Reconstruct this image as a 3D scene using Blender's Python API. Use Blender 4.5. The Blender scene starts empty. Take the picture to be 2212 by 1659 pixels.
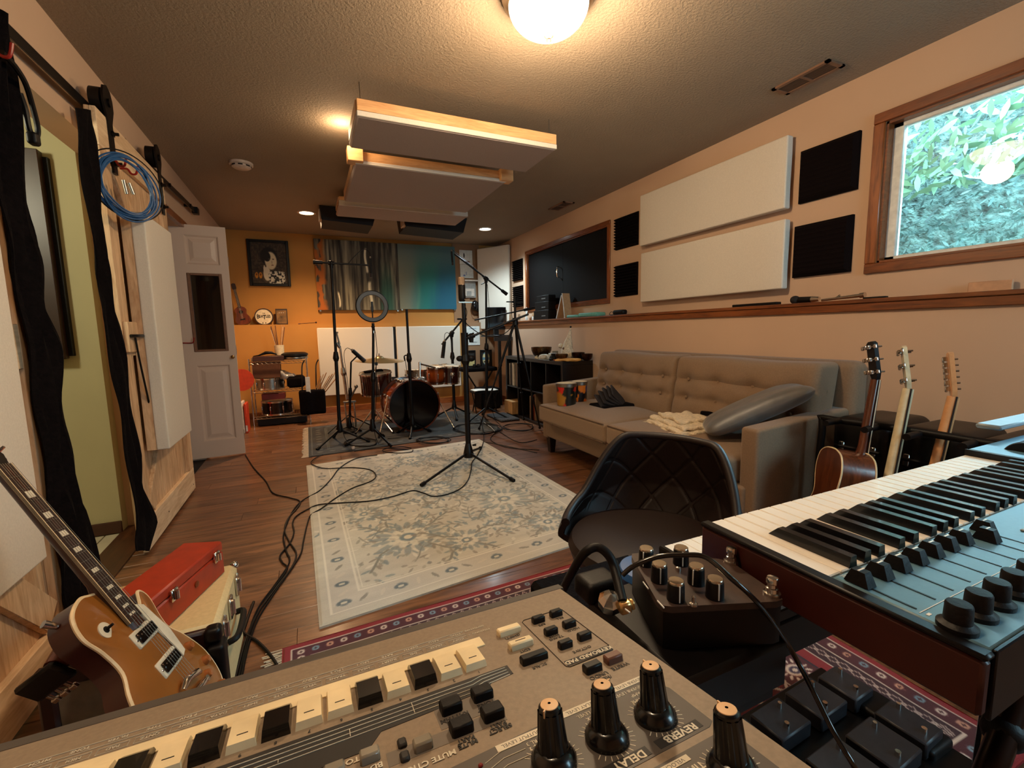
import bpy, math, random
import numpy as np
from mathutils import Vector, Matrix
random.seed(7); RNG = np.random.RandomState(3)
PI = math.pi
S = bpy.context.scene; COL = S.collection
# ---------------------------------------------------------------- camera
H = 1.12; F = 970.1
CR = np.array([[0.91038468,-0.4133081,-0.01939454],[-0.06638993,-0.09964809,-0.99280544],[0.4084019,0.90512246,-0.11815759]])
cam = bpy.data.cameras.new('camera'); cam.sensor_width = 36; cam.lens = F/2212*36; cam.clip_start = .02
co = bpy.data.objects.new('camera', cam); COL.objects.link(co); S.camera = co
m3 = Matrix([list(CR[0]), list(-CR[1]), list(-CR[2])]).transposed()
co.matrix_world = Matrix.Translation((0,0,H)) @ m3.to_4x4()
C0 = np.array([0,0,H])
def U(px, py, ax, val):
    """the point of the plane ax = val (metres) that stands at this pixel of the photograph"""
    d = CR.T @ np.array([(px-1106)/F, (py-829.5)/F, 1.0]); i = 'xyz'.index(ax)
    return Vector(C0 + d*((val-C0[i])/d[i]))
# ---------------------------------------------------------------- colour management, world
S.view_settings.view_transform = 'Standard'; S.view_settings.look = 'None'; S.view_settings.gamma = 1
S.view_settings.use_curve_mapping = False; S.view_settings.exposure = 0.95
W = bpy.data.worlds.new('sky'); S.world = W; W.use_nodes = True
bg = W.node_tree.nodes['Background']; bg.inputs[0].default_value = (.50,.78,.86,1); bg.inputs[1].default_value = 1.0
# ---------------------------------------------------------------- lights
def area(name, loc, target, sx, sy, power, col, spread=PI):
    l = bpy.data.lights.new(name, 'AREA'); l.shape = 'RECTANGLE'; l.size = sx; l.size_y = sy; l.energy = power; l.color = col; l.spread = spread
    o = bpy.data.objects.new(name, l); COL.objects.link(o); o.location = loc
    o.rotation_euler = (Vector(target)-Vector(loc)).to_track_quat('-Z','Y').to_euler(); return o
def point(name, loc, power, col, r=.05):
    l = bpy.data.lights.new(name, 'POINT'); l.energy = power; l.color = col; l.shadow_soft_size = r
    o = bpy.data.objects.new(name, l); COL.objects.link(o); o.location = loc; return o
WARM = (1.0,.70,.42)
area('daylight_window', (3.75,.4,2.74), (2.75,.4,2.24), 2.4, .42, 260, (.42,.80,1.0))           # open sky above the bank outside the right-hand window
area('sky_on_bank', (3.3,.6,4.9), (4.4,.6,2), 3, 1.5, 330, (.72,.93,1.0))
area('daylight_rear', (2.25,-1.32,1.62), (1.6,1.6,.6), 1.05, 1.0, 20, (.45,.80,1.0))      # the window behind the photographer
point('bulb_over_clouds', (.30,3.31,2.43), 3, (1.0,.70,.40), .06)
point('ceiling_lamp_bulb', (1.0,1.775,2.28), 36, (1.0,.74,.46), .09)
def spot(name, loc, power, col):
    l = bpy.data.lights.new(name, 'SPOT'); l.energy = power; l.color = col; l.spot_size = 2.5; l.spot_blend = .9; l.shadow_soft_size = .07
    o = bpy.data.objects.new(name, l); COL.objects.link(o); o.location = loc; return o
spot('recessed_bulb', (.087,5.79,2.44), 105, (1.0,.64,.34)); spot('recessed_bulb', (2.298,5.88,2.44), 75, (.72,.92,1.0))
spot('recessed_bulb', (-.1,.6,2.44), 30, (1.0,.72,.45));  # third ceiling spot, unseen above the foreground, no fitting modelled
point('hall_bulb', (-1.75,2.0,2.0), 24, (1.0,.93,.66), .1)
# ---------------------------------------------------------------- node helpers and materials
class NT:
    def __init__(s, m):
        s.t = m.node_tree; s.n = s.t.nodes; s.b = s.n['Principled BSDF']
    def add(s, t, **k):
        n = s.n.new(t)
        for a, v in k.items(): setattr(n, a, v)
        return n
    def lk(s, a, b): s.t.links.new(a, b)
    def co(s, kind='Object', scale=(1,1,1)):
        tc = s.add('ShaderNodeTexCoord'); mp = s.add('ShaderNodeMapping'); mp.inputs['Scale'].default_value = scale
        s.lk(tc.outputs[kind], mp.inputs[0]); return mp.outputs[0]
    def noise(s, vec, scale, detail=3, rough=.5, dist=0):
        n = s.add('ShaderNodeTexNoise'); s.lk(vec, n.inputs['Vector']); n.inputs['Scale'].default_value = scale
        n.inputs['Detail'].default_value = detail; n.inputs['Roughness'].default_value = rough; n.inputs['Distortion'].default_value = dist
        return n.outputs['Fac']
    def ramp(s, fac, stops, interp='LINEAR'):
        r = s.add('ShaderNodeValToRGB'); r.color_ramp.interpolation = interp; e = r.color_ramp.elements
        while len(e) < len(stops): e.new(.5)
        for q, (p, c) in zip(e, stops): q.position = p; q.color = (*c, 1)
        s.lk(fac, r.inputs[0]); return r.outputs[0]
    def mix(s, fac, a, b, mode='MIX'):
        m = s.add('ShaderNodeMix', data_type='RGBA', blend_type=mode)
        for sock, v in ((m.inputs['Factor'], fac), (m.inputs['A'], a), (m.inputs['B'], b)):
            if sock.type == 'VALUE' and isinstance(v, (int, float)): sock.default_value = v
            elif isinstance(v, tuple): sock.default_value = (*v, 1)
            else: s.lk(v, sock)
        return m.outputs['Result']
    def bump(s, h, strength=.3, dist=.01):
        b = s.add('ShaderNodeBump'); b.inputs['Strength'].default_value = strength; b.inputs['Distance'].default_value = dist
        s.lk(h, b.inputs['Height']); s.lk(b.outputs[0], s.b.inputs['Normal'])
def L(c):
    """sRGB 0-255 to linear"""
    return tuple(((v/255+.055)/1.055)**2.4 if v > 10 else v/255/12.92 for v in c)
MATS = {}
def P(name, col, rough=.6, metal=0., var=None, bump=None, coat=0., emit=None, trans=0., sheen=0., spec=.5, lin=False):
    if name in MATS: return MATS[name]
    m = bpy.data.materials.new(name); m.use_nodes = True; MATS[name] = m; n = NT(m); b = n.b
    c = col if lin else L(col)
    b.inputs['Base Color'].default_value = (*c, 1); b.inputs['Roughness'].default_value = rough; b.inputs['Metallic'].default_value = metal
    b.inputs['Coat Weight'].default_value = coat; b.inputs['Specular IOR Level'].default_value = spec
    b.inputs['Transmission Weight'].default_value = trans; b.inputs['Sheen Weight'].default_value = sheen
    v = var or (30, .08); vec = n.co()
    f = n.noise(vec, v[0], 4)
    d = tuple(max(0, x*(1-v[1]*2.2)) for x in c); e = tuple(min(1, x*(1+v[1]*1.6)) for x in c)
    n.lk(n.ramp(f, [(.25,d),(.75,e)]), b.inputs['Base Color'])
    if bump: n.bump(n.noise(vec, bump[0], 3), bump[1], bump[2] if len(bump) > 2 else .004)
    if emit: b.inputs['Emission Color'].default_value = (*emit[0], 1); b.inputs['Emission Strength'].default_value = emit[1]
    return m
def wood(name, c1, c2, axis='x', rough=.5, coat=.0, scale=6, knots=False, rnd=0., bump=.15):
    if name in MATS: return MATS[name]
    m = bpy.data.materials.new(name); m.use_nodes = True; MATS[name] = m; n = NT(m)
    sc = {'x':(.12,1,1),'y':(1,.12,1),'z':(1,1,.12)}[axis]
    vec = n.co('Object', sc)
    if rnd:
        oi = n.add('ShaderNodeObjectInfo'); va = n.add('ShaderNodeVectorMath', operation='MULTIPLY_ADD')
        cb = n.add('ShaderNodeCombineXYZ')
        for i in range(3): n.lk(oi.outputs['Random'], cb.inputs[i])
        n.lk(cb.outputs[0], va.inputs[0]); va.inputs[1].default_value = (37,11,23); n.lk(vec, va.inputs[2]); vec = va.outputs[0]
    f = n.noise(vec, scale*4, 5, .62, 1.2); g = n.noise(vec, scale*22, 2, .5)
    a, b = L(c1), L(c2)
    col = n.ramp(f, [(.3,a),(.62,b)]); col = n.mix(.25, col, n.ramp(g, [(.35,a),(.7,b)]))
    if knots:
        v2 = n.co('Object', {'x':(.5,1,1),'y':(1,.5,1),'z':(1,1,.5)}[axis]); vo = n.add('ShaderNodeTexVoronoi'); vo.inputs['Scale'].default_value = 3.2
        n.lk(v2, vo.inputs['Vector']); kk = n.ramp(vo.outputs['Distance'], [(.03,(.16,.07,.03)),(.075,(1,1,1))]); col = n.mix(1., col, kk, 'MULTIPLY')
    if rnd:
        k = n.ramp(oi.outputs['Random'], [(0,(1-rnd,)*3),(1,(1,1,1))]); col = n.mix(1., col, k, 'MULTIPLY')
    n.lk(col, n.b.inputs['Base Color']); n.b.inputs['Roughness'].default_value = rough; n.b.inputs['Coat Weight'].default_value = coat; n.b.inputs['Coat Roughness'].default_value = .15
    n.bump(f, bump, .003); return m
def vcol(name, rough=.85, bump=None, coat=0, sheen=0, layer='paint'):
    if name in MATS: return MATS[name]
    m = bpy.data.materials.new(name); m.use_nodes = True; MATS[name] = m; n = NT(m)
    a = n.add('ShaderNodeAttribute', attribute_name=layer); vec = n.co()
    k = n.ramp(n.noise(vec, 220, 3), [(.2,(.86,)*3),(.8,(1,1,1))])
    n.lk(n.mix(1., a.outputs['Color'], k, 'MULTIPLY'), n.b.inputs['Base Color'])
    n.b.inputs['Roughness'].default_value = rough; n.b.inputs['Coat Weight'].default_value = coat; n.b.inputs['Sheen Weight'].default_value = sheen
    if bump: n.bump(n.noise(vec, bump[0], 3), bump[1], .003)
    return m
# ---------------------------------------------------------------- mesh builder
def frame(o, x, y=None, z=None):
    """4x4 whose X axis is x and Y axis is near y"""
    x = Vector(x).normalized()
    if z is not None: z = Vector(z).normalized(); y = z.cross(x).normalized(); z = x.cross(y)
    else: y = Vector(y); z = x.cross(y).normalized(); y = z.cross(x)
    m = Matrix.Identity(4)
    for i, v in enumerate((x, y, z)):
        for j in range(3): m[j][i] = v[j]
    m.translation = Vector(o); return m
def zframe(a, b):
    z = (Vector(b)-Vector(a)).normalized(); t = Vector((0,0,1)) if abs(z.z) < .9 else Vector((1,0,0))
    x = t.cross(z).normalized(); return frame(a, x, z.cross(x))
class G:
    def __init__(s, m=None): s.v = []; s.f = []; s.mi = []; s.m = m; s.k = 0; s.colors = None
    def _a(s, vs, fs, m=None):
        mm = m if m is not None else s.m
        if m is not None and s.m is not None: mm = s.m @ m
        b = len(s.v)
        if mm is not None: vs = [mm @ Vector(v) for v in vs]
        s.v.extend([tuple(v) for v in vs]); s.f.extend([tuple(b+i for i in f) for f in fs]); s.mi.extend([s.k]*len(fs)); return s
    def box(s, a, b, m=None, bev=0.):
        x0,y0,z0 = [min(p,q) for p,q in zip(a,b)]; x1,y1,z1 = [max(p,q) for p,q in zip(a,b)]
        if bev > 0:
            bv = min(bev, (x1-x0)/2.01, (y1-y0)/2.01, (z1-z0)/2.01); vs = []; idx = {}
            def V(i, j, k, ax):
                key = (i,j,k,ax)
                if key not in idx:
                    c = [(x0,x1)[i], (y0,y1)[j], (z0,z1)[k]]; sg = [1-2*i, 1-2*j, 1-2*k]
                    for t in range(3):
                        if t != ax: c[t] += sg[t]*bv
                    idx[key] = len(vs); vs.append(c)
                return idx[key]
            fs = []
            for i in (0,1):
                fs.append([V(i,0,0,0),V(i,1,0,0),V(i,1,1,0),V(i,0,1,0)][::(1 if not i else -1)][::-1])
                fs.append([V(0,i,0,1),V(1,i,0,1),V(1,i,1,1),V(0,i,1,1)][::(-1 if i else 1)])
                fs.append([V(0,0,i,2),V(0,1,i,2),V(1,1,i,2),V(1,0,i,2)][::(-1 if i else 1)])
            for j in (0,1):
                for k in (0,1):
                    fs.append([V(0,j,k,1),V(1,j,k,1),V(1,j,k,2),V(0,j,k,2)]); fs.append([V(j,0,k,0),V(j,1,k,0),V(j,1,k,2),V(j,0,k,2)]); fs.append([V(j,k,0,0),V(j,k,1,0),V(j,k,1,1),V(j,k,0,1)])
            for i in (0,1):
                for j in (0,1):
                    for k in (0,1): fs.append([V(i,j,k,0),V(i,j,k,1),V(i,j,k,2)])
            # consistent outward winding
            c = np.mean(np.array(vs), 0); out = []
            for f in fs:
                p = np.array([vs[i] for i in f]); nn = np.cross(p[1]-p[0], p[2]-p[0]); out.append(f if nn@(p.mean(0)-c) > 0 else f[::-1])
            return s._a(vs, out, m)
        vs = [(x0,y0,z0),(x1,y0,z0),(x1,y1,z0),(x0,y1,z0),(x0,y0,z1),(x1,y0,z1),(x1,y1,z1),(x0,y1,z1)]
        return s._a(vs, [(3,2,1,0),(4,5,6,7),(0,1,5,4),(1,2,6,5),(2,3,7,6),(3,0,4,7)], m)
    def lathe(s, prof, m=None, seg=24, cap=True):
        vs = []; fs = []
        for r, z in prof:
            for i in range(seg): a = 2*PI*i/seg; vs.append((r*math.cos(a), r*math.sin(a), z))
        n = len(prof)
        for j in range(n-1):
            for i in range(seg): k = (i+1)%seg; fs.append((j*seg+i, j*seg+k, (j+1)*seg+k, (j+1)*seg+i))
        if cap: fs.append(tuple(range(seg))[::-1]); fs.append(tuple((n-1)*seg+i for i in range(seg)))
        return s._a(vs, fs, m)
    def cyl(s, a, b, r, r2=None, seg=12, cap=True):
        l = (Vector(b)-Vector(a)).length
        return s.lathe([(r,0),(r2 if r2 is not None else r,l)], zframe(a,b), seg, cap)
    def ball(s, c, r, seg=16, sc=(1,1,1), m=None):
        n = max(5, seg//2); prof = [(max(1e-5, r*math.sin(PI*i/n)), -r*math.cos(PI*i/n)) for i in range(n+1)]
        mm = Matrix.Translation(Vector(c)) @ Matrix.Diagonal((*sc,1))
        return s.lathe(prof, mm if m is None else m @ mm, seg, False)
    def tube(s, pts, r, seg=8, closed=False, smooth=0, m=None):
        pts = [Vector(p) for p in pts]; rs = list(r) if isinstance(r, (list,tuple)) else None
        if smooth: pts = spline(pts, smooth, closed)
        n = len(pts); vs = []; fs = []
        T = []
        for i in range(n):
            a = pts[(i-1)%n] if (closed or i) else pts[0]; b = pts[(i+1)%n] if (closed or i < n-1) else pts[-1]
            T.append((b-a).normalized())
        x = T[0].orthogonal().normalized()
        for i in range(n):
            x = (x - T[i]*x.dot(T[i])).normalized(); y = T[i].cross(x)
            if rs: q = i/(n-1)*(len(rs)-1); k = min(int(q), len(rs)-2); rr = rs[k]+(rs[k+1]-rs[k])*(q-k)
            else: rr = r
            for j in range(seg): a = 2*PI*j/seg; vs.append(pts[i]+(x*math.cos(a)+y*math.sin(a))*rr)
        for i in range(n if closed else n-1):
            k = (i+1)%n
            for j in range(seg): l = (j+1)%seg; fs.append((i*seg+j, i*seg+l, k*seg+l, k*seg+j))
        if not closed: fs.append(tuple(range(seg))[::-1]); fs.append(tuple((n-1)*seg+j for j in range(seg)))
        return s._a(vs, fs, m)
    def prism(s, poly, z0, z1, m=None):
        n = len(poly); ar = sum(poly[i][0]*poly[(i+1)%n][1]-poly[(i+1)%n][0]*poly[i][1] for i in range(n))
        if ar < 0: poly = poly[::-1]
        vs = [(x,y,z0) for x,y in poly]+[(x,y,z1) for x,y in poly]
        fs = [tuple(range(n))[::-1], tuple(range(n,2*n))]+[(i,(i+1)%n,n+(i+1)%n,n+i) for i in range(n)]
        return s._a(vs, fs, m)
    def grid(s, fn, nu, nv, m=None, flip=False):
        vs = [fn(i/(nu-1), j/(nv-1)) for j in range(nv) for i in range(nu)]
        fs = [(j*nu+i, j*nu+i+1, (j+1)*nu+i+1, (j+1)*nu+i) for j in range(nv-1) for i in range(nu-1)]
        if flip: fs = [f[::-1] for f in fs]
        return s._a(vs, fs, m)
    def shell(s, fn, nu, nv, th, m=None):
        """a grid with thickness: fn(u,v) -> point; offset along the normal by th"""
        P_ = np.array([[tuple(fn(i/(nu-1), j/(nv-1))) for i in range(nu)] for j in range(nv)])
        du = np.gradient(P_, axis=1); dv = np.gradient(P_, axis=0); N = np.cross(du, dv); N /= np.linalg.norm(N, axis=2, keepdims=True)+1e-12
        Q = P_+N*th; vs = list(map(tuple, P_.reshape(-1,3)))+list(map(tuple, Q.reshape(-1,3))); o = nu*nv; fs = []
        for j in range(nv-1):
            for i in range(nu-1): a = j*nu+i; fs.append((a+nu, a+nu+1, a+1, a)); fs.append((o+a, o+a+1, o+a+nu+1, o+a+nu))
        for i in range(nu-1):
            a = i; fs.append((a, a+1, o+a+1, o+a)); a = (nv-1)*nu+i; fs.append((a+1, a, o+a, o+a+1))
        for j in range(nv-1):
            a = j*nu; fs.append((a+nu, a, o+a, o+a+nu)); a = j*nu+nu-1; fs.append((a, a+nu, o+a+nu, o+a))
        return s._a(vs, fs, m)
    def rbox(s, c, half, r, n=8, m=None, fn=None):
        h = np.array(half, float); r = min(r, h.min()*.999)
        t = lambda hh: np.concatenate([-1+(1-np.cos(np.linspace(0,PI/2,4)))*0+np.linspace(0,r/hh,4), np.linspace(-1+r/hh,1-r/hh,n+1)[1:-1]+0, 1-np.linspace(r/hh,0,4)]) if False else np.concatenate([np.linspace(-1,-1+r/hh,4), np.linspace(-1+r/hh,1-r/hh,n+1)[1:-1], np.linspace(1-r/hh,1,4)])
        idx = {}; vs = []; fs = []
        def add(p):
            k = tuple(np.round(p*h, 7))
            if k not in idx:
                q = p*h; inner = np.clip(q, -(h-r), h-r); d = q-inner; l = np.linalg.norm(d)
                q = inner+(d/l*r if l > 1e-9 else d); q = q if fn is None else np.array(fn(q))
                idx[k] = len(vs); vs.append(tuple(q+np.array(c)))
            return idx[k]
        for ax in range(3):
            a, b = (ax+1)%3, (ax+2)%3; ta, tb = t(h[a]), t(h[b])
            for sg in (-1,1):
                ids = []
                for u in ta:
                    row = []
                    for v in tb: p = np.zeros(3); p[ax] = sg; p[a] = u; p[b] = v; row.append(add(p))
                    ids.append(row)
                for i in range(len(ta)-1):
                    for j in range(len(tb)-1):
                        f = (ids[i][j], ids[i+1][j], ids[i+1][j+1], ids[i][j+1]); fs.append(f if sg > 0 else f[::-1])
        return s._a(vs, fs, m)
    def build(s, name, mat, parent=None, flat=False, angle=.7, loc=None):
        me = bpy.data.meshes.new(name); wp = Vector(parent['_w']) if parent is not None else Vector((0,0,0))
        V = np.array(s.v, float)
        if parent is None:
            if loc is None: mn, mx = V.min(0), V.max(0); loc = Vector(((mn[0]+mx[0])/2, (mn[1]+mx[1])/2, mn[2]))
            base = Vector(loc)
        else: base = wp
        V = V-np.array(base)
        me.from_pydata([tuple(v) for v in V], [], s.f)
        for q in (mat if isinstance(mat, (list,tuple)) else [mat]): me.materials.append(q)
        if len(me.materials) > 1: me.polygons.foreach_set('material_index', s.mi)
        if s.colors is not None:
            ca = me.color_attributes.new('paint', 'FLOAT_COLOR', 'POINT'); c4 = np.ones((len(s.v),4), np.float32); c4[:,:3] = s.colors; ca.data.foreach_set('color', c4.ravel())
        if not flat:
            me.polygons.foreach_set('use_smooth', [True]*len(s.f)); me.set_sharp_from_angle(angle=angle)
        me.update()
        o = bpy.data.objects.new(name, me); COL.objects.link(o); o['_w'] = tuple(base)
        if parent is not None: o.parent = parent
        else: o.location = base
        return o
def spline(pts, n, closed=False):
    out = []; N = len(pts)
    for i in range(N if closed else N-1):
        g = lambda k: pts[k%N] if closed else pts[min(max(k,0),N-1)]
        p0,p1,p2,p3 = g(i-1),g(i),g(i+1),g(i+2)
        for k in range(n):
            t = k/n; out.append(.5*((2*p1)+(p2-p0)*t+(2*p0-5*p1+4*p2-p3)*t*t+(3*p1-p0-3*p2+p3)*t**3))
    if not closed: out.append(pts[-1])
    return out
def tag(o, label=None, cat=None, group=None, kind=None):
    if label: o['label'] = label
    if cat: o['category'] = cat
    if group: o['group'] = group
    if kind: o['kind'] = kind
    return o
def thing(name, label, cat, loc=(0,0,0), group=None):
    o = bpy.data.objects.new(name, None); COL.objects.link(o); o.location = loc; o['_w'] = tuple(loc); o.empty_display_size = .05
    return tag(o, label, cat, group)
def struct(name, g, m, parent=None, label=None, **k):
    o = g.build(name, m, parent, **k)
    if parent is None: o['kind'] = 'structure'
    if label: o['label'] = label
    return o
def dup(root, loc, rot=None, label=None, parent=None):
    r = root.copy(); COL.objects.link(r); r.location = loc
    if rot is not None: r.rotation_euler = rot
    if label: r['label'] = label
    if parent is not None: r.parent = parent
    for ch in KIDS(root):
        c = ch.copy(); COL.objects.link(c); c.parent = r
        for g in KIDS(ch): d = g.copy(); COL.objects.link(d); d.parent = c
    return r
def KIDS(o): return [x for x in list(COL.objects) if x.parent == o]
TC = {}
def text(txt, size, m, mat, parent, name='lettering', depth=.0006, bold=False):
    """flat lettering: m maps the text's XY plane into the world"""
    cu = bpy.data.curves.new('t', 'FONT'); cu.body = txt; cu.size = size; cu.extrude = depth; cu.align_x = 'CENTER'; cu.align_y = 'CENTER'; cu.resolution_u = 2
    if bold: cu.offset = size*.025
    o = bpy.data.objects.new('t', cu); COL.objects.link(o); dg = bpy.context.evaluated_depsgraph_get(); me = bpy.data.meshes.new_from_object(o.evaluated_get(dg))
    COL.objects.unlink(o); bpy.data.objects.remove(o); g = G(m); g._a([tuple(v.co) for v in me.vertices], [tuple(p.vertices) for p in me.polygons])
    bpy.data.meshes.remove(me)
    if not g.v: return None
    return g.build(name, mat, parent, flat=True)
# shared materials
M_black = P('black_paint', (9,5,5), .38, var=(40,.2), spec=.3); M_dark = P('dark_plastic', (10,6,6), .5, bump=(300,.1), spec=.25)
M_chrome = P('chrome', (215,208,200), .16, 1.); M_steel = P('brushed_steel', (150,142,132), .32, 1.)
M_wall = P('wall_paint', (200,166,138), .85, var=(2,.02), bump=(260,.10,.002)); M_yel = P('ochre_wall_paint', (186,130,62), .85, var=(2,.04), bump=(260,.1,.002))
M_oak = wood('oak_trim', (78,36,14), (136,72,30), 'y', .35, .3); M_oakx = wood('oak_trim_across', (92,44,18), (158,88,40), 'x', .35, .3); M_oakz = wood('oak_trim_upright', (92,44,18), (158,88,40), 'z', .35, .3)
M_pine = wood('pine_boards', (176,132,92), (226,190,150), 'z', .6, knots=True); M_pinex = wood('pine_frame', (190,132,78), (230,178,122), 'x', .6, knots=True); M_piney = wood('pine_rail', (190,152,112), (232,202,165), 'y', .6, knots=True)
M_white = P('white_cloth', (216,205,190), .9, var=(160,.03), bump=(420,.25,.002)); M_paint = P('white_gloss_paint', (208,192,178), .45)
M_foam = P('charcoal_foam', (16,8,8), .95, spec=.1, var=(200,.2), bump=(500,.4)); M_paper = P('paper', (214,214,208), .8)
M_cord = P('black_rubber', (8,4,4), .5, spec=.22); M_glass = P('clear_glass', (240,250,250), .02)
_n = NT(M_glass); _t = _n.add('ShaderNodeBsdfTransparent'); _g = _n.add('ShaderNodeBsdfGlossy'); _g.inputs['Roughness'].default_value = .01; _f = _n.add('ShaderNodeFresnel'); _f.inputs[0].default_value = 1.5
_x = _n.add('ShaderNodeMixShader'); _n.lk(_f.outputs[0], _x.inputs[0]); _n.lk(_t.outputs[0], _x.inputs[1]); _n.lk(_g.outputs[0], _x.inputs[2]); _n.lk(_x.outputs[0], _n.n['Material Output'].inputs[0])
# ================================================================ THE ROOM
XL, XR, XS, YB, YS, ZC = -.92, 2.93, 2.80, 7.02, 6.88, 2.50
YR = -1.25
# floor: sub-floor with laminate planks as parts
g = G(); g.box((XL,YR,-.06),(XR+.02,YB,-.008)); floor = struct('floor', g, P('subfloor', (40,22,14), .8), loc=(0,0,-.06))
M_plank = wood('walnut_laminate', (60,36,22), (140,92,60), 'x', .36, .12, 5, rnd=.3, bump=.08)
pw, pl = .127, 1.28; r_ = 0; meshes = {}
y = 1.05
while y < YB:
    x = XL-random.random()*pl
    while x < XR:
        a, b = max(x, XL+.002), min(x+pl, XR); y1 = min(y+pw, YB)
        if b-a > .05:
            g = G(); g.box((a+.0006,y+.0006,-.008),(b-.0006,y1-.0006,0), bev=.0012); g.build('plank', M_plank, floor, flat=True)
        x += pl
    y += pw
g = G(); g.box((XL,YR,-.008),(XR,1.05,0)); tag(g.build('plank_field', M_plank, floor), 'plank floor under the keyboards', kind='stuff')
# ceiling, popcorn relief in the material
M_ceil = P('stippled_ceiling', (150,132,112), .95, var=(3,.02)); n = NT(M_ceil); n.bump(n.noise(n.co(), 70, 5, .62), .5, .02)
g = G(); g.box((XL-.2,YR-.1,ZC),(XR+.25,YB+.1,ZC+.1)); struct('ceiling', g, M_ceil)
# right wall: upper part with two window openings, lower part proud with an oak ledge
def wall_holes(axis, c0, c1, a0, a1, z0, z1, holes):
    g = G(); xs = sorted({a0,a1,*[h[0] for h in holes],*[h[1] for h in holes]}); zs = sorted({z0,z1,*[h[2] for h in holes],*[h[3] for h in holes]})
    for i in range(len(xs)-1):
        for j in range(len(zs)-1):
            mx, mz = (xs[i]+xs[i+1])/2, (zs[j]+zs[j+1])/2
            if any(h[0] < mx < h[1] and h[2] < mz < h[3] for h in holes): continue
            g.box((c0,xs[i],zs[j]),(c1,xs[i+1],zs[j+1])) if axis == 'x' else g.box((xs[i],c0,zs[j]),(xs[i+1],c1,zs[j+1]))
    return g
WY0, WY1, WZ0, WZ1 = -.42, 1.50, 1.455, 2.20
V0, V1, V2, V3 = 3.98, 5.88, 1.43, 2.19
struct('wall_right', wall_holes('x', XR, XR+.16, YR, YB, 1.2, ZC, [(WY0,WY1,WZ0,WZ1),(V0,V1,V2,V3)]), M_wall)
g = G(); g.box((XS,YR,0),(XR+.16,YB,1.205)); struct('wall_right_lower', g, M_wall)
g = G(); g.box((XS-.03,YR,1.232),(XR,YS,1.254), bev=.004); g.box((XS-.02,YR,1.188),(XS,YS,1.232), bev=.003); g.box((XS,YR,1.205),(XR,YS,1.232)); struct('trim_1', g, M_oak, label='oak ledge board running along the right wall')
g = G(); g.box((XS-.012,YR,0),(XS,YS,.09), bev=.003); struct('baseboard_right', g, M_oak)
# back wall: ochre, lower part proud
g = G(); g.box((XL-.1,YB,0),(XR+.16,YB+.1,ZC)); struct('wall_back', g, M_yel)
g = G(); g.box((XL,YS,0),(XR,YB,1.262)); struct('wall_back_lower', g, M_yel)
M_tan = P('tan_board_wall', (150,112,80), .85, var=(2,.04))
g = G(); g.box((2.17,YB-.012,1.262),(2.62,YB,ZC)); struct('wall_back_tan', g, M_tan)
g = G(); g.box((2.25,YS-.012,0),(XS,YS,1.262)); struct('wall_back_tan_lower', g, M_tan)
g = G(); g.box((XL,YS-.014,0),(2.25,YS,.085), bev=.003); struct('baseboard_back', g, M_oakx)
# rear wall (behind the photographer) with the second window
struct('wall_rear', wall_holes('y', YR-.12, YR, XL-.2, XR+.16, 0, ZC, [(1.7,2.8,1.1,2.15)]), M_wall)
g = G()
for a, b in (((1.64,YR-.02,1.04),(1.7,YR+.02,2.21)),((2.8,YR-.02,1.04),(2.86,YR+.02,2.21)),((1.7,YR-.02,1.04),(2.8,YR+.02,1.1)),((1.7,YR-.02,2.15),(2.8,YR+.02,2.21))): g.box(a,b)
struct('window_3', g, M_oakx)
# left wall with the doorway
DY0, DY1, DZ = 1.1, 3.30, 2.10
struct('wall_left', wall_holes('x', XL-.13, XL, YR, YB, 0, ZC, [(DY0,DY1,-.1,DZ),(4.05,4.86,-.1,2.06)]), M_wall)
# the hall beyond
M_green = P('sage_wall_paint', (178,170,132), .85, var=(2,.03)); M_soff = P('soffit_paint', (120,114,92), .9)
g = G(); g.box((-2.9,3.22,-.02),(XL-.13,3.34,2.30)); struct('wall_hall_back', g, M_green)
g = G(); g.box((-2.95,0,-.02),(-2.85,3.3,2.30)); struct('wall_hall_left', g, M_green)
g = G(); g.box((-2.95,-.1,-.02),(XL-.13,0,2.30)); struct('wall_hall_front', g, M_green)
g = G(); g.box((-2.95,-.1,2.30),(XL-.13,3.34,2.36)); struct('ceiling_hall', g, M_soff)
g = G(); g.box((-2.95,-.1,-.06),(XL,3.24,-.011)); hf = struct('floor_hall', g, P('grout', (120,108,92), .9))
M_tile = P('cream_tile', (205,196,172), .3, var=(6,.06))
for i in range(6):
    for j in range(6):
        x0, y0 = -1.13-(i)*.305, 3.21-(j+1)*.305
        if y0 > .9: g = G(); g.box((x0+.003,y0+.003,-.011),(min(x0+.302, XL),y0+.302,-.002), bev=.002); g.build('tile', M_tile, hf, flat=True)
for j in range(6):
    y0 = 3.21-(j+1)*.305; g = G(); g.box((-.825+.003-.002*0-.0,y0+.003,-.011),(-.822+.0,y0+.302,-.009)) if False else None
g = G(); g.box((-2.85,3.206,0),(XL-.13,3.22,.07), bev=.003); struct('baseboard_hall', g, P('dark_skirting', (66,34,18), .5))
g = G(); g.box((-1.06,DY0,-.003),(-.90,DY1,.006), bev=.004); struct('trim_2', g, wood('threshold', (50,26,16), (90,52,30), 'y', .4))
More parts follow.
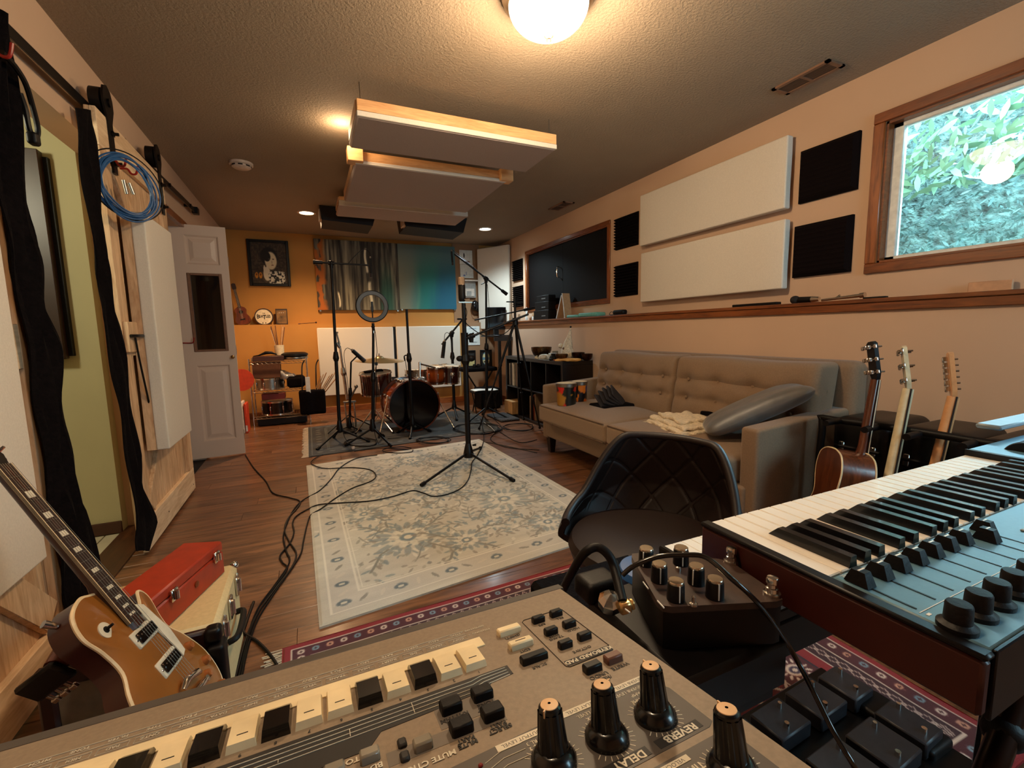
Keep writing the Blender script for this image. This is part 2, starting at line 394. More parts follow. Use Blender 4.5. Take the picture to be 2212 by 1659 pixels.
# oak trim around the covered window and the big window
def casing(name, x, y0, y1, z0, z1, w, depth, label):
    g = G(); g.box((x-.018,y0-w,z0-w),(x,y1+w,z0), bev=.004); g.box((x-.018,y0-w,z1),(x,y1+w,z1+w), bev=.004); o = struct(name, g, M_oak, label=label)
    g = G(); g.box((x-.018,y0-w,z0),(x,y0,z1), bev=.004); g.box((x-.018,y1,z0),(x,y1+w,z1), bev=.004); g.build('side_casing', M_oakz, o)
    g = G(); t = .012
    g.box((x,y0,z0),(x+depth,y0+t,z1)); g.box((x,y1-t,z0),(x+depth,y1,z1)); g.box((x,y0,z0),(x+depth,y1,z0+t)); g.box((x,y0,z1-t),(x+depth,y1,z1)); g.build('jamb', M_oak, o)
    return o
w1 = casing('window_1', XR, WY0, WY1, WZ0, WZ1, .055, .07, 'oak framed window with white sash looking out on leaves')
M_vinyl = P('white_vinyl', (225,222,214), .4)
g = G(); t = .058
for a, b in (((XR+.05,WY0,WZ0),(XR+.09,WY0+t,WZ1)),((XR+.05,WY1-t,WZ0),(XR+.09,WY1,WZ1)),((XR+.05,WY0,WZ0),(XR+.09,WY1,WZ0+t*.6)),((XR+.05,WY0,WZ1-t*.6),(XR+.09,WY1,WZ1)),((XR+.05,.50,WZ0),(XR+.09,.56,WZ1))): g.box(a, b, bev=.004)
g.build('window_sash', M_vinyl, w1)
g = G(); g.box((XR+.066,WY0+.03,WZ0+.02),(XR+.070,WY1-.03,WZ1-.02)); g.build('window_glass', M_glass, w1)
w2 = casing('window_2', XR, V0, V1, V2, V3, .045, .07, 'oak framed window blanked out with black boards')
M_board = P('blackout_board', (8,4,4), .55, spec=.2)
g = G(); g.box((XR+.012,V0+.01,V2+.012),(XR+.03,4.92,V3-.012), bev=.003); g.build('blackout_panel', M_board, w2)
g = G(); g.box((XR+.02,4.93,V2+.012),(XR+.038,V1-.01,V3-.012), bev=.003); g.build('blackout_panel', M_board, w2)
h0 = U(1209,598,'x',XR); h1 = U(1207,577,'x',XR)
g = G(); g.tube([(XR+.012,5.0,h1.z),(XR-.02,5.0,h1.z+.0),(XR-.03,5.0,(h0.z+h1.z)/2),(XR-.02,5.0,h0.z),(XR+.012,5.0,h0.z)], .006, smooth=5); g.build('handle', M_chrome, w2)
# ---------------- outside the big window: leafy bank
def leaf_cloud(n, fn, s0, s1):
    vs = []; fs = []
    for i in range(n):
        c = np.array(fn()); s = RNG.uniform(s0, s1); a, b = RNG.uniform(0,2*PI), RNG.uniform(-.9,.9)
        u = np.array([RNG.uniform(-.4,.4), math.cos(a), math.sin(a)]); u /= np.linalg.norm(u); w = np.cross(u, [1,.2*b,b]); w /= np.linalg.norm(w); k = len(vs)
        vs += [c-u*s, c-u*s*.2+w*s*.28, c+u*s*.5+w*s*.22, c+u*s, c+u*s*.5-w*s*.22, c-u*s*.2-w*s*.28]; fs.append((k,k+1,k+2,k+3)); fs.append((k,k+3,k+4,k+5))
    g = G(); g.v = [tuple(v) for v in vs]; g.f = fs; g.mi = [0]*len(fs); return g
M_leaf = P('pale_leaf', (120,168,140), .5, var=(3,.35)); M_leaf2 = P('ivy_leaf', (96,140,144), .5, var=(2,.3)); M_bank = P('bank_soil', (92,128,126), .95, var=(14,.4), bump=(20,.8,.05))
g = G(); g.grid(lambda u,v: (4.05+.9*v+.12*math.sin(u*17+v*5), -2.2+5.5*u, .4+3.2*v), 30, 16); tag(g.build('bank', M_bank, None, loc=(4.6,.5,.4)), 'blue-green sunlit bank outside the oak framed window', 'bank')
bk = COL.objects[-1] if False else None
def fb(): v = RNG.uniform(0,.75); return (3.98+.9*v-RNG.uniform(0,.1), RNG.uniform(-2,3.2), .5+3.2*v)
tag(leaf_cloud(9000, fb, .012, .035).build('ivy', M_leaf2), 'dense small bluish ivy leaves covering the bank outside', 'ivy', kind='stuff')
def fc(): return (RNG.uniform(3.75,4.1), RNG.uniform(-1.2,2.4), 2.02+abs(RNG.normal(0,.28)))
tag(leaf_cloud(1500, fc, .03,.07).build('overhanging_leaves', M_leaf), 'pale green leaves hanging at the top of the window view', 'leaves', kind='stuff')
g = G(); g.box((XL-1.1,3.9,-.05),(XL-1.0,5.0,2.2)); g.box((XL-1.0,3.9,-.05),(XL-.13,3.98,2.2)); g.box((XL-1.0,4.92,-.05),(XL-.13,5.0,2.2)); g.box((XL-1.1,3.9,2.1),(XL-.13,5.0,2.2)); struct('wall_closet', g, M_wall)
# ================================================================ CEILING FITTINGS
def panel(name, label, cat, g, m, group=None): return tag(g.build(name, m), label, cat, group)
cl = thing('ceiling_light', 'round flush dome ceiling light with frosted glass, switched on', 'lamp', (1.0,1.775,2.36))
g = G(Matrix.Translation((1.0,1.775,2.5))); g.lathe([(.19,0),(.195,-.012),(.188,-.03),(.172,-.045),(.168,-.05)], seg=48); g.build('metal_rim', P('brushed_nickel', (150,128,104), .35, 1.), cl)
M_dome = bpy.data.materials.new('frosted_glass'); M_dome.use_nodes = True; n = NT(M_dome)
_e = n.add('ShaderNodeEmission'); _e.inputs[0].default_value = (1.0,.80,.55,1); _e.inputs[1].default_value = 5.0; n.lk(_e.outputs[0], n.n['Material Output'].inputs[0])
g = G(Matrix.Translation((1.0,1.775,2.455))); g.lathe([(.166*math.cos(a), -.115*math.sin(a)) for a in np.linspace(0,PI/2*.97,12)]+[(.004,-.115)], seg=48, cap=False)
dome = g.build('glass_dome', M_dome, cl); dome.visible_shadow = True
g = G(Matrix.Translation((1.0,1.775,2.34))); g.lathe([(.004,.0),(.018,-.001),(.02,-.006),(.012,-.012),(.008,-.016),(.011,-.022),(.006,-.032),(.001,-.034)], seg=16); g.build('finial', MATS['brushed_nickel'], cl)
for (x, y, col, lab) in ((.087,5.79,(1.0,.80,.55),'round recessed ceiling light glowing warm, left of the far dark ceiling boxes'),(2.298,5.88,(.88,1.0,.95),'round recessed ceiling light glowing cool white near the far right corner')):
    t = thing('recessed_light', lab, 'lamp', (x,y,2.49), 'recessed ceiling lights')
    g = G(Matrix.Translation((x,y,2.5))); g.lathe([(.10,0),(.10,-.006),(.078,-.010),(.074,-.004)], seg=32, cap=False); g.build('trim_ring', M_paint, t)
    m = bpy.data.materials.new('lamp_disc'); m.use_nodes = True; n = NT(m); n.b.inputs['Emission Color'].default_value = (*col,1); n.b.inputs['Emission Strength'].default_value = 9
    g = G(Matrix.Translation((x,y,2.5))); g.lathe([(.076,-.003),(.05,-.007),(.001,-.008)], seg=32, cap=False); g.build('lens', m, t)
t = thing('smoke_detector', 'white round smoke detector on the ceiling by the left wall', 'smoke detector', (-.39,4.345,2.46))
g = G(Matrix.Translation((-.39,4.345,2.5))); g.lathe([(.085,0),(.085,-.018),(.07,-.022),(.07,-.034),(.055,-.044),(.001,-.046)], seg=32); g.build('housing', M_paint, t)
g = G(Matrix.Translation((-.39,4.345,2.5)))
for i in range(8): a = i*PI/4; g.box((.069,-.016,-.033),(.072,.016,-.024), Matrix.Rotation(a,4,'Z'))
g.build('vent_slots', M_dark, t)
def vent(x0, x1, y0, y1, lab):
    t = thing('ceiling_vent', lab, 'vent', ((x0+x1)/2,(y0+y1)/2,2.49), 'ceiling air vents')
    m = P('vent_brown', (128,92,70), .5); g = G(); w = .022
    g.box((x0,y0,2.49),(x1,y0+w,2.5)); g.box((x0,y1-w,2.49),(x1,y1,2.5)); g.box((x0,y0,2.49),(x0+w,y1,2.5)); g.box((x1-w,y0,2.49),(x1,y1,2.5)); g.box(((x0+w),(y0+y1)/2-.008,2.49),(x1-w,(y0+y1)/2+.008,2.5)); g.build('vent_frame', m, t)
    g = G(); g.box((x0+w,y0+w,2.498),(x1-w,y1-w,2.5)); g.build('vent_backing', M_dark, t)
    k = 8
    for i in range(k): x = x0+w+(i+.5)*(x1-x0-2*w)/k; g = G(); g.box((x-.006,y0+w,2.493),(x+.004,y1-w,2.496)); g.build('slat', P('vent_slat',(70,48,38),.5), t, flat=True)
vent(2.58,2.72,1.61,1.93,'brown metal ceiling vent near the big window'); vent(2.62,2.76,4.36,4.70,'small brown ceiling vent above the blanked-out window')
# suspended acoustic clouds
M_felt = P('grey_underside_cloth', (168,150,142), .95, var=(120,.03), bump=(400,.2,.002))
def cloud(lab, x0, x1, y0, y1, z0, h, cloth_up=.35, blocks=0, skew=0.):
    t = thing('ceiling_cloud', lab, 'acoustic panel', ((x0+x1)/2,(y0+y1)/2,z0), 'suspended ceiling clouds')
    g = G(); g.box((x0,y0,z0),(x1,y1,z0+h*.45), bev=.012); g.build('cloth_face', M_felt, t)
    f = .022; zt = z0+h
    for ya_, yb_ in ((y0-.004,y0+f),(y1-f,y1+.002)): g = G(); g.box((x0+.004,ya_,z0+h*cloth_up),(x1-.004,yb_,zt), bev=.002); g.build('frame_board', M_pinex, t)
    for xa_, xb_ in ((x0-.002,x0+f),(x1-f,x1+.002)): g = G(); g.box((xa_,y0+f,z0+h*cloth_up),(xb_,y1-f,zt)); g.build('side_board', M_pine, t)
    g = G(); g.box((x0+.002,y0-.006,z0+.003),(x1-.002,y0+.01,z0+h*cloth_up), bev=.003); g.build('cloth_hem', M_white, t)
    if blocks:
        for xa, xb in ((x0-.05,x0+.055),(x1-.06,x1+.045)): g = G(); g.box((xa,y0-.045,z0+.005),(xb,y0+.05,z0+.10), bev=.004); g.build('corner_block', M_pinex, t)
    for xa in (x0+.03,x1-.03):
        for ya in (y0+.05,y1-.05): g = G(); g.tube([(xa,ya,zt-.01),(xa,ya,2.5)], .0025, 6); g.build('hanging_wire', M_steel, t)
    return t
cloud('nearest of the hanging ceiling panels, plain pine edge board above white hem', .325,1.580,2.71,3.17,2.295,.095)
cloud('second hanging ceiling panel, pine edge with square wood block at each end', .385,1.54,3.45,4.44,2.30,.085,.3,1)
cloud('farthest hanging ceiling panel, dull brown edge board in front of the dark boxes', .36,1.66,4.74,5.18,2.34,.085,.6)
M_box = P('matte_black_box', (22,16,15), .7, bump=(200,.2))
for (a, b, lab) in (((690,455),(815,480),'left black wedge box mounted on the ceiling by the warm light'),((872,492),(1008,495),'right black wedge box mounted on the ceiling behind the panels')):
    p, q = U(*a,'y',5.45), U(*b,'y',5.45); t = thing('ceiling_bass_trap', lab, 'acoustic box', ((p.x+q.x)/2,5.6,2.33), 'black boxes on the ceiling')
    g = G(); x0, x1 = p.x, q.x
    g._a([(x0+.02,5.40,2.345),(x1-.06,5.40,2.32),(x1,5.42,2.5),(x0,5.42,2.5),(x0+.02,5.85,2.345),(x1-.06,5.85,2.32),(x1,5.85,2.5),(x0,5.85,2.5)], [(0,1,2,3),(5,4,7,6),(4,5,1,0),(3,2,6,7),(4,0,3,7),(1,5,6,2)]); g.build('box_body', M_box, t, flat=True)
    g = G(); g._a([(x0-.004,5.42,2.40),(x0+.016,5.41,2.345),(x0+.016,5.55,2.345),(x0-.004,5.55,2.45)],[(0,1,2,3)]); g.box((x0-.006,5.45,2.36),(x0+.012,5.6,2.47)); g.build('end_cap', P('pale_felt',(196,176,158),.9), t)
    g = G(); g.tube([(x0+.5,5.5,2.335),(x0+.5,5.5,2.36)],.01); g.build('bracket', M_steel, t)
# ================================================================ RIGHT WALL
def wall_panel(lab, y0, y1, z0, z1, x1=2.845, dz=0.):
    t = thing('acoustic_panel', lab, 'acoustic panel', (2.86,(y0+y1)/2,z0), 'white cloth panels on the right wall')
    g = G(); g.rbox((x1+.028,(y0+y1)/2,(z0+z1)/2), (.028,(y1-y0)/2,(z1-z0)/2), .010, 8, fn=lambda q:(q[0]+(.002*math.sin(q[1]*9)+.002*math.sin(q[2]*17) if q[0] > 0 else 0), q[1], q[2])); g.build('cloth_cover', M_white, t)
    g = G(); g.box((x1+.05,y0+.03,z0+.03),(x1+.062,y1-.03,z1-.03)); g.build('back_frame', M_pine, t)
    for y in (y0+.12,y1-.12): g = G(); g.box((x1+.055,y-.03,z0+.02),(XR,y+.03,z1-.02)); g.build('spacer', M_pine, t)
wall_panel('upper white cloth acoustic panel on the right wall', 2.0,3.39,1.868,2.315); wall_panel('lower white cloth acoustic panel on the right wall, just above the oak ledge', 1.99,3.37,1.358,1.800)
def foam(lab, y0, y1, z0, z1, teeth=True):
    x = XR; g = G(); n = 11; d = .042
    if teeth:
        poly = [(x,z0)]; 
        for i in range(n): zz = z0+(z1-z0)*i/n; poly += [(x-.014,zz+.001),(x-d,zz+(z1-z0)/n*.5)]
        poly += [(x-.014,z1),(x,z1)]
        m = Matrix(((1,0,0,0),(0,0,-1,0),(0,1,0,0),(0,0,0,1))); g.prism(poly, -y1, -y0, m)
    else:
        e = .02; vs = [(x,y0,z0),(x,y1,z0),(x,y1,z1),(x,y0,z1),(x-.02,y0,z0),(x-.02,y1,z0),(x-.02,y1,z1),(x-.02,y0,z1),(x-d,y0+e,z0+e),(x-d,y1-e,z0+e),(x-d,y1-e,z1-e),(x-d,y0+e,z1-e)]
        g._a(vs, [(0,1,2,3),(0,4,5,1),(1,5,6,2),(2,6,7,3),(3,7,4,0),(4,8,9,5),(5,9,10,6),(6,10,11,7),(7,11,8,4),(11,10,9,8)])
        for i in range(10): zz = z0+e+(z1-z0-2*e)*i/10; g.prism([(x-d+.001,zz),(x-d-.004,zz+.012),(x-d+.001,zz+.024)], -(y1-e), -(y0+e), Matrix(((1,0,0,0),(0,0,-1,0),(0,1,0,0),(0,0,0,1))))
    tag(g.build('foam_tile', M_foam, flat=True), lab, 'acoustic foam', 'black foam tiles on the right wall')
foam('upper black foam square beside the big window', 1.62,1.955,1.886,2.203,False); foam('lower black foam square beside the big window', 1.627,1.969,1.425,1.748,False)
foam('upper ridged black foam tile between covered window and white panels', 3.50,3.838,1.908,2.215); foam('lower ridged black foam tile between covered window and white panels', 3.50,3.835,1.440,1.751)
foam('upper ridged black foam tile in the far corner', 6.02,6.34,1.860,2.16); foam('lower ridged black foam tile in the far corner', 6.02,6.34,1.47,1.778)
# ================================================================ BACK WALL PANELS
def back_panel(lab, x0, x1, z0, z1, y0=6.80):
    t = thing('acoustic_panel', lab, 'acoustic panel', ((x0+x1)/2,y0,z0), 'white cloth panels behind the drums')
    g = G(); g.box((x0,y0,z0),(x1,y0+.05,z1), bev=.01); g.build('cloth_cover', M_white, t); g = G(); g.box((x0+.04,y0+.05,z0+.04),(x1-.04,YS,z1-.04)); g.build('back_frame', M_pine, t)
back_panel('left white panel low on the back wall behind the drums', .128,1.163,.253,1.208); back_panel('right white panel low on the back wall behind the toms', 1.203,2.19,.262,1.212)
g = G(); g.box((1.166,6.82,.25),(1.200,6.86,1.21)); tag(g.build('black_strip', M_dark), 'narrow black upright strip between the two white panels behind the drums', 'strip')
g = G(frame((2.585,6.93,1.15),(.33,-.50,0),None,(0,0,1))); g.box((0,-.05,0),(.60,0,1.27), bev=.01); tag(g.build('acoustic_panel', M_white), 'tall white panel set diagonally across the far right corner', 'acoustic panel')
# painted things: colour laid on a dense mesh
def vnoise(x, y, seed=0, oct=4):
    out = np.zeros_like(x); a = 1.; tot = 0
    for o in range(oct):
        r = np.random.RandomState(seed*13+o); T = r.rand(64,64); xi = np.floor(x).astype(int); yi = np.floor(y).astype(int); fx = x-xi; fy = y-yi
        fx = fx*fx*(3-2*fx); fy = fy*fy*(3-2*fy); g_ = lambda i, j: T[(xi+i)%64,(yi+j)%64]
        out += a*((g_(0,0)*(1-fx)+g_(1,0)*fx)*(1-fy)+(g_(0,1)*(1-fx)+g_(1,1)*fx)*fy); tot += a; a *= .5; x = x*2.03; y = y*2.03
    return out/tot
def painted(nu, nv, fn, place):
    """fn(u,v) -> rgb (sRGB 0-1) arrays; place(u,v) -> point"""
    g = G(); g.grid(place, nu, nv); u, v = np.meshgrid(np.linspace(0,1,nu), np.linspace(0,1,nv)); c = np.clip(fn(u, v), 0, 1)
    g.colors = np.where(c > .0405, ((c+.055)/1.055)**2.4, c/12.92).reshape(-1,3); return g
def lerp(a, b, t): return np.array(a)*(1-t[...,None])+np.array(b)*t[...,None]
ss = lambda a, b, x: (lambda t: t*t*(3-2*t))(np.clip((x-a)/(b-a), 0, 1))
def art_left(u, v):
    s = vnoise(u*46, v*2.2+u*2, 3); w = vnoise(u*14, v*1.2, 5); c = lerp((.13,.11,.09),(.52,.49,.40),ss(.3,.72,s*.6+w*.4))
    c = lerp((0,0,0),(1,1,1),np.ones_like(u))*c
    o = ss(.17,.10,u+.06*vnoise(v*6,u*3,8))*ss(.42,.55,vnoise(u*20,v*9,9)); c = c*(1-o[...,None])+np.array((.62,.33,.08))*o[...,None]
    b = ss(.32,.36,u)*ss(.43,.38,u)*ss(.2,.45,v+.2*s)*.45; c = c*(1-b[...,None])+np.array((.60,.56,.46))*b[...,None]
    d = ss(.73,.80,u)*ss(.97,.88,u)*ss(.9,.2,v+.3*s-.1)*.85; c = c*(1-d[...,None])+np.array((.16,.34,.28))*d[...,None]
    for (x0, w0, v0, v1) in ((.635,.016,.05,.42),(.25,.008,.04,.26),(.60,.012,.55,.9)):
        k = ss(w0*1.6,w0*.6,abs(u-x0-.01*np.sin(v*14)))*ss(v0-.02,v0+.02,v)*ss(v1+.02,v1-.03,v); c = c*(1-k[...,None])+np.array((.84,.80,.68))*k[...,None]
    return c*1.12
def art_right(u, v):
    s = vnoise(u*9, v*1.6, 21); c = lerp((.56,.55,.45),(.40,.50,.46),ss(.0,.45,u)); t = ss(.24,.5,u+.14*s-.05*v); c = c*(1-t[...,None])+np.array((.14,.48,.44))*t[...,None]
    t = ss(.5,.85,u+.2*s-.15*v); c = c*(1-t[...,None])+np.array((.08,.36,.45))*t[...,None]; t = ss(.35,1.05,v+.15*s)*.75; c = c*(1-t[...,None])+np.array((.40,.46,.44))*t[...,None]
    k = ss(.05,.0,abs(u-.3-.04*np.sin(v*5)))*ss(.75,.3,v)*.3; return c*(1-k[...,None])+np.array((.5,.66,.5))*k[...,None]
M_art = vcol('canvas_paint', .75, (300,.2))
def canvas(lab, x0, x1, z0, z1, fn, nu):
    t = thing('canvas_painting', lab, 'painting', ((x0+x1)/2,6.97,z0))
    g = painted(nu, 90, fn, lambda u,v: (x0+(x1-x0)*u, 6.965, z0+(z1-z0)*v)); g.build('painted_face', M_art, t)
    g = G(); g.box((x0,6.967,z0),(x1,7.0,z1), bev=.003); g.build('stretcher_frame', M_dark, t)
    for x in (x0+.03,x1-.03): g = G(); g.box((x-.012,6.975,z0-.02),(x+.012,YB,z0+.01)); g.build('wall_clip', M_steel, t)
canvas('wide abstract canvas in streaky browns and greys with white drips', .168,1.308,1.462,2.44,art_left,170); canvas('blue-green abstract canvas right of the brown streaky one', 1.312,2.20,1.475,2.44,art_right,110)
def portrait(u, v):
    c = np.ones(u.shape+(3,))*np.array((.20,.16,.12)); s = vnoise(u*30, v*30, 31); c = c*(.4+1.5*s)[...,None]
    def el(cx, cy, rx, ry, col, e=.12):
        nonlocal c; k = ss(1+e,1-e,np.hypot((u-cx)/rx,(v-cy)/ry)); c = c*(1-k[...,None])+np.array(col)*k[...,None]
    el(.50,.66,.24,.22,(.07,.05,.05)); el(.55,.56,.165,.215,(.86,.80,.66)); el(.45,.66,.10,.12,(.07,.05,.05)); el(.51,.60,.03,.015,(.3,.24,.2)); el(.62,.60,.03,.014,(.3,.24,.2)); el(.59,.455,.035,.013,(.45,.25,.2)); el(.58,.525,.012,.04,(.66,.58,.48))
    el(.42,.24,.10,.17,(.86,.82,.72)); el(.36,.33,.03,.12,(.86,.82,.72)); el(.44,.36,.025,.1,(.86,.82,.72))
    k = (ss(.34,.30,v+.12*abs(u-.7))*ss(.44,.5,u)*ss(.94,.9,u)); f = ss(.45,.55,vnoise(u*26,v*26,44,2)); c = c*(1-k[...,None])+(lerp((.10,.10,.10),(.85,.83,.76),f))*k[...,None]
    for x in (.13,.24): el(x,.2,.045,.075,(.78,.52,.14)); el(x,.22,.02,.03,(.45,.22,.05))
    return c
t = thing('framed_poster', 'black framed portrait of a dark-haired person with white gloved hands, on the ochre wall', 'picture', (-.4,6.98,1.78))
g = painted(90, 110, portrait, lambda u,v: (-.615+.43*u, 6.993, 1.812+.545*v)); g.build('print', M_art, t)
g = G(); 
for a, b in (((-.648,6.975,1.78),(-.612,7.0,2.388)),((-.188,6.975,1.78),(-.152,7.0,2.388)),((-.612,6.975,1.78),(-.188,7.0,1.816)),((-.612,6.975,2.352),(-.188,7.0,2.388))): g.box(a, b, bev=.004)
g.build('picture_frame', M_black, t); g = G(); g.box((-.64,6.995,1.79),(-.16,YB,2.38)); g.build('backing', M_dark, t)
def parts(name, mat, parent, boxes, bev=.002, label=None):
    out = []
    for a, b in boxes: g = G(); g.box(a, b, bev=bev); o = g.build(name, mat, parent, flat=bev == 0); out.append(o)
    if label: out[0]['label'] = label
    return out
def rope(name, pts, r, mat, parent=None, seg=6, n=6, closed=False): g = G(); g.tube([Vector(p) for p in pts], r, seg, smooth=n, closed=closed); return g.build(name, mat, parent)
# ================================================================ LEFT WALL: rail and barn doors
t = thing('door_rail', 'black flat sliding-door rail along the top of the left wall', 'door rail', (-.87,3.3,2.2))
ry0, rz0, ry1, rz1 = .6, 2.14, 5.22, 2.292; sl = (rz1-rz0)/(ry1-ry0)
g = G(frame((-.878,ry0,rz0),(0,1,sl),None,(0,-sl,1))); g.box((0,-.004,-.022),(ry1-ry0,.004,.022), bev=.001); g.build('rail_bar', M_black, t)
for y in (.9,1.55,2.2,3.35,4.3,4.98): z = rz0+sl*(y-ry0); g = G(); g.cyl((XL,y,z),(-.870,y,z),.013); g.cyl((-.874,y,z),(-.862,y,z),.016, seg=6); g.build('standoff_bolt', M_black, t)
z = rz0+sl*(5.18-ry0); g = G(); g.box((-.90,5.16,z-.03),(-.85,5.24,z+.03), bev=.004); g.build('end_stop', M_black, t)
def barn_door(name, y0, y1, z1, lab, k=1):
    t = thing(name, lab, 'door', (-.85,(y0+y1)/2,.015)); n = 7; w = (y1-y0)/n
    for i in range(n): g = G(); g.box((-.862,y0+i*w+.001,.03),(-.842,y0+(i+1)*w-.001,z1), bev=.002); g.build('board', M_pine, t, flat=True)
    parts('cross_rail', M_piney, t, [((-.842,y0,.02),(-.818,y1,.175)),((-.842,y0,z1-.17),(-.818,y1,z1)),((-.842,y0+.11,1.03),(-.818,y1-.11,1.17))])
    parts('stile', M_pine, t, [((-.842,y0,.176),(-.818,y0+.11,z1-.171)),((-.842,y1-.11,.176),(-.818,y1,z1-.171))])
    for (za, zb, s) in ((.18,1.03,1),(1.17,z1-.17,-1)):
        a = Vector((-.84,y0+.11 if s*k > 0 else y1-.11,za)); b = Vector((-.84,y1-.11 if s*k > 0 else y0+.11,zb)); d = b-a; L_ = d.length
        g = G(frame((-.842,a.y,a.z), d, None, (1,0,0))); g.box((.05,-.05,.0),(L_-.05,.05,.022), bev=.002); g.build('brace', M_pine, t)
    for y in (y0+.15,y1-.10):
        zr = rz0+sl*(y-ry0)+.045; h = G(); h.tube([(-.846,y,zr)],.01) if False else None
        g = G(); g.cyl((-.868,y,zr),(-.826,y,zr),.064, seg=28); g.cyl((-.826,y,zr),(-.800,y,zr),.02, seg=10); g.build('hanger_wheel', M_black, t)
        g = G(); g.prism([(y-.062,zr-.02),(y-.060,zr+.03),(y-.04,zr+.066),(y,zr+.082),(y+.04,zr+.066),(y+.060,zr+.03),(y+.062,zr-.02),(y+.026,zr-.09),(y+.024,1.93),(y-.024,1.93),(y-.026,zr-.09)], -.8175, -.809, Matrix(((0,0,1,0),(1,0,0,0),(0,1,0,0),(0,0,0,1)))); g.build('hanger_strap', M_black, t)
        for zz in (1.98,2.12): g = G(); g.cyl((-.83,y,zz),(-.800,y,zz),.015, seg=6); g.cyl((-.800,y,zz),(-.782,y,zz),.008, seg=8); g.build('bolt', M_black, t)
    for (yy, zz) in ((y0+.05,.06),(y0+.05,.13),(y1-.05,.06),(y0+.4,.09)): g = G(); g.cyl((-.819,yy,zz),(-.817,yy,zz),.005, seg=8); g.build('screw', M_dark, t)
    return t
bd = barn_door('barn_door', 2.79,3.87,2.185, 'pine barn door behind the white panel and blue cable, bottom rail bare')
barn_door('barn_door', .98,2.03,2.175, 'pine barn door nearest the camera at the far left edge', -1)
g = G(); g.box((-.818,2.80,1.05),(-.796,2.96,1.20), bev=.003); g.build('latch_block', M_pine, bd)
g = G(); g.tube([(-.79,2.80,1.13),(-.775,2.84,1.13),(-.775,2.92,1.13),(-.79,2.97,1.13)], .008, smooth=4); g.build('pull_handle', M_black, bd)
rope('draw_cord', [(-.79,2.86,1.13),(-.785,2.87,1.0),(-.785,2.93,.8),(-.79,2.97,.7)], .005, M_cord, bd)
def strip(name, lft, rgt, x, mat, lab, cat, cols=12, amp=.012, th=.006, group=None):
    Lp = [U(*p,'x',x) for p in lft]; Rp = [U(*p,'x',x) for p in rgt]
    def ev(Q, v): q = v*(len(Q)-1); k = min(int(q), len(Q)-2); return Q[k]*(1-(q-k))+Q[k+1]*(q-k)
    def fn(u, v):
        a, b = ev(Lp, v), ev(Rp, v); p = a.lerp(b, u); p.x += amp*(1+math.sin(u*17+v*2.2+1.1*math.sin(v*7)))*(.5+.5*math.sin(PI*u)**.5)+.006*math.sin(v*31+u*5); return p
    g = G(); g.shell(fn, cols, 60, th); return tag(g.build(name, mat), lab, cat, group)
M_cloth = P('black_moving_blanket', (12,7,8), .95, var=(60,.3), bump=(90,.4,.01), spec=.1)
strip('draped_blanket', [(-30,-10),(-24,200),(-10,420),(6,520),(23,600),(39,700),(56,800),(73,901),(86,1000),(100,1101),(115,1184),(128,1262),(146,1329)],
      [(6,60),(26,150),(38,330),(60,467),(80,560),(89,646),(127,739),(124,850),(142,935),(150,1010),(188,1105),(208,1220),(172,1315)], -.805, M_cloth, 'crumpled black blanket hung down the edge of the nearest barn door', 'blanket', 14, .014, group='black blankets on the barn doors')
strip('draped_blanket', [(161,232),(166,329),(183,430),(202,561),(213,620),(216,677),(239,793),(252,870),(266,947),(280,1050),(293,1140),(295,1190)],
      [(196,238),(207,312),(216,411),(224,523),(236,617),(257,700),(272,775),(285,889),(303,990),(307,1045),(336,1125),(322,1190)], -.808, M_cloth, 'long narrow black blanket on the edge of the door with the blue cable', 'blanket', 9, .009, group='black blankets on the barn doors')
# the white panels fixed to the barn doors
def door_panel(lab, y0, y1, z0, z1, x1):
    t = thing('acoustic_panel', lab, 'acoustic panel', (-.77,(y0+y1)/2,z0), 'white panels on the barn doors')
    parts('frame_board', M_pine, t, [((-.817,y0+.004,z0),(x1-.045,y0+.03,z1)),((-.817,y1-.03,z0),(x1-.045,y1-.004,z1))]); parts('frame_board', M_piney, t, [((-.817,y0+.03,z0),(x1-.045,y1-.03,z0+.02)),((-.817,y0+.03,z1-.02),(x1-.045,y1-.03,z1))])
    g = G(); g.rbox((x1-.03,(y0+y1)/2,(z0+z1)/2),(.03,(y1-y0)/2,(z1-z0)/2),.008,8); g.build('cloth_cover', M_white, t)
door_panel('tall white cloth panel fixed to the barn door under the blue cable', 2.93,3.44,.52,1.755,-.715)
door_panel('white cloth panel on the nearest barn door, cut by the left frame edge', 1.14,1.775,.46,1.95,-.765)
# blue cable coil on red hooks
M_blue = P('blue_cable', (38,84,132), .45, coat=.2); ct = thing('cable_coil', 'coiled blue cable hanging from red hooks on the barn door', 'cable', (-.735,2.78,1.7))
for i in range(9):
    R1 = .135+RNG.uniform(-.012,.014); cy, cz = RNG.uniform(-.012,.012), 1.83+RNG.uniform(-.01,.01); ph = RNG.uniform(0,6)
    rope('cable_loop', [(-.735+(cy+R1*math.cos(a))*.55+.008*math.sin(2*a+ph)+i*.0012, 2.78+(cy+R1*math.cos(a))*.835, cz+R1*math.sin(a)) for a in np.linspace(0,2*PI,14)[:-1]], .0042, M_blue, ct, closed=True, n=4)
rope('cable_loop', [(-.73+.10*math.cos(a), 2.79+.155*math.cos(a), 1.84+.155*math.sin(a)) for a in np.linspace(0,2*PI,14)[:-1]], .003, M_cord, ct, closed=True, n=4)
g = G(); g.cyl((-.74,2.77,1.86),(-.735,2.78,1.80),.009); g.cyl((-.73,2.81,1.86),(-.72,2.82,1.81),.009); g.build('cable_plug', M_steel, ct)
M_red = P('red_vinyl', (150,26,16), .4)
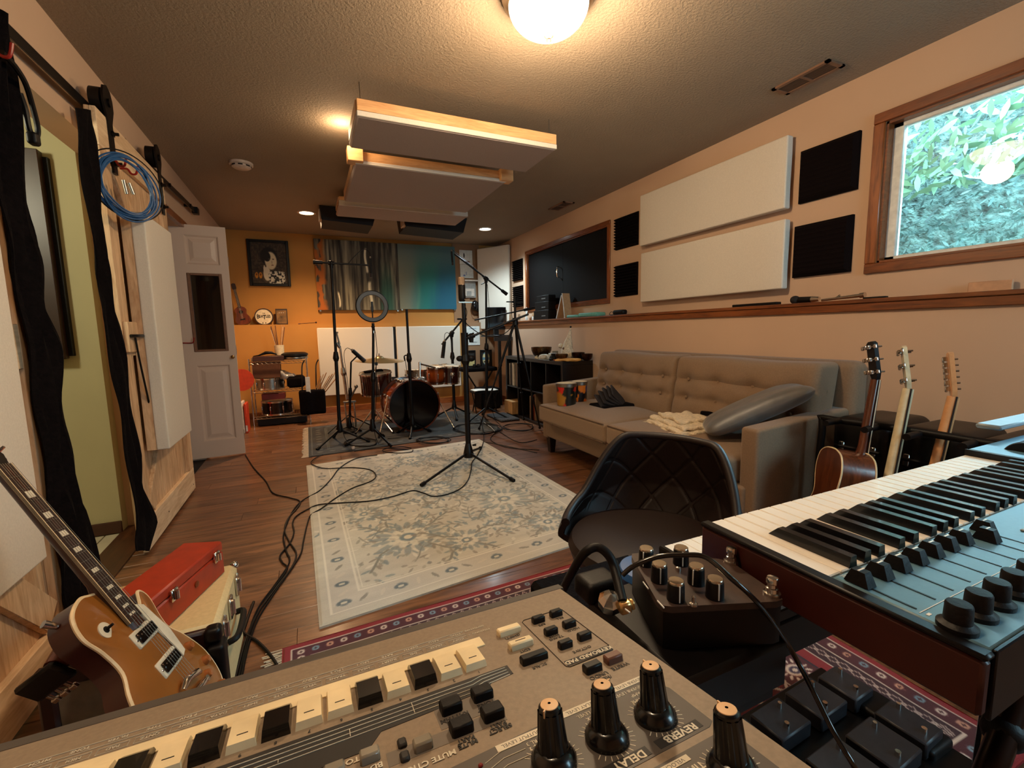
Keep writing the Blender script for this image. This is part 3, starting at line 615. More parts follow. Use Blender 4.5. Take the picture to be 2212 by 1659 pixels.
def hook(y, z, lab, x=-.818): g = G(); g.tube([(x,y,z),(x+.03,y,z+.002),(x+.045,y,z-.02),(x+.065,y,z-.018),(x+.075,y,z+.02)], .005, smooth=5); tag(g.build('red_hook', M_red), lab, 'hook', 'red vinyl hooks')
hook(2.86,1.97,'left red hook holding the blue cable coil'); hook(3.03,1.985,'right red hook holding the blue cable coil'); hook(1.93,1.98,'red hook holding black gear at the top left corner')
hc = thing('headphones', 'black headphones and straps hanging from the red hook at top left', 'headphones', (-.80,2.05,1.7))
rope('headband', [(-.77,1.93,1.97),(-.765,1.98,1.96),(-.76,2.02,1.93),(-.765,2.06,1.88),(-.77,2.09,1.82),(-.775,2.085,1.79),(-.78,2.06,1.80),(-.78,2.05,1.86),(-.78,2.03,1.90)], .008, M_dark, hc, seg=8)
g = G(); g.rbox((-.775,2.065,1.775),(.014,.018,.02),.010,3); g.build('ear_cup', M_dark, hc)
g = G(); g.rbox((-.79,3.0,.62),(.02,.05,.05),.01,3); tag(g.build('hanging_pouch', M_dark), 'small black pouch hanging on the draw cord beside the white panel', 'pouch')
# hall picture
t = thing('hall_picture', 'dark framed picture with grey and rust shapes on the hall wall', 'picture', (-1.42,3.2,1.0))
def hallart(u, v): s = vnoise(u*3, v*9, 51); c = lerp((.16,.10,.08),(.42,.24,.14),ss(.45,.6,s)); k = ss(.70,.74,v)*ss(.5,.55,vnoise(u*4+3,v*8,52)+.15); return c*(1-k[...,None])+np.array((.50,.56,.50))*k[...,None]
g = painted(40, 60, hallart, lambda u,v: (-1.66+.42*u, 3.178, 1.07+.93*v)); g.build('print', M_art, t)
parts('frame_side', P('dark_walnut',(48,26,16),.4), t, [((-1.72,3.15,1.015),(-1.65,3.20,2.075)),((-1.245,3.15,1.015),(-1.175,3.20,2.075)),((-1.65,3.15,1.015),(-1.245,3.20,1.085)),((-1.65,3.15,2.005),(-1.245,3.20,2.075))], .004)
g = G(); g.box((-1.74,3.19,1.03),(-1.155,3.219,2.05)); g.build('backing', M_dark, t)
# ================================================================ white panelled door leaf, standing open
dm = frame((-1.02,4.80,0),(.415,.037,0),None,(0,0,1)); dw = .417
d1 = thing('door_1','x','x',(-1.02,4.80,0)); del d1['label'], d1['category']; d1['kind'] = 'structure'; d1['label'] = 'narrow white panelled door leaf with dark glass pane'
M_door = P('door_paint', (206,184,166), .42, var=(3,.01))
wx0, wx1, wz0, wz1 = .125, .36, .985, 1.675
def dbox(name, a, b, mat=M_door, bev=.0): g = G(dm); g.box(a, b, bev=bev); return g.build(name, mat, d1)
for a, b in (((0,0,.015),(.105,.035,2.085)),((.355,0,.015),(dw,.035,2.085)),((.105,0,.015),(.355,.035,.17)),((.105,0,.86),(.355,.035,.985)),((.105,0,1.675),(.355,.035,1.75)),((.105,0,2.0),(.355,.035,2.085))): dbox('door_rail_board', a, b)
def raised(z0, z1):
    g = G(dm); x0, x1 = .105, .355; e = .028; f = .06
    vs = []
    for (q, yy) in ((0,0),(e*.5,.012),(e,.012),(f,.002)): vs += [(x0+q,yy,z0+q),(x1-q,yy,z0+q),(x1-q,yy,z1-q),(x0+q,yy,z1-q)]
    fs = [(4*k+i, 4*k+(i+1)%4, 4*k+4+(i+1)%4, 4*k+4+i) for k in range(3) for i in range(4)]+[(12,13,14,15)]
    g._a(vs, fs); g.box((x0,.014,z0),(x1,.03,z1)); g.build('raised_panel', M_door, d1, flat=True)
raised(.17,.86); raised(1.75,2.0)
for a, b in (((wx0-.025,-.008,wz0-.0),(wx0,.04,wz1)),((wx1-.025,-.008,wz0),(wx1,.04,wz1)),((wx0,-.008,wz0),(wx1-.025,.04,wz0+.02)),((wx0,-.008,wz1-.02),(wx1-.025,.04,wz1))): dbox('glazing_bead', a, b, P('bronze_bead', (120,84,60), .4), .003)
dbox('glass_pane', (wx0,.012,wz0+.02),(wx1-.025,.02,wz1-.02), P('dark_glass', (12,8,8), .06))
g = G(dm @ Matrix.Translation((dw-.03,0,.93)) @ Matrix.Rotation(PI/2,4,'X')); g.lathe([(.014,0),(.014,.004),(.006,.008),(.006,.02),(.014,.028),(.016,.036),(.010,.044),(.001,.046)], seg=16); g.build('knob', P('brass', (150,110,60), .3, 1.), d1)
for z in (.16,.95,1.75): dbox('hinge', (dw,.006,z),(dw+.004,.03,z+.08), M_steel)
hk = [U(395,741,'y',4.80),U(414,741,'y',4.79),U(418,738,'y',4.77),U(419,729,'y',4.76)]; g = G(); g.tube(hk, .005, smooth=4); tag(g.build('door_hook', M_red), 'thin red hook rod beside the dark door glass', 'hook')
g = G(); g.box((XL-.02,4.86,0),(XL+.018,4.93,2.12), bev=.003); g.box((XL-.02,3.98,0),(XL+.018,4.05,2.12), bev=.003); g.box((XL-.02,4.05,2.06),(XL+.018,4.86,2.12), bev=.003); struct('door_2', g, M_oakz, label='oak casing of the closet opening')
g = G(); g.box((-2.1,3.9,-.05),(XL,5.0,-.009)); struct('floor_closet', g, P('dark_closet_floor',(30,20,14),.8))
# ================================================================ shelf above the rack: ukulele, drum head, cabinet card, mallet
M_ukew = wood('mahogany', (60,22,12), (118,48,22), 'z', .3, .4)
ZS = 1.264
def guitar_outline(pts, n=6):
    """half outline (y along body from tail, x half width) -> closed polygon"""
    P_ = [Vector((x,y,0)) for x,y in pts]; half = spline(P_, n); return [(p.x,p.y) for p in half]+[(-p.x,p.y) for p in half[::-1]]
u_ = thing('ukulele', 'small brown ukulele leaning in the corner on the back ledge', 'ukulele', (-.74,6.93,ZS))
um = frame((-.745,6.915,ZS+.005),(.96,-.06,.22),None,(0,-1,.05)); 
um = frame((-.742,6.925,ZS+.004), (1,0,.17), (-.17,.03,1)); 
o_ = guitar_outline([(0,0),(.055,.006),(.083,.045),(.082,.09),(.060,.13),(.058,.15),(.066,.185),(.055,.215),(.02,.235),(0,.237)])
g = G(um); g.prism(o_, -.03, .03); g.build('body', M_ukew, u_)
g = G(um); g.prism([(-.017,.22),(.017,.22),(.014,.45),(-.014,.45)], .03, .04); g.prism([(-.014,.22),(.014,.22),(.012,.45),(-.012,.45)],.012,.03); g.build('neck', P('dark_neck',(40,18,12),.4), u_)
g = G(um); g.prism([(-.014,.45),(.014,.45),(.026,.475),(.024,.53),(0,.54),(-.024,.53),(-.026,.475)], .022, .036); g.build('headstock', P('dark_neck',(40,18,12),.4), u_)
g = G(um); g.lathe([(.024,.0301),(.024,.0312)], Matrix.Translation((0,.165,0)), 20); g.build('soundhole', M_black, u_)
g = G(um); g.box((-.028,.062,.03),(.028,.074,.038)); g.build('bridge', M_dark, u_)
g = G(um)
for k in range(4): x = -.009+.006*k; g.tube([(x,.07,.038),(x,.46,.042)], .0006, 4)
tag(g.build('strings', P('nylon',(210,200,180),.4), u_), None, None, kind='stuff')
dh = thing('miniature_drum', 'small white round drum head with black band lettering on the back ledge', 'miniature drum', (-.507,6.93,ZS))
c = Vector((-.509,6.905,ZS+.104)); dmx = frame(c, (1,.0,.0), None, (0,-1,.08))
g = G(dmx); g.lathe([(.106,-.05),(.112,-.05),(.112,.006),(.100,.006),(.100,.0)], seg=40, cap=False); g.build('hoop', P('dark_walnut',(48,26,16),.4), dh)
g = G(dmx); g.lathe([(.103,-.045),(.103,.0)], seg=40); g.build('drum_skin', P('ivory_skin',(218,200,168),.6), dh)
def ft(txt, x, y, s, bold=True, sy=1.3): text(txt, s, dmx @ Matrix.Translation((x,y,.0008)) @ Matrix.Diagonal((1,sy,1,1)), M_black, dh, bold=bold)
ft('B', -.068, 0, .058); ft('EA', -.032, .004, .040); ft('T', .006, -.008, .062); ft('LES', .050, .004, .040); ft('THE', .0, .045, .018, True, 1.)
g = G(dmx); g.box((-.022,-.092,.0005),(-.012,-.074,.001)); g.box((.012,-.092,.0005),(.022,-.074,.001)); g.build('logo_marks', M_black, dh)
jc = thing('framed_card', 'small brown weathered card in a dark frame on the back ledge', 'picture', (-.297,6.93,ZS))
jm = frame((-.297,6.90,ZS), (1,0,0), None, (0,-1,.12)); g = G(jm); g.box((-.072,0,-.02),(.072,.213,-.004), bev=.003); g.build('frame', P('dark_walnut',(48,26,16),.4), jc)
g = G(jm); g.prism([(-.055,.012),(.055,.012),(.058,.02),(.062,.19),(-.062,.19),(-.058,.02)], -.004, 0.001); g.build('card', P('sepia_card',(118,84,44),.7,var=(14,.35)), jc)
for x in (-.025,0,.025): g = G(jm); g.box((x-.006,.155,.001),(x+.006,.160,.002)); g.build('print_mark', M_paper, jc)
ma = thing('mallet', 'thin dark mallet lying on the back ledge left of the white panels', 'mallet', (.05,6.93,ZS)); g = G(); g.cyl((-.08,6.90,ZS+.006),(.125,6.91,ZS+.020),.0035); g.build('shaft', M_dark, ma); g = G(); g.ball((.128,6.91,ZS+.021),.012); g.build('head', M_dark, ma); g = G(); g.cyl((-.10,6.90,ZS+.005),(-.07,6.90,ZS+.0065),.007); g.build('grip', M_ukew, ma)
# ================================================================ RUGS
class Cv:
    """a small painter: strokes on an array, later laid on a dense mesh as the rug's woven colours"""
    def __init__(s, w, h, col): s.w, s.h = w, h; s.a = np.ones((h,w,3))*np.array(col)
    def dab(s, x, y, rx, ry, col, ang=0., al=1.):
        R_ = int(max(rx,ry)+2); x0, x1, y0, y1 = max(0,int(x)-R_), min(s.w,int(x)+R_+1), max(0,int(y)-R_), min(s.h,int(y)+R_+1)
        if x0 >= x1 or y0 >= y1: return
        X, Y = np.meshgrid(np.arange(x0,x1)-x, np.arange(y0,y1)-y); c, n = math.cos(ang), math.sin(ang); u, v = (X*c+Y*n)/rx, (-X*n+Y*c)/ry
        k = (np.clip(1.25-np.hypot(u,v)*1.0, 0, .25)*4*al)[...,None]; s.a[y0:y1,x0:x1] = s.a[y0:y1,x0:x1]*(1-k)+np.array(col)*k
    def line(s, pts, w, col, al=1.):
        for (x0,y0),(x1,y1) in zip(pts, pts[1:]):
            n = max(1, int(math.hypot(x1-x0,y1-y0)/1.0))
            for i in range(n): t = i/n; s.dab(x0+(x1-x0)*t, y0+(y1-y0)*t, w, w, col, 0, al)
    def rect(s, m, w, col): s.a[m:m+w, m:s.w-m] = col; s.a[s.h-m-w:s.h-m, m:s.w-m] = col; s.a[m:s.h-m, m:m+w] = col; s.a[m:s.h-m, s.w-m-w:s.w-m] = col
    def fn(s): return lambda u, v: s.a[np.clip((v*(s.h-1)).astype(int),0,s.h-1), np.clip((u*(s.w-1)).astype(int),0,s.w-1)]
def rug(name, lab, corners, cv, th, res, mat=None):
    a, b, c, d = [Vector(p) for p in corners]       # near-left, near-right, far-right, far-left
    q = lambda u, v, z=0: (a.lerp(b,u)).lerp(d.lerp(c,u), v)+Vector((0,0,z))
    t = thing(name, lab, 'rug', tuple((a+c)/2))
    wob = lambda u, v: .0025*math.sin(u*23+v*9)+.002*math.sin(v*31)
    g = painted(res[0], res[1], cv.fn(), lambda u,v: q(u, v, th+wob(u,v)*.5-(.004 if min(u,v,1-u,1-v) < .004 else 0))); g.build('woven_pile', mat or M_rug, t)
    g = G(); n = 24
    ring = [(i/n,0) for i in range(n)]+[(1,i/n) for i in range(n)]+[(1-i/n,1) for i in range(n)]+[(0,1-i/n) for i in range(n)]
    lo = [q(u,v,0) for u,v in ring]; hi = [q(u,v,th-.003) for u,v in ring]; m = len(ring); g._a(lo+hi, [(i,(i+1)%m,m+(i+1)%m,m+i) for i in range(m)]+[tuple(range(m))[::-1]]); g.build('rug_edge', P(name+'_edge', tuple(int(255*x) for x in cv.a[2,5]), .95), t)
    return t, q
M_rug = vcol('rug_wool', .95, (500,.5), sheen=.15)
RR = np.random.RandomState(12)
cv = Cv(330, 470, (.78,.75,.69)); nz = vnoise(*[q_*1. for q_ in np.meshgrid(np.linspace(0,9,330), np.linspace(0,60,470))], 77); cv.a *= (.93+.12*nz)[...,None]
cols = [(.52,.56,.56),(.60,.58,.53),(.47,.52,.54),(.66,.62,.56),(.86,.83,.77),(.56,.52,.47)]
def flower(x, y, r, n=9):
    cc = cols[RR.randint(0,3)]
    for k in range(n*2): a = k*PI/n+RR.uniform(-.1,.1); cv.dab(x+math.cos(a)*r, y+math.sin(a)*r, r*.30, r*.11, cc, a, .6)
    for k in range(n): a = k*2*PI/n; cv.dab(x+math.cos(a)*r*.55, y+math.sin(a)*r*.55, r*.22, r*.12, (.85,.82,.75), a, .8)
    cv.dab(x, y, r*.28, r*.28, cc); cv.dab(x, y, r*.14, r*.14, (.84,.80,.72))
def branch(x, y, a, n, w):
    pts = [(x,y)]
    for i in range(n): a += RR.uniform(-.55,.55); x += math.cos(a)*11; y += math.sin(a)*11; pts.append((x,y)); cv.dab(x+math.cos(a+1.3)*5, y+math.sin(a+1.3)*5, 4.6, 1.6, cols[RR.randint(0,6)], a+.7, .85); cv.dab(x-math.cos(a+1.3)*5, y-math.sin(a+1.3)*5, 4.6, 1.6, cols[RR.randint(0,6)], a-.7, .8)
    cv.line(pts, w*.8, (.52,.51,.47), .7); return x, y
for i in range(90): branch(RR.uniform(45,285), RR.uniform(45,425), RR.uniform(0,6.3), RR.randint(2,6), 1.0)
for x, y, r in ((95,110,30),(235,150,28),(165,235,26),(90,300,24),(240,330,25),(165,395,20),(150,70,18),(250,60,18),(60,200,17),(280,240,17)): 
    for k in range(4): branch(x+math.cos(k*1.57+.6)*r, y+math.sin(k*1.57+.6)*r, k*1.57+.6, 4, 1.7)
    flower(x, y, r)
for i in range(700): x, y = RR.uniform(36,294), RR.uniform(36,434); cv.dab(x, y, RR.uniform(2,5), RR.uniform(1,2), cols[RR.randint(0,6)], RR.uniform(0,3), .7)
bd_ = np.zeros((470,330),bool); bd_[8:34,8:-8] = bd_[-34:-8,8:-8] = True; bd_[8:-8,8:34] = bd_[8:-8,-34:-8] = True; cv.a[bd_] = np.array((.77,.74,.69))*(.93+.12*nz)[bd_][:,None]
for m_, w_ in ((9,2),(33,2),(37,1)): cv.rect(m_, w_, (.86,.83,.77))
per = [(x,21) for x in range(20,312,16)]+[(x,449) for x in range(20,312,16)]+[(21,y) for y in range(36,440,16)]+[(309,y) for y in range(36,440,16)]
for i, (x, y) in enumerate(per):
    if i%3 == 0: cv.dab(x, y, 5.5, 3.8, (.40,.44,.46)); cv.dab(x, y, 2.4, 1.7, (.80,.77,.70))
    else: cv.dab(x, y, 5, 1.6, (.52,.50,.46) if i%2 else (.80,.76,.70), RR.uniform(0,3), .8)
BL, TL, TR = Vector((-.031,1.764,0)), Vector((-.079,4.128,0)), Vector((1.556,4.306,0)); BR = BL+(TR-TL)
rug('area_rug', 'large pale grey and beige floral rug under the microphone stand', (BL,BR,TR,TL), cv, .012, (330,470))
cv = Cv(420, 300, (.36,.05,.08)); mar = (.28,.05,.09); wh = (.80,.72,.66)
for m_, w_, c_ in ((0,7,(.52,.06,.09)),(7,1,wh),(8,13,mar),(21,1,wh),(22,14,(.20,.05,.09)),(36,1,wh),(37,10,(.50,.08,.10)),(47,2,(.12,.08,.14)),(49,34,mar),(83,1,wh)): cv.rect(m_, w_, c_)
def ringpts(m, st): return [(x,m) for x in range(m,420-m,st)]+[(x,300-m) for x in range(m,420-m,st)]+[(m,y) for y in range(m,300-m,st)]+[(420-m,y) for y in range(m,300-m,st)]
for i,(x,y) in enumerate(ringpts(14,11)): cv.dab(x,y,2.6,2.6,(wh,(.45,.55,.6),(.75,.55,.45))[i%3]); cv.dab(x,y,1.0,1.0,mar)
for i,(x,y) in enumerate(ringpts(29,8)): cv.line([(x-3,y),(x,y-5),(x+3,y),(x,y+5),(x-3,y)], .5, wh, .8)
for i,(x,y) in enumerate(ringpts(66,32)):
    for k in range(14): a = k*PI/7; cv.dab(x+math.cos(a)*11, y+math.sin(a)*9, 2.2, .9, wh, a)
    cv.dab(x,y,7,5,wh); cv.dab(x,y,4.5,3,(.22,.16,.26)); cv.dab(x,y,2,1.5,wh)
for x in range(95,330,26):
    for y in range(95,210,26): cv.line([(x-8,y),(x,y-8),(x+8,y),(x,y+8),(x-8,y)], .8, wh); cv.dab(x,y,3,3,(.5,.08,.1))
rt, rq = rug('persian_rug', 'dark red patterned rug with white fringe under the keyboards', ((-.13,.44,0),(1.64,.40,0),(1.66,1.76,0),(-.155,1.70,0)), cv, .010, (420,300))
def fringe(parent, p0, p1, out, n, ln, mat, z=.006):
    g = G()
    for i in range(n):
        t = (i+RNG.uniform(-.3,.3))/n; p = Vector(p0).lerp(Vector(p1), t); d = Vector(out)*ln*RNG.uniform(.7,1.15); s_ = (Vector(p1)-Vector(p0)).normalized()*RNG.uniform(-.012,.012)
        g.tube([p+Vector((0,0,z)), p+d*.5+s_*.5+Vector((0,0,.004)), p+d+s_+Vector((0,0,.003))], .0022, 4)
    return tag(g.build('fringe', mat, parent), kind='stuff')
M_fr = P('cream_fringe', (214,196,170), .9)
fringe(rt, (-.13,.44,0), (-.155,1.70,0), (-1,0,0), 150, .06, M_fr)
cv = Cv(260, 170, (.125,.115,.105)); nz = vnoise(*np.meshgrid(np.linspace(0,20,260), np.linspace(0,14,170)), 81); cv.a *= (.55+.9*nz)[...,None]
for m_, w_, c_ in ((4,1,(.34,.34,.32)),(22,1,(.32,.33,.31)),(24,1,(.30,.30,.28))): cv.rect(m_, w_, c_)
for i,(x,y) in enumerate([(x,y) for x in range(13,250,14) for y in (13,157)]+[(x,y) for y in range(26,150,14) for x in (13,247)]): cv.dab(x,y,3.2,2.2,(.42,.42,.40),0,.7)
for i in range(60): cv.dab(RR.uniform(30,230),RR.uniform(30,140),RR.uniform(2,7),RR.uniform(1,3),(.30,.30,.28),RR.uniform(0,3),.5)
rt, rq = rug('drum_rug', 'faded charcoal rug with cream fringe under the drum kit', ((-.06,4.43,0),(1.95,4.60,0),(2.06,6.06,0),(-.06,5.88,0)), cv, .008, (260,170))
fringe(rt, (-.06,4.43,0), (-.06,5.88,0), (-1,0,0), 170, .055, M_fr)
# ================================================================ SOFA
M_sofa = P('taupe_upholstery', (128,102,78), .92, var=(140,.06), bump=(520,.35,.003), sheen=.15)
M_pipe = P('sofa_piping', (92,68,50), .9)
sf = thing('sofa', 'taupe tufted two-seat sofa against the right wall', 'sofa', (2.35,2.5,0))
g = G(); g.rbox((2.33,2.53,.235),(.395,1.03,.085),.02,6); g.build('base_rail', M_sofa, sf)
for y0, y1, ya in ((1.445,1.545,0),(3.545,3.645,1)):
    def fa(q, s=0): return (q[0], q[1], q[2]+(.045*(q[0]+.37)/.74 if q[2] > 0 else 0))
    g = G(); g.rbox((2.335,(y0+y1)/2,.375),(.385,.05,.245),.018,8,fn=fa); g.build('arm', M_sofa, sf)
for (ya, yb) in ((1.555,2.535),(2.545,3.54)):
    def fs_(q, L_=(yb-ya)/2): return (q[0], q[1], q[2]+(.036*(1-(q[0]/.36)**2)*(1-(q[1]/L_)**4) if q[2] > 0 else 0))
    g = G(); g.rbox((2.21,(ya+yb)/2,.385),(.36,(yb-ya)/2,.075),.03,12,fn=fs_); c_ = g.build('seat_cushion', M_sofa, sf)
    for z in (.452,.318): g = G(); g.tube([(1.853,ya+.02,z),(1.853,yb-.02,z)], .0045, 6); g.build('piping', M_pipe, c_)
def back_cushion(ya, yb, nb):
    cy, hl = (ya+yb)/2, (yb-ya)/2; hz = .235; th = .095
    btn = [(-hl+2*hl*(i+.5+(.0 if r_ else .0))/nb, -.055+.13*r_) for r_ in (0,1) for i in range(nb)]
    def f(q):
        x, y, z = q; puff = .035*(1-(y/hl)**4)*(1-(z/hz)**4)
        if x < 0:
            dd = 0
            for by, bz in btn: r2 = ((y-by)/.055)**2+((z-bz)/.045)**2; dd += .038*math.exp(-r2)+.012*math.exp(-((z-bz)/.02)**2-((y-by)/.16)**4)
            x -= puff-min(dd, .05)
        return (x+z*.16, y, z+.004*math.sin(y*9))
    g = G(); g.rbox((2.545,cy,.675),(th,hl,hz),.035,26,fn=f); c_ = g.build('back_cushion', M_sofa, sf)
    for by, bz in btn: g = G(); g.ball((2.545-th+.010+bz*.16, cy+by, .675+bz), .012, 10, (.5,1,1)); g.build('button', M_sofa, c_)
    g = G(); g.tube([(2.545-th+.02+hz*.16, ya+.03, .675+hz-.012),(2.545-th+.02+hz*.16, yb-.03, .675+hz-.012)], .0045, 6); g.build('piping', M_pipe, c_)
back_cushion(1.50,2.525,4); back_cushion(2.535,3.50,4)
g = G(); g.rbox((2.725,2.49,.56),(.065,1.075,.36),.05,8); g.build('back_frame', M_sofa, sf)
for x in (1.99,2.68):
    for y in (1.53,3.55): g = G(); g._a([(x-.035,y-.035,.16),(x+.035,y-.035,.16),(x+.035,y+.035,.16),(x-.035,y+.035,.16),(x-.022,y-.022,0),(x+.022,y-.022,0),(x+.022,y+.022,0),(x-.022,y+.022,0)], [(0,1,2,3),(7,6,5,4),(4,5,1,0),(5,6,2,1),(6,7,3,2),(7,4,0,3)]); g.build('leg', P('espresso_wood',(26,12,8),.4), sf, flat=True)
# pillow
M_satin = P('grey_satin', (92,86,80), .42, var=(12,.1), bump=(9,.25,.03), sheen=.3)
pm = frame((2.28,1.72,.655), (.66,-.60,.40), (.7,.7,.0))
def fp(q):
    x, y, z = q; a, b = abs(x)/.33, abs(y)/.30; k = max(.10, (1-a**2.6)*(1-b**2.6))**.55; return (x*(1-.10*(1-a)*b**3), y*(1-.12*b*(1-a**2)*0), z*k+.03*math.sin(x*5)*b)
g = G(pm); g.rbox((0,0,0),(.29,.16,.06),.07,18,fn=fp); pl = thing('throw_pillow','large grey satin pillow leaning on the sofa arm nearest the camera','pillow',(2.3,1.7,.46)); g.build('pillow_case', M_satin, pl)
# cream knitted throw
M_knit = P('cream_knit', (222,202,172), .95, var=(60,.1), bump=(160,.9,.01)); M_fleece = P('pale_fleece', (206,220,214), .95, bump=(200,.6,.004))
th = thing('knitted_throw', 'cream knitted throw folded on the sofa seat', 'blanket', (2.2,2.1,.46))
for k, (z, w, l, dx, dy) in enumerate(((.476,.17,.23,0,0),(.494,.165,.225,.005,-.005),(.512,.15,.21,.02,.0),(.530,.12,.15,.05,.05))):
    g = G(Matrix.Translation((2.175+dx,2.13+dy,z)) @ Matrix.Rotation(-.25,4,'Z')); g.rbox((0,0,0),(w,l,.011),.010,14,fn=lambda q,k=k:(q[0]+.006*math.sin(q[1]*40+k), q[1]+.006*math.sin(q[0]*50+k), q[2]+.006*math.sin(q[0]*26+q[1]*33+k*2)+.004*math.sin(q[0]*90))); g.build('fold', M_knit, th)
g = G()
for i in range(46): y = 1.90+.5*i/46; x = 2.005+RNG.uniform(-.01,.01)+(y-2.13)*.23; g.tube([(x+.02,y,.484),(x-.012,y+RNG.uniform(-.01,.01),.478),(x-.035,y+RNG.uniform(-.015,.015),.466)], .003, 5)
tag(g.build('tassels', M_knit, th), kind='stuff')
g = G(Matrix.Translation((2.40,2.06,.49)) @ Matrix.Rotation(-.1,4,'Z')); g.rbox((0,0,0),(.13,.26,.028),.02,10,fn=lambda q:(q[0],q[1],q[2]+.008*math.sin(q[1]*18)+.006*math.sin(q[0]*26))); tag(g.build('fleece_blanket', M_fleece), 'folded pale fleece between the knitted throw and the grey pillow', 'blanket')
g = G(Matrix.Translation((2.50,2.00,.535)) @ Matrix.Rotation(.12,4,'Z')); g.rbox((0,0,0),(.09,.22,.016),.012,8,fn=lambda q:(q[0],q[1],q[2]+.01*math.sin(q[1]*12))); tag(g.build('folded_shirt', M_cloth), 'black folded garment behind the pale fleece on the sofa', 'clothing')
g = G(Matrix.Translation((2.52,1.96,.565)) @ Matrix.Rotation(.12,4,'Z')); g.rbox((0,0,0),(.07,.20,.010),.009,8,fn=lambda q:(q[0],q[1],q[2]+.012*math.sin(q[1]*9+1))); tag(g.build('folded_towel', M_knit), 'small cream towel on top of the black garment on the sofa', 'towel')
# ridged black bag on the far seat
bg_ = thing('folded_bag', 'black ridged folded bag lying on the far sofa cushion', 'bag', (2.25,3.0,.47))
for k in range(5): a = .15+k*.17; g = G(frame((2.36,2.98,.50), (-math.cos(a),.1,math.sin(a)), None, (math.sin(a)*.7,-.6,math.cos(a)))); g.box((-.02,-.08,-.006),(.25-.02*k,.09,.010), bev=.004); g.build('flap', P('black_canvas',(30,20,20),.85,bump=(200,.4)), bg_)
g = G(); g.rbox((2.26,3.0,.488),(.16,.11,.02),.015,6); g.build('bag_base', M_cloth, bg_)
# bongos
bo = thing('bongo_drums', 'pair of small bongo drums with colourful painted shells on the sofa', 'bongo drums', (2.03,3.3,.47))
def bongo_paint(sd, pal):
    def f(u, v):
        c = np.ones(u.shape+(3,))*np.array(pal[0]); 
        for k, q in enumerate(pal[1:]): m = ss(.57,.60,vnoise(u*7+k*5, v*2.6+k*3, sd+k, 2)); c = c*(1-m[...,None])+np.array(q)*m[...,None]
        return c
    return f
M_shell = vcol('painted_shell', .3, coat=.4)
for (cx, cy, r, sd, pal) in ((1.995,3.29,.086,61,((.05,.07,.06),(.10,.18,.12),(.75,.10,.07),(.62,.42,.12))),(2.155,3.33,.066,71,((.06,.05,.08),(.80,.42,.10),(.12,.16,.34)))):
    g = painted(64, 20, bongo_paint(sd,pal), lambda u,v: (cx+r*(.93+.07*v)*math.cos(u*2*PI), cy+r*(.93+.07*v)*math.sin(u*2*PI), .477+.18*v)); sh_ = g.build('shell', M_shell, bo)
    g = G(Matrix.Translation((cx,cy,.66))); g.lathe([(r*1.05,-.022),(r*1.07,-.022),(r*1.07,.004),(r*.98,.006),(.001,.005)], seg=32, cap=False); g.build('rim', M_steel, bo)
    g = G(Matrix.Translation((cx,cy,.667))); g.lathe([(r*.96,0),(.001,.001)], seg=32, cap=False); g.build('drum_skin', P('ivory_skin',(218,200,168),.6), bo)
g = G(); g.box((2.06,3.29,.53),(2.11,3.34,.60), bev=.004); g.build('joining_block', M_dark, bo)
# ================================================================ CUBE SHELF AND WHAT STANDS ON IT
M_esp = wood('blackbrown_veneer', (10,5,5), (22,11,9), 'y', .4, .05, bump=.05)
sh = thing('cube_shelf', 'black-brown open cube shelf between the sofa and the far corner', 'shelf', (2.6,4.8,0)); X0, X1, Y0, Y1 = 2.41, 2.79, 4.05, 5.54
parts('top_board', M_esp, sh, [((X0,Y0,.745),(X1,Y1,.785))]); parts('side_board', M_esp, sh, [((X0,Y0,.0),(X1,Y0+.038,.745)),((X0,Y1-.038,0),(X1,Y1,.745))]); parts('bottom_board', M_esp, sh, [((X0,Y0+.038,0),(X1,Y1-.038,.035))]); parts('back_board', M_esp, sh, [((X1-.01,Y0+.038,.035),(X1,Y1-.038,.745))])
parts('middle_board', M_esp, sh, [((X0+.002,Y0+.038,.382),(X1-.01,Y1-.038,.398))])
for k in (1,2,3): y = Y0+(Y1-Y0)*k/4; parts('divider', M_esp, sh, [((X0+.002,y-.008,.035),(X1-.01,y+.008,.382)),((X0+.002,y-.008,.398),(X1-.01,y+.008,.745))])
bk_cols = [((214,210,200),'white'),((30,26,28),'black'),((120,96,74),'brown'),((196,190,178),'cream'),((66,58,56),'dark grey'),((150,60,36),'rust'),((88,78,66),'olive brown')]
pos_words = []
def book(y, w, h, dpt, z, ci, lab, grp):
    c_, nm = bk_cols[ci]; t = thing('book', lab, 'book', (X0+.03+dpt/2,y+w/2,z), grp)
    g = G(); g.box((X0+.03,y,z),(X0+.03+dpt,y+w,z+h), bev=.002); g.build('cover', P('cover_'+nm.replace(' ','_'), c_, .5), t); g = G(); g.box((X0+.034,y+.002,z+h-.0005),(X0+.028+dpt,y+w-.002,z+h+.0015)); g.build('pages', M_paper, t)
order = ['farthest','second','third','fourth','fifth','sixth','seventh','eighth','ninth']
y = Y1-.05
for i, ci in enumerate((0,1,4,0,3,2,1,6)):
    w = (.022,.035,.03,.026,.03,.04,.03,.028)[i]; y -= w+.003
    if i == 5: y -= .05
    book(y, w, .29+.02*math.sin(i*3), .27, .398, ci, '%s album %s, upper far cube of the shelf'%(bk_cols[ci][1], ('at the far end','next to the far end white one','third from the far end','beside the grey one','after the two white ones','leaning past the gap','near the divider','against the divider')[i]), 'albums in the shelf')
for i, ci in enumerate((2,3,5,2)): w = .035; y = 4.86-.045*i; book(y, w, .28+.015*i, .28, .035, ci, '%s album in the lower cubes, %s'%(bk_cols[ci][1],('nearest the wood box','second from the wood box','beside the two brown ones','closest to the sofa')[i]), 'albums in the lower cubes')
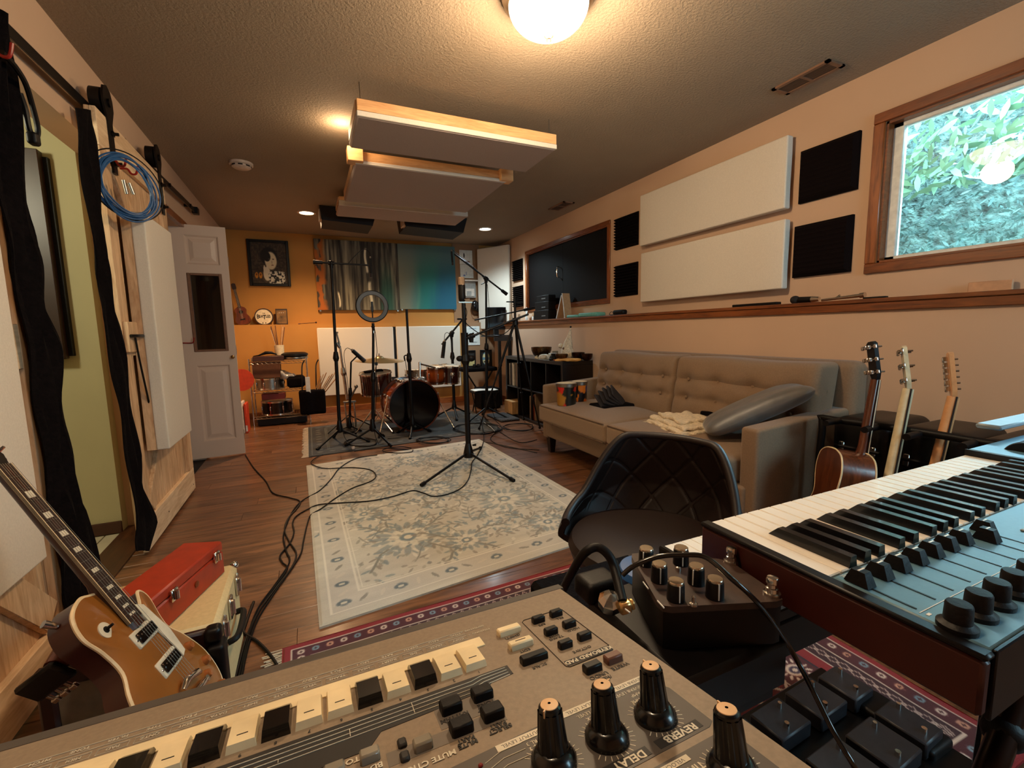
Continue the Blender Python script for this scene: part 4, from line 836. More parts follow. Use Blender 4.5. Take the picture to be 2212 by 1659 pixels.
wb = thing('wooden_box', 'pale two-tone wooden box in the bottom far cube of the black shelf', 'box', (2.5,5.37,.035)); parts('box_panel', wood('light_box_wood',(150,108,62),(196,152,100),'z',.5), wb, [((2.36,5.24,.036),(2.62,5.36,.20)),((2.36,5.362,.036),(2.62,5.49,.20))])
ZT = .785
M_bronze = P('hammered_bronze', (96,66,40), .3, .9, var=(50,.3), bump=(60,.4,.004)); M_bowl = P('dark_bronze', (58,34,24), .3, .85, var=(40,.3))
def bowl(x, y, r, h, mat, lab, z=ZT): g = G(Matrix.Translation((x,y,z))); g.lathe([(.001,0),(r*.5,.002),(r*.8,h*.3),(r*.97,h*.7),(r,h),(r*.94,h),(r*.9,h*.7),(r*.7,h*.3),(r*.4,.012),(.001,.012)], seg=36, cap=False); tag(g.build('singing_bowl', mat), lab, 'bowl', 'metal bowls on the shelf')
p = U(1160,757,'x',2.58); bowl(2.58,4.83,.125,.13,M_bronze,'largest bronze singing bowl on the far end of the black shelf'); bowl(2.50,4.22,.07,.072,M_bronze,'small shiny bronze bowl beside the dark stacked dish on the shelf'); bowl(2.68,4.17,.072,.085,M_bowl,'dark bronze bowl right of the white pointed figure'); bowl(2.70,4.01+.02,.062,.075,M_bowl,'nearly black small bowl nearest the sofa')
g = G(Matrix.Translation((2.46,4.32,ZT))); g.lathe([(.05,0),(.055,.02),(.05,.022),(.045,.04),(.03,.06),(.032,.075),(.001,.078)], seg=24); tag(g.build('stacked_dish', M_dark), 'black low dish with a stacked cup on the shelf front', 'dish')
parts_ = thing('candle_block', 'white square candle holder on the black shelf', 'candle holder', (2.53,4.47,ZT)); g = G(); g.box((2.49,4.43,ZT),(2.57,4.50,ZT+.07), bev=.006); g.build('block', M_paper, parts_); g = G(Matrix.Translation((2.60,4.53,ZT))); g.lathe([(.03,0),(.034,.09),(.030,.09),(.026,.01)], seg=20, cap=False); g.build('glass_cup', P('smoked_glass',(120,110,96),.15,coat=.5), parts_)
g = G(); g.rbox((2.47,4.55,ZT+.022),(.05,.055,.024),.02,8,fn=lambda q:(q[0]+.008*math.sin(q[1]*90),q[1]+.01*math.sin(q[0]*80),q[2]+.012*math.sin(q[0]*70+q[1]*60))); tag(g.build('crumpled_cloth', M_paper), 'crumpled white cloth at the front edge of the black shelf', 'cloth')
for k, (x, y, h) in enumerate(((2.44,4.68,.035),(2.45,4.73,.028),(2.43,4.64,.02))): g = G(Matrix.Translation((x,y,ZT))); g.lathe([(.012,0),(.014,h*.4),(.006,h*.7),(.008,h),(.001,h+.003)], seg=12); tag(g.build('tiny_figurine', P('ivory_resin',(200,180,140),.5)), ('tallest tiny ivory figure','middle tiny ivory figure','shortest tiny ivory figure')[k]+' on the front edge of the black shelf', 'figurine', 'tiny figures on the shelf')
gn = thing('gnome_figure', 'white plush gnome with a tall pointed hat and black tip', 'figurine', (2.66,4.36,ZT)); M_plush = P('white_plush', (222,208,184), .95, var=(90,.2), bump=(120,.9,.008))
g = G(Matrix.Translation((2.66,4.36,ZT))); g.lathe([(.06,0),(.075,.03),(.072,.10),(.055,.14),(.001,.15)], seg=24); g.build('beard', M_plush, gn)
g = G(); g.tube([(2.66,4.36,ZT+.12),(2.665,4.345,ZT+.20),(2.67,4.325,ZT+.28),(2.672,4.31,ZT+.355)], [.062,.055,.038,.022,.012,.006], 20); g.build('hat', M_plush, gn); g = G(); g.ball((2.672,4.307,ZT+.362), .011); g.build('hat_tip', M_black, gn); g = G(); g.ball((2.62,4.44,ZT+.15), .03); g.build('pompom', M_plush, gn); g = G(); g.ball((2.60,4.345,ZT+.125), .014, 12); g.build('nose', P('felt_nose',(120,90,70),.9), gn)
g = G(Matrix.Translation((2.52,4.12,ZT+.012)) @ Matrix.Rotation(.2,4,'Z')); g.rbox((0,0,0),(.09,.10,.011),.010,12,fn=lambda q:(q[0]+.01*math.sin(q[1]*40),q[1]+.008*math.sin(q[0]*50),q[2]+.006*math.sin(q[0]*40+q[1]*30))); tag(g.build('yellow_cloth', P('mustard_cloth',(212,158,84),.9,bump=(200,.4))), 'folded mustard cloth on the shelf top nearest the sofa', 'cloth')
g = G(Matrix.Translation((2.47,4.26,ZT+.006))); g.rbox((0,0,0),(.04,.05,.006),.005,6,fn=lambda q:(q[0],q[1],q[2]+.004*math.sin(q[1]*60))); tag(g.build('orange_cloth', P('rust_cloth',(176,84,34),.9)), 'small rust-orange cloth under the bronze bowl', 'cloth')
# ================================================================ ON THE OAK LEDGE
ZL = 1.255
t = thing('microphone', 'black microphone with silver collar lying on the oak ledge', 'microphone', (2.84,1.8,ZL))
g = G(); g.ball((2.85,1.90,ZL+.024),.026,18,(1,1.15,1)); g.build('mesh_grille', P('black_mesh',(24,18,18),.6,bump=(900,.6)), t); g = G(); g.cyl((2.85,1.87,ZL+.021),(2.845,1.79,ZL+.020),.020,.018,18); g.build('body', M_dark, t); g = G(); g.cyl((2.845,1.79,ZL+.02),(2.842,1.745,ZL+.019),.019,.013,18); g.build('collar', M_chrome, t)
t = thing('drum_tuner', 'long chrome clamp tool lying on the oak ledge under the big window corner', 'tool', (2.84,1.6,ZL)); g = G(); g.cyl((2.84,1.73,ZL+.010),(2.835,1.52,ZL+.022),.007,.010,12); g.cyl((2.835,1.52,ZL+.022),(2.834,1.495,ZL+.024),.014,.015,16); g.build('shaft', M_chrome, t); g = G(); g.cyl((2.842,1.66,ZL+.01),(2.842,1.63,ZL+.032),.006); g.build('wing_nut', M_steel, t)
g = G(); g.box((2.82,1.39,ZL),(2.85,1.50,ZL+.010), bev=.003); tag(g.build('pen_case', M_dark), 'thin black case on the oak ledge right of the chrome tool', 'case')
g = G(); g.box((2.895,.94,ZL),(2.91,1.09,ZL+.05), bev=.002); tag(g.build('wood_block', P('peach_wood',(196,146,108),.6)), 'thin tan block standing on the oak ledge below the big window', 'block')
g = G(); g.box((2.80,1.99,ZL),(2.85,2.33,ZL+.018), bev=.004); tag(g.build('flat_ruler', M_dark), 'dark flat strip on the oak ledge under the lower white panel', 'strip')
t = thing('glasses_case', 'small black pouch with wrist loop on the oak ledge', 'pouch', (2.84,3.68,ZL)); g = G(); g.rbox((2.84,3.66,ZL+.024),(.03,.085,.024),.018,6); g.build('pouch_body', M_dark, t); rope('wrist_loop', [(2.84,3.745,ZL+.02),(2.84,3.80,ZL+.035),(2.84,3.83,ZL+.01),(2.84,3.78,ZL+.005),(2.84,3.745,ZL+.015)], .003, M_cord, t)
t = thing('teal_box', 'flat teal box lying on the oak ledge behind the tripod', 'box', (2.87,4.35,ZL)); g = G(); g.box((2.80,4.0,ZL),(2.92,4.36,ZL+.042), bev=.01); g.build('lid', P('teal_card',(104,176,162),.6), t); g = G(); g.box((2.795,4.36,ZL),(2.92,4.60,ZL+.03), bev=.008); g.build('tray', P('teal_card',(104,176,162),.6), t)
t = thing('tent_card', 'tan folded card stand with white edges on the oak ledge', 'card stand', (2.86,4.75,ZL)); parts('card_side', P('tan_card',(188,150,112),.7), t, [], 0)
for s_, ya in ((1,4.66),(-1,4.86)): g = G(frame((2.80,ya,ZL), (1,0,0), None, (0,-1 if s_ > 0 else -1,.0))); m_ = frame((2.81,ya,ZL+.001), (.0,(4.72-ya),.30), None, (1,0,0)); g = G(m_); g.box((0,-.004,0),(.30,.004,.10)); g.build('card_side', P('tan_card',(188,150,112),.7), t); g = G(m_); g.box((0,-.006,-.004),(.30,.006,.0)); g.build('white_edge', M_paper, t)
t = thing('radio_stack', 'black stacked audio units in the dark corner of the ledge', 'audio unit', (2.86,5.3,ZL)); parts('unit', M_dark, t, [((2.80,5.05,ZL),(2.925,5.45,ZL+.12)),((2.81,5.06,ZL+.122),(2.925,5.43,ZL+.23)),((2.82,5.07,ZL+.232),(2.925,5.40,ZL+.31))], .004)
for z in (.04,.15,.26): g = G(); g.box((2.797,5.12,ZL+z),(2.80,5.22,ZL+z+.012)); g.build('display', P('dim_display',(120,120,118),.4), t)
g = G(); g.box((2.83,5.52,ZL),(2.87,5.57,ZL+.05), bev=.003); tag(g.build('tea_light_box', M_paper), 'small white cube on the ledge left of the audio units', 'box'); g = G(); g.box((2.83,5.50,ZL+.052),(2.87,5.56,ZL+.10), bev=.003); tag(g.build('cork_box', P('tan_card',(188,150,112),.7)), 'tiny tan box on top of the white cube', 'box')
g = G(frame((2.84,5.72,ZL+.004),(.1,.5,.85),None,(-1,.2,.0))); g.grid(lambda u,v: (.16*u,.09*(v-.5),.012*math.sin(u*6)), 8, 3); g.shell(lambda u,v: (.19*u,.10*(v-.5),.012*math.sin(u*6)), 8, 3, .002); tag(g.build('leaning_note', M_paper), 'curled paper note with a clip at the far end of the ledge', 'note')
# ================================================================ STANDS
M_std = P('black_satin_metal', (9,5,5), .42, spec=.28)
def tripod(t, x, y, hz, R_, ang, rt=.010, zf=0., spread=(0,120,240), mat=None, top=None):
    mat = mat or M_std; z1 = top or hz+.16; rt *= 1.25
    g = G(Matrix.Translation((x,y,0))); g.lathe([(.018,hz-.03),(.030,hz-.02),(.034,hz+.01),(.024,hz+.05),(.020,hz+.09),(.015,hz+.10)], seg=16); g.build('leg_hub', mat, t)
    for s_ in spread:
        a = math.radians(ang+s_); d = Vector((math.cos(a),math.sin(a),0)); p0 = Vector((x,y,hz-.005))+d*.022; p1 = Vector((x,y,zf+.012))+d*R_
        g = G(); g.cyl(p0, p1, rt, rt*.85, 10); lg = g.build('leg', mat, t)
        g = G(); g.cyl(p1-(p1-p0).normalized()*.02, p1+(p1-p0).normalized()*.018, rt*1.5, rt*1.35, 10); g.build('rubber_foot', M_cord, lg)
def pole(t, p0, p1, r0, r1, split=.5, mat=None, clutch=True):
    mat = mat or M_std; p0, p1 = Vector(p0), Vector(p1); m = p0.lerp(p1, split); d = (p1-p0).normalized(); q_ = 1.4 if mat is M_std else 1.1; r0 *= q_; r1 *= q_
    g = G(); g.cyl(p0, m, r0, r0, 14); g.build('lower_tube', mat, t); g = G(); g.cyl(m, p1, r1, r1, 12); g.build('upper_tube', mat, t)
    if clutch: g = G(); g.cyl(m-d*.05, m-d*.02, r0*1.2, r0*1.75, 14); g.cyl(m-d*.02, m+d*.045, r0*1.75, r0*1.15, 14); g.build('clutch', mat, t)
def boom(t, a, b, piv, r=.007, weight=True):
    a, b, piv = Vector(a), Vector(b), Vector(piv); d = (b-a).normalized(); r *= 1.3
    g = G(); g.cyl(a, b, r, r, 10); g.build('boom_arm', M_std, t)
    g = G(); g.cyl(piv-d*.028, piv+d*.028, r*2.3, r*2.3, 12); g.ball(piv, r*2.7, 12); g.cyl(piv-Vector((0,0,.05)), piv, r*1.8, r*2.4, 12); g.build('boom_clutch', M_std, t)
    if weight: g = G(); g.cyl(a, a+d*.085, r*2.2, r*1.9, 12); g.build('counterweight', M_std, t)
def pencil_mic(name, top, bot, r, lab, grp=None, mat=None, grille=.22):
    a, b = Vector(top), Vector(bot); m = a.lerp(b, 1-grille); t = thing(name, lab, 'microphone', tuple(b), grp)
    g = G(); g.cyl(a, m, r*.92, r, 16); g.build('body', mat or M_dark, t); g = G(); g.cyl(m, b, r*1.02, r*1.02, 16); g.build('grille', P('mic_grille',(60,50,46),.4,.7,bump=(900,.5)), t); g = G(); g.cyl(a+(a-b).normalized()*.02, a, r*.5, r*.7, 10); g.build('connector', M_steel, t)
    return t
# A: left overhead
yA = 4.83; t = thing('boom_stand', 'tall black boom stand at the left edge of the drum rug', 'microphone stand', (.24,yA,0), 'black microphone stands')
tripod(t, .24,yA,.15,.28,100,.009,.01); pole(t, (.24,yA,.17),(.262,yA,1.79),.0125,.0095,.45); boom(t, (.10,yA,1.813),(.63,yA,1.803),(.262,yA,1.81))
g = G(); g.cyl((.632,yA,1.80),(.632,yA-.02,1.80),.014); g.build('mic_clip', M_std, t)
pencil_mic('overhead_microphone', (.633,yA-.02,1.87),(.628,yA-.02,1.68),.0125,'slim black microphone on the left boom stand, over the brown canvas','overhead microphones')
tag(rope('microphone_cable', [(.633,yA-.02,1.885),(.615,yA-.02,1.94),(.56,yA-.02,1.95),(.47,yA-.01,1.87),(.42,yA,1.815),(.36,yA,1.797),(.27,yA-.01,1.78),(.268,yA-.015,1.4),(.258,yA-.015,.7),(.26,yA-.02,.2),(.32,yA-.06,.02),(.5,4.9,.018)], .003, M_cord), 'thin cable looping down the left boom stand', 'cable', 'microphone cables')
# B: ring light stand
yB_ = 4.67; t = thing('ring_light_stand', 'black stand holding a dark ring light before the drums', 'ring light stand', (.57,yB_,0))
tripod(t, .545,yB_,.16,.26,60,.009,.01); pole(t, (.548,yB_,.18),(.604,yB_,1.15),.012,.009,.52)
g = G(); g.cyl((.605,yB_,1.15),(.605,yB_,1.22),.014); g.ball((.604,yB_,1.185),.018); g.build('tilt_joint', M_std, t); g = G(); g.cyl((.605,yB_,1.12),(.605,yB_,1.145),.013); g.build('chrome_collar', M_chrome, t)
g = G(frame((.606,yB_,1.384),(1,0,0),None,(0,-1,.05))); g.lathe([(.112,-.012),(.15,-.014),(.157,-.004),(.157,.004),(.15,.012),(.112,.010),(.112,-.012)], seg=56, cap=False); g.build('ring_housing', M_dark, t)
g = G(frame((.606,yB_,1.384),(1,0,0),None,(0,-1,.05))); g.lathe([(.116,.0118),(.148,.0128)], seg=56, cap=False); g.build('ring_diffuser', P('unlit_diffuser',(22,14,13),.4), t)
g = G(); g.cyl((.605,yB_,1.225),(.604,yB_,1.34),.006); g.box((.594,yB_-.012,1.33),(.616,yB_+.004,1.43), bev=.003); g.build('phone_clamp', M_std, t)
g = G(); g.box((.601,yB_-.03,.80),(.625,yB_+.02,.83)); g.build('cable_clip', M_std, t)
tag(rope('ring_light_cable', [(.61,yB_,1.22),(.625,yB_+.01,1.1),(.63,yB_+.01,.95),(.615,yB_,.82),(.60,yB_,.5),(.56,yB_,.15),(.58,yB_-.1,.02)], .003, M_cord), 'thin dark cable hanging down the ring light stand', 'cable', 'microphone cables')
# C: straight stand before the bass drum
t = thing('straight_stand', 'straight black stand in front of the bass drum without a microphone', 'microphone stand', (.985,4.85,0), 'black microphone stands')
tripod(t, .985,4.85,.13,.20,250,.009,.01); pole(t, (.985,4.85,.15),(.983,4.87,1.365),.0125,.0095,.58); g = G(); g.cyl((.983,4.87,1.30),(.983,4.87,1.366),.0135,.014,12); g.build('mic_thread', M_std, t)
g = G(); g.tube([(.985,4.855,.87),(.95,4.845,.88),(.93,4.845,.865),(.935,4.845,.82)], .007, smooth=4); g.build('cable_hook', M_std, t)
tag(rope('microphone_cable', [(.935,4.84,.86),(.95,4.84,.72),(.975,4.83,.55),(.98,4.83,.2),(.95,4.80,.02),(.7,4.75,.018)], .0032, M_cord), 'cable hanging from the stand before the bass drum', 'cable', 'microphone cables')
# D: right stand
yD = 5.6; t = thing('short_boom_stand', 'short black boom stand beside the toms with its microphone pointing down', 'microphone stand', (1.69,yD,0), 'black microphone stands')
tripod(t, 1.69,yD,.14,.24,20,.009,.01); pole(t, (1.69,yD,.16),(1.69,yD,1.09),.013,.010,.7); boom(t, (1.55,yD-.02,.96),(1.845,yD-.02,1.28),(1.69,yD-.01,1.10),.009,False)
g = G(); g.box((1.77,yD-.045,1.268),(1.89,yD+.005,1.29), bev=.003); g.cyl((1.845,yD-.02,1.27),(1.87,yD-.02,1.34),.022,.016); g.build('phone_holder', M_std, t)
pencil_mic('tom_microphone', (1.578,yD-.05,1.0),(1.545,yD-.05,.79),.024,'thick black microphone hanging from the short boom stand by the toms','drum microphones',None,.12)
tag(rope('microphone_cable', [(1.578,yD-.05,1.02),(1.59,yD-.04,1.09),(1.63,yD-.03,1.11),(1.66,yD-.03,1.06),(1.68,yD-.02,.9),(1.70,yD-.02,.4),(1.72,yD-.05,.02),(1.9,5.3,.012)], .0035, M_cord), 'cable on the short boom stand beside the toms', 'cable', 'microphone cables')
# E: main vocal stand on the pale rug
xE, yE, zE = 1.149, 3.446, .014
t = thing('vocal_stand', 'black tripod microphone stand standing on the pale floral rug', 'microphone stand', (xE,yE,zE), 'black microphone stands')
for (fx, fy) in ((.69,3.14),(1.31,2.925),(1.42,3.90)): 
    p0 = Vector((xE,yE,.125)); p1 = Vector((fx,fy,.026)); d = (p1-p0); p0 = p0+Vector((d.x,d.y,0)).normalized()*.02
    g = G(); g.cyl(p0,p1,.011,.010,10); lg = g.build('leg', M_std, t); g = G(); g.cyl(p1-(p1-p0).normalized()*.025,p1+(p1-p0).normalized()*.015,.0155,.0145,12); g.build('rubber_foot', M_cord, lg)
g = G(Matrix.Translation((xE,yE,0))); g.lathe([(.020,.085),(.040,.09),(.044,.115),(.036,.15),(.024,.20),(.019,.215)], seg=16); g.build('leg_hub', M_std, t); g = G(); g.cyl((xE+.03,yE-.02,.19),(xE+.055,yE-.035,.195),.007,.010,10); g.build('wing_screw', M_std, t)
pole(t, (xE,yE,.2),(1.147,yE,1.34),.0155,.012,.62)
g = G(); g.cyl((1.146,yE,.86),(1.146,yE,1.11),.026,.030,16); g.build('shock_mount_sleeve', M_std, t)
for dx, s_ in ((-.045,.03),(.05,.036)): g = G(); g.ball((1.146+dx,yE,.905), s_, 14, (1,.8,.8)); g.build('knob', M_dark, t)
boom(t, (1.15,yE-.03,1.065),(1.66,yE-.12,1.25),(1.19,yE-.035,1.082),.007,False)
g = G(); g.cyl((1.147,yE,1.33),(1.14,yE,1.36),.012,.014,12); g.box((1.10,yE-.02,1.345),(1.215,yE+.0,1.353)); g.build('mic_bracket', M_steel, t)
m_ = thing('condenser_microphone', 'large black and silver studio microphone upright on the pale rug stand', 'microphone', (1.135,yE,1.35))
g = G(Matrix.Translation((1.136,yE,1.365))); g.lathe([(.018,-.012),(.026,0),(.0285,.02),(.0285,.115),(.026,.12)], seg=28); g.build('body', M_dark, m_)
g = G(Matrix.Translation((1.134,yE,1.485))); g.lathe([(.0265,0),(.0275,.004),(.027,.052),(.0262,.058),(.001,.060)], seg=28); g.build('grille', P('silver_mesh',(190,160,130),.35,.7,bump=(1200,.6)), m_)
g = G(); g.ball((1.136,yE-.029,1.483), .005, 10); g.build('badge', M_chrome, m_); g = G(); g.cyl((1.15,yE-.02,1.372),(1.185,yE-.035,1.372),.006,.008); g.build('mount_screw', M_chrome, m_)
tag(rope('vocal_cable', [(1.14,yE,1.35),(1.165,yE-.02,1.28),(1.15,yE-.03,1.2),(1.18,yE-.03,1.16),(1.28,yE-.05,1.09),(1.40,yE-.06,1.075),(1.50,yE-.07,1.12),(1.56,yE-.09,1.21)], .0035, M_cord), 'cable drooping under the boom of the pale rug stand', 'cable', 'microphone cables')
# F: right overhead
yF = 5.3; t = thing('boom_stand', 'tall black boom stand with angled arm in front of the corner panel', 'microphone stand', (2.03,yF,0), 'black microphone stands')
tripod(t, 2.03,yF,.15,.30,200,.009,.0); pole(t, (2.03,yF,.17),(2.066,yF,1.74),.0125,.0095,.48); boom(t, (2.345,yF,1.578),(1.665,yF,2.045),(2.066,yF,1.765),.008)
g = G(); g.cyl((2.06,yF-.01,1.72),(1.99,yF-.03,1.69),.005,.006); g.build('wing_lever', M_std, t)
pencil_mic('overhead_microphone', (1.636,yF,2.07),(1.645,yF,1.91),.0125,'slim black microphone at the top of the right boom stand, over the blue canvas','overhead microphones')
tag(rope('microphone_cable', [(1.636,yF,2.09),(1.66,yF,2.08),(1.8,yF,1.975),(1.95,yF,1.86),(2.06,yF-.015,1.72),(2.08,yF-.02,1.6),(2.09,yF-.02,1.2),(2.06,yF-.02,.8),(2.05,yF-.02,.3),(2.1,yF-.1,.02)], .0032, M_cord), 'cable running down the right boom stand', 'cable', 'microphone cables')
# G: camera tripod
t = thing('camera_tripod', 'tall black camera tripod with splayed legs before the black shelf', 'tripod', (2.15,4.6,0))
apx = Vector((2.13,4.6,1.27)); g = G(); g.cyl((2.13,4.6,1.20),(2.13,4.6,1.50),.013); g.box((2.03,4.59,1.43),(2.23,4.61,1.442)); g.build('centre_column', M_std, t)
g = G(); g.cyl((2.13,4.6,1.18),(2.13,4.6,1.26),.035,.03,16); g.build('leg_collar', M_std, t); g = G(); g.cyl((2.08,4.6,1.23),(2.075,4.6,1.30),.022,.014); g.cyl((2.18,4.6,1.23),(2.18,4.6,1.30),.012); g.build('white_lever', P('white_plastic',(214,196,172),.4), t)
for (fx, fy) in ((1.70,4.70),(2.32,4.40),(2.38,4.94)):
    a = apx+Vector((0,0,-.04)); b = Vector((fx,fy,.02)); m1, m2 = a.lerp(b,.42), a.lerp(b,.72); g = G(); g.cyl(a, m1, .015,.014,10); lg = g.build('leg', M_std, t)
    g = G(); g.cyl(m1, b, .010,.008,10); g.build('lower_section', M_std, lg); g = G(); g.cyl(m1-(b-a)*.02, m1+(b-a)*.02, .021,.018,10); g.cyl(m2-(b-a)*.015, m2+(b-a)*.015, .015,.014,10); g.build('leg_lock', M_std, lg)
    g = G(); g.cyl(b-(b-a)*.015, b+(b-a)*.003, .014,.014,10); g.build('rubber_foot', M_cord, lg)
g = G(); g.cyl((1.66,4.63,1.24),(2.34,4.57,1.365),.008,.008,10); g.cyl((2.23,4.58,1.345),(2.36,4.568,1.37),.016,.016,10); g.build('pan_handle', M_std, t)
# ================================================================ DRUM KIT
M_burst = P('amber_burst_lacquer', (140,58,18), .14, coat=.6); n = NT(M_burst); tc = n.add('ShaderNodeTexCoord'); sp = n.add('ShaderNodeSeparateXYZ'); n.lk(tc.outputs['Generated'], sp.inputs[0])
n.lk(n.ramp(sp.outputs[2], [(.0,L((28,8,5))),(.30,L((150,62,18))),(.62,L((168,76,24))),(1.0,L((34,10,6)))]), n.b.inputs['Base Color'])
M_burst2 = P('dark_cherry_lacquer', (52,15,9), .14, coat=.6)
M_skin = P('white_skin', (226,216,198), .5)
def drum(name, lab, c, r, h, tilt=(0,0), lugs=6, shell=None, lugball=False):
    t = thing(name, lab, 'drum', (c[0],c[1],c[2]), 'drum kit'); m = Matrix.Translation(Vector(c)) @ Matrix.Rotation(tilt[0],4,'X') @ Matrix.Rotation(tilt[1],4,'Y')
    g = G(m); g.lathe([(r,.012),(r,h-.012)], seg=40, cap=False); g.build('shell', shell or M_burst, t)
    for nm, z in (('top_hoop',h-.012),('bottom_hoop',-.006)): g = G(m); g.lathe([(r+.004,z),(r+.010,z),(r+.011,z+.018),(r+.002,z+.018),(r+.004,z)], seg=40, cap=False); g.build(nm, M_chrome, t)
    g = G(m); g.lathe([(r,h-.006),(.001,h-.006)], seg=40, cap=False); g.build('drum_skin', M_skin, t); g = G(m); g.lathe([(r,.006),(.001,.006)], seg=40, cap=False); g.build('resonant_skin', M_skin, t)
    for k in range(lugs):
        a = 2*PI*(k+.5)/lugs; mm = m @ Matrix.Rotation(a,4,'Z'); g = G(mm); g.rbox((r+.008,0,h*.5),(.010,.009,h*.17),.008,2); g.cyl((r+.010,0,.0),(r+.010,0,h),.0028,.0028,6); g.cyl((r+.010,0,h-.002),(r+.010,0,h+.012),.005,.005,6); g.build('tension_lug', M_chrome, t)
    return t, m
# bass drum
t = thing('bass_drum', 'large bass drum with amber sunburst shell and glossy black front skin', 'drum', (1.08,5.15,.0), 'drum kit')
bm = frame((1.045,4.97,.308),(1,.06,0),None,(-.06,1,0)); R_ = .283
g = G(bm); g.lathe([(R_,.03),(R_,.37)], seg=64, cap=False); g.build('shell', M_burst, t)
for nm, z0, z1 in (('front_hoop',-.005,.035),('rear_hoop',.365,.405)): g = G(bm); g.lathe([(R_-.004,z0),(R_+.012,z0),(R_+.012,z1),(R_-.004,z1),(R_-.004,z0)], seg=64, cap=False); g.build(nm, P('amber_hoop',(96,38,12),.2,coat=.5), t)
g = G(bm); g.lathe([(.001,.012),(R_-.01,.012),(R_-.002,.004)], seg=64, cap=False); g.build('front_skin', P('black_gloss_skin',(7,3,3),.12,spec=.35), t)
g = G(bm); g.lathe([(.001,.39),(R_,.39)], seg=64, cap=False); g.build('batter_skin', M_skin, t)
g = G(bm @ Matrix.Translation((0,.235,.0115))); g.lathe([(.016,-.004),(.001,-.006)][::-1], seg=20, cap=False); g.build('bright_badge', M_steel, t)
for k in range(8):
    a = 2*PI*(k+.5)/8; mm = bm @ Matrix.Rotation(a,4,'Z')
    g = G(mm); g.rbox((R_+.012,0,.14),(.012,.012,.035),.008,2); g.rbox((R_+.012,0,.27),(.012,.012,.035),.008,2); g.cyl((R_+.014,0,.0),(R_+.014,0,.40),.0035,.0035,6); g.box((R_+.004,-.014,-.008),(R_+.024,.014,.012), bev=.003); g.build('tension_claw', M_chrome, t)
for sx, a0 in ((-1,(-.27,-.10)),(1,(.27,-.10))):
    p0 = bm @ Vector((a0[0],a0[1],.10)); p1 = Vector((1.045+sx*.42,4.86,.015)); g = G(); g.cyl(p0,p1,.0085,.0075,10); g.cyl(p0-(p1-p0).normalized()*.0,p0+(p1-p0).normalized()*.05,.02,.016,12); sp_ = g.build('spur_leg', M_chrome, t); g = G(); g.cyl(p1-(p1-p0).normalized()*.02,p1+(p1-p0).normalized()*.01,.013,.011,10); g.build('rubber_foot', M_cord, sp_)
g = G(); g.cyl((1.15,5.12,.60),(1.16,5.14,.78),.014); g.cyl((1.16,5.14,.76),(1.36,5.22,.70),.010); g.box((1.11,5.06,.585),(1.20,5.18,.61), bev=.004); g.build('tom_holder', M_chrome, t)
drum('floor_tom','dark cherry tom with white top skin, left of the bass drum',(.735,5.62,.40),.185,.25,(.10,-.06),6,M_burst2)
drum('rack_tom','small bright amber tom right of the bass drum',(1.41,5.42,.50),.105,.20,(.12,0),6)
drum('rack_tom','dark tom with round chrome mount at the far right of the kit',(1.59,5.46,.49),.125,.21,(.10,.05),6,M_burst2)
g = G(frame((1.60,5.325,.60),(1,0,0),None,(0,-1,0))); g.lathe([(.03,0),(.03,.01),(.018,.016),(.018,.03),(.008,.034),(.001,.035)], seg=20); tag(g.build('mount_disc', M_chrome), 'round chrome mount disc on the dark right-hand tom', 'drum mount')
drum('snare_drum','pale-topped snare drum half hidden behind the bass drum',(1.30,5.85,.50),.165,.13,(-.05,0),8,M_steel)
# cymbals and chrome stands
M_cym = P('brass_cymbal', (206,182,138), .28, .95, var=(6,.05))
def cymbal(name, lab, c, r, tilt=(0,0)): g = G(Matrix.Translation(Vector(c)) @ Matrix.Rotation(tilt[0],4,'X') @ Matrix.Rotation(tilt[1],4,'Y')); g.lathe([(.012,.036),(.03,.033),(.05,.016),(.06,.008),(r*.6,-.006),(r,-.024),(r,-.026),(r*.6,-.008),(.05,.013),(.012,.033)], seg=56, cap=False); return tag(g.build(name, M_cym), lab, 'cymbal')
cymbal('crash_cymbal','large brass cymbal over the dark cherry tom', (.772,5.55,.815), .285, (.05,.03))
t = thing('cymbal_stand','chrome cymbal stand whose tripod stands left of the bass drum','cymbal stand',(.66,5.45,0))
pole(t, (.665,5.47,.2),(.70,5.5,.66),.011,.009,.6,M_chrome); g = G(); g.cyl((.70,5.5,.66),(.765,5.55,.86),.006,.005); g.cyl((.768,5.55,.85),(.769,5.55,.88),.012,.008); g.build('tilter', M_chrome, t)
for (fx, fy) in ((.42,5.18),(.80,5.02),(.80,5.75)): g = G(); g.cyl((.665,5.47,.24),(fx,fy,.018),.008,.007,8); lg = g.build('leg', M_chrome, t); g = G(); g.cyl((.665+(fx-.665)*.5,5.47+(fy-5.47)*.5,.13),(.665,5.47,.08),.005,.005,8); g.build('brace', M_chrome, lg); g = G(); g.ball((fx,fy,.02), .014, 10); g.build('rubber_foot', M_cord, lg)
t = thing('hi_hat_stand','chrome hi-hat stand with folded clutch left of the drums','cymbal stand',(.36,5.5,0)); 
pole(t, (.375,5.5,.36),(.335,5.5,.96),.016,.012,.55,M_chrome); g = G(); g.cyl((.335,5.5,.96),(.30,5.5,1.02),.016,.02); g.cyl((.33,5.5,1.0),(.305,5.5,1.15),.012,.007); g.cyl((.295,5.5,1.14),(.325,5.5,1.14),.012); g.build('clutch_arm', M_steel, t)
for x in (.345,.445): g = G(); g.cyl((x,5.48,.33),(x+.01,5.48,.03),.011,.010,10); g.build('frame_rail', M_chrome, t)
g = G(); g.box((.33,5.46,.325),(.47,5.51,.345), bev=.004); g.build('top_plate', M_steel, t); g = G(); g.cyl((.40,5.49,.36),(.48,5.47,.50),.014,.010); g.ball((.48,5.47,.51),.022,12); g.build('memory_lock', M_steel, t)
